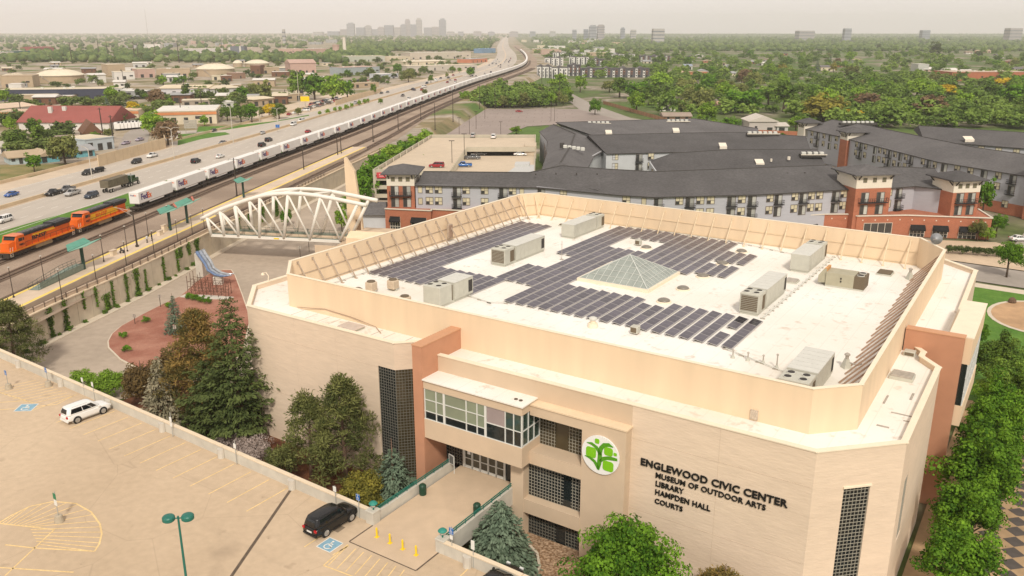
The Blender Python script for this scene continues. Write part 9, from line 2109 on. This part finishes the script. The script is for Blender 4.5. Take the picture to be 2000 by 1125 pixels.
# brown board fence along the side street
q0, q1 = P(1178, 203, Z_EAST), P(1300, 238, Z_EAST); t = empty('board_fence', q0, 0, 'long brown board fence along the side street', 'fence'); d = q1-q0
m_fence = M('brown fence boards', (0.36, 0.19, 0.11), var=0.15, scale=1.0, stretch=(3, 3, 0.3), obj_rand=0.12)
for k in range(40): a, b = d*(k/40), d*((k+0.97)/40); MB().beam(a+Vector((0, 0, 1.1)), b+Vector((0, 0, 1.1)), 0.08, 2.2).build('panel', m_fence, t)
q0, q1 = P(1474, 272, Z_EAST), P(1572, 276, Z_EAST); t = empty('brick_wall', q0, 0, 'red brick garden wall before the right apartment block', 'wall'); d = q1-q0
for k in range(6): a, b = d*(k/6), d*((k+0.985)/6); MB().beam(a+Vector((0, 0, 2.2)), b+Vector((0, 0, 2.2)), 0.3, 4.4).build('wall_panel', m_brick, t)
# white and dark terraces by the railway
def terrace(u0, u1, v, h, n, label, dark=False, dep=14):
 a, b = P(u0, v, Z_EAST), P(u1, v, Z_EAST); d = b-a; L = d.length; t = empty('terrace_house', a, math.atan2(d.y, d.x), label, 'terrace', 'white and dark terraces by the railway')
 mw, md = wm((0.70, 0.68, 0.64)), wm((0.10, 0.10, 0.11))
 MB().box(0, L, 0, dep, -0.2, h).build('wall', md if dark else mw, t); MB().box(-0.4, L+0.4, -0.5, dep+0.4, h, h+0.4).build('roof', wm((0.12, 0.11, 0.11)), t)
 for k in range(n):
  x = L*(k+0.5)/n; w = L/n
  MB().box(x-w*0.36, x-w*0.08, -1.0, 0, 0, h*(0.97 if k % 2 else 0.8)).build('bay', mw if dark else md, t); MB().box(x+w*0.02, x+w*0.3, -0.7, 0, h*0.34, h*0.9).build('brown_bay', wm((0.24, 0.12, 0.08)) if dark else mw, t)
  for z in (0.12, 0.42, 0.72): f = MB().box(x+w*0.06, x+w*0.26, -0.76, -0.70, h*z, h*z+h*0.16).build('window', m_wdark, t); MB().box(x-w*0.31, x-w*0.13, -1.06, -1.0, h*z, h*z+h*0.16).build('window', m_wdark, t)
 for k in range(max(1, n//2)): x = L*(k+0.5)/max(1, n//2); MB().extrude([(x-3.5, 1, h+0.4), (x+3.5, 1, h+0.4), (x, 1, h+2.4)], (0, dep-2, 0)).build('gable_roof', wm((0.12, 0.11, 0.11)), t)
terrace(1049, 1078, 152, 12, 4, 'white terrace nearest the railway bend'); terrace(1078, 1108, 154, 11.5, 3, 'white terrace with a dark garage front'); terrace(1109, 1134, 148, 12, 3, 'grey and white terrace in the middle', True); terrace(1135, 1268, 151, 9.5, 9, 'long dark terrace with white portals', True); terrace(1064, 1100, 128, 11, 4, 'second row white terrace near the railway', False); terrace(1112, 1150, 126, 11, 4, 'second row terrace in the middle', False); terrace(1150, 1180, 129, 10, 3, 'second row terrace with a dark gable', True); terrace(1250, 1308, 121, 10, 6, 'brown condominium row behind the trees', True); terrace(1326, 1358, 121, 9, 4, 'farther brown condominium row', True); terrace(1195, 1240, 116, 9, 5, 'third row pale terrace', False); terrace(1080, 1140, 112, 9, 6, 'third row terrace near the railway', False)
rr = random.Random(77)
for i in range(44):                                     # mid-distance commercial blocks along the railway and on the horizon
 u, v = (rr.uniform(1030, 1200), rr.uniform(82, 112)) if i < 20 else ((rr.uniform(980, 1300), rr.uniform(74, 86)) if i < 32 else (rr.uniform(0, 640), rr.uniform(78, 96)))
 zz = Z_EAST if i < 32 else Z_RAIL; q = P(u, v, zz); w = rr.uniform(20, 60)*FPX/(q.y*cP+48*sP)
 cw = rr.choice([WHT, CRM, GRY, PNK, TAN, LG])
 shed(u, u+w, v, v, rr.uniform(6, 13), rr.uniform(14, 30), cw, rr.choice([WHT, GRY, CRM]), 'distant '+CN[cw]+' flat roofed block '+('beyond the white terraces' if i < 20 else 'on the horizon right of the train' if i < 32 else 'on the western horizon'), 'flat', z=zz, openings=3, group='distant flat roofed blocks')
for i in range(60):
 u, v = rr.uniform(0, 640), rr.uniform(104, 212); q = P(u, v, Z_RAIL); w = rr.uniform(6, 20)*FPX/(q.y*cP+44*sP)
 cw, cr_ = rr.choice([WHT, CRM, GRY, TAN, BRN, LG]), rr.choice([WHT, WHT, GRY, CRM])
 shed(u, u+w, v, v-0.4, rr.uniform(2.5, 5.5), rr.uniform(6, 14), cw, cr_, 'small '+CN[cw]+' yard shed with a '+CN[cr_]+' roof '+('near the domed tanks' if v < 165 else 'near the warehouses')+(' at the left' if u < 320 else ' toward the highway'), rr.choice(['flat', 'gable', 'low']), openings=2, group='small yard sheds', rise=1.2)
# skyline far away
m_tw = [wm((0.30, 0.31, 0.34)), wm((0.36, 0.33, 0.33)), wm((0.25, 0.27, 0.31)), wm((0.42, 0.40, 0.38))]
def skytower(u0, u1, vt, D, label, group, crownk=0, i=0):
 x0, x1 = (u0-1000)/FPX*(D*cP), (u1-1000)/FPX*(D*cP)
 x0, x1 = [(u-1000)/FPX*(D*cP+48*sP) for u in (u0, u1)]
 dy = -(vt-562.5)/FPX; z1 = CAM_H+D*(-sP+dy*cP)/(cP+dy*sP); h = z1-Z_EAST; w = x1-x0
 t = empty('skyscraper', ((x0+x1)/2, D, Z_EAST), 0.0, label, 'skyscraper', group); mt = m_tw[i % 4]
 MB().box(-w/2, w/2, 0, w*0.9, 0, h*(0.92 if crownk else 1)).build('shaft', mt, t)
 if crownk == 1: MB().box(-w*0.32, w*0.32, w*0.1, w*0.7, h*0.92, h).build('crown_block', mt, t)
 elif crownk == 2: MB().extrude([(-w/2, 0, h*0.92), (w/2, 0, h*0.92), (w*0.3, 0, h), (-w*0.3, 0, h)], (0, w*0.9, 0)).build('curved_top', mt, t)
 n_ = max(3, int(h/14)); g = MB()
 for k in range(n_): g.box(-w/2-0.4, w/2+0.4, -0.6, w*0.9+0.4, h*0.9*(k+0.5)/n_, h*0.9*(k+0.5)/n_+h*0.25/n_)
 g.build('window_bands', wm((0.14, 0.16, 0.19)), t)
DT = [(678, 692, 44, 1), (665, 678, 57, 0), (696, 712, 53.6, 0), (713, 725, 49, 1), (726, 738, 57, 0), (738, 750, 52, 1), (751, 768, 49, 0), (770, 782, 53, 0), (783, 793, 46.6, 1), (792, 801, 37, 2), (802, 813, 47.5, 0), (813, 824, 35, 1), (828, 843, 53.6, 0), (844, 857, 52, 0), (858, 871, 36, 1), (873, 887, 61, 2), (895, 905, 61.5, 0), (925, 940, 60.5, 2), (640, 662, 61, 0), (612, 630, 62, 0), (953, 966, 61.5, 1), (995, 1012, 61, 2), (1035, 1046, 61, 0), (1074, 1085, 60.5, 0)]
for i, (u0, u1, vt, c_) in enumerate(DT): skytower(u0, u1, vt, 8200+(i % 5)*120, ordinal(i+1)+' hazy skyscraper of the downtown skyline, in order of build-up from left', 'downtown skyline', c_, i)
for i, (u0, u1, vt, D, c_, lab) in enumerate(((1151, 1165, 49, 4600, 2, 'left one of the twin towers right of downtown'), (1167, 1180, 48, 4600, 2, 'right one of the twin towers right of downtown'), (1140, 1149, 57, 4700, 0, 'low tower beside the twin towers'), (1275, 1297, 56, 3600, 0, 'broad dark office block on the right horizon'), (1648, 1661, 55.5, 4200, 0, 'pale block standing alone on the right horizon'), (1970, 1994, 55, 4300, 0, 'wide pale block at the far right horizon'), (1212, 1220, 53.5, 5200, 1, 'slim tower between the twin towers and the office block'), (1232, 1242, 58, 5200, 0, 'small block on the right horizon'), (1118, 1126, 58, 5300, 0, 'small block left of the twin towers'), (1560, 1590, 60, 5000, 0, 'low wide block on the right horizon'), (1800, 1815, 59, 5000, 0, 'low block on the right horizon past the pale one'), (553, 558, 57, 3000, 0, 'slim tower on the left horizon'))): skytower(u0, u1, vt, D, lab, 'towers on the horizon', c_, i)
q = P(290, 80, Z_RAIL); t = empty('radio_mast', (q.x, q.y, q.z), 0, 'very thin radio mast on the left horizon', 'mast'); MB().tube([(0, 0, 0), (0, 0, 150)], [1.0, 0.5], 4).build('lattice', m_lead, t); MB().box(-3, 3, -3, 3, 0, 4).build('base', m_conc, t)
# ================================================================== smoky air
hz = MB().box(-9000, 9000, -400, 9800, -10.5, 215).build('haze', [])
hm = bpy.data.materials.new('smoky air'); hm.use_nodes = True; hn = hm.node_tree; hn.nodes.remove(hn.nodes['Principled BSDF'])
pvn = hn.nodes.new('ShaderNodeVolumePrincipled'); pvn.inputs['Color'].default_value = (1.0, 1.0, 1.0, 1); pvn.inputs['Density'].default_value = 0.000095; pvn.inputs['Anisotropy'].default_value = 0.2
hn.links.new(pvn.outputs[0], hn.nodes['Material Output'].inputs['Volume']); hz.data.materials.clear(); hz.data.materials.append(hm)
tag(hz, 'pale smoky haze over the whole city', 'haze', kind='stuff')
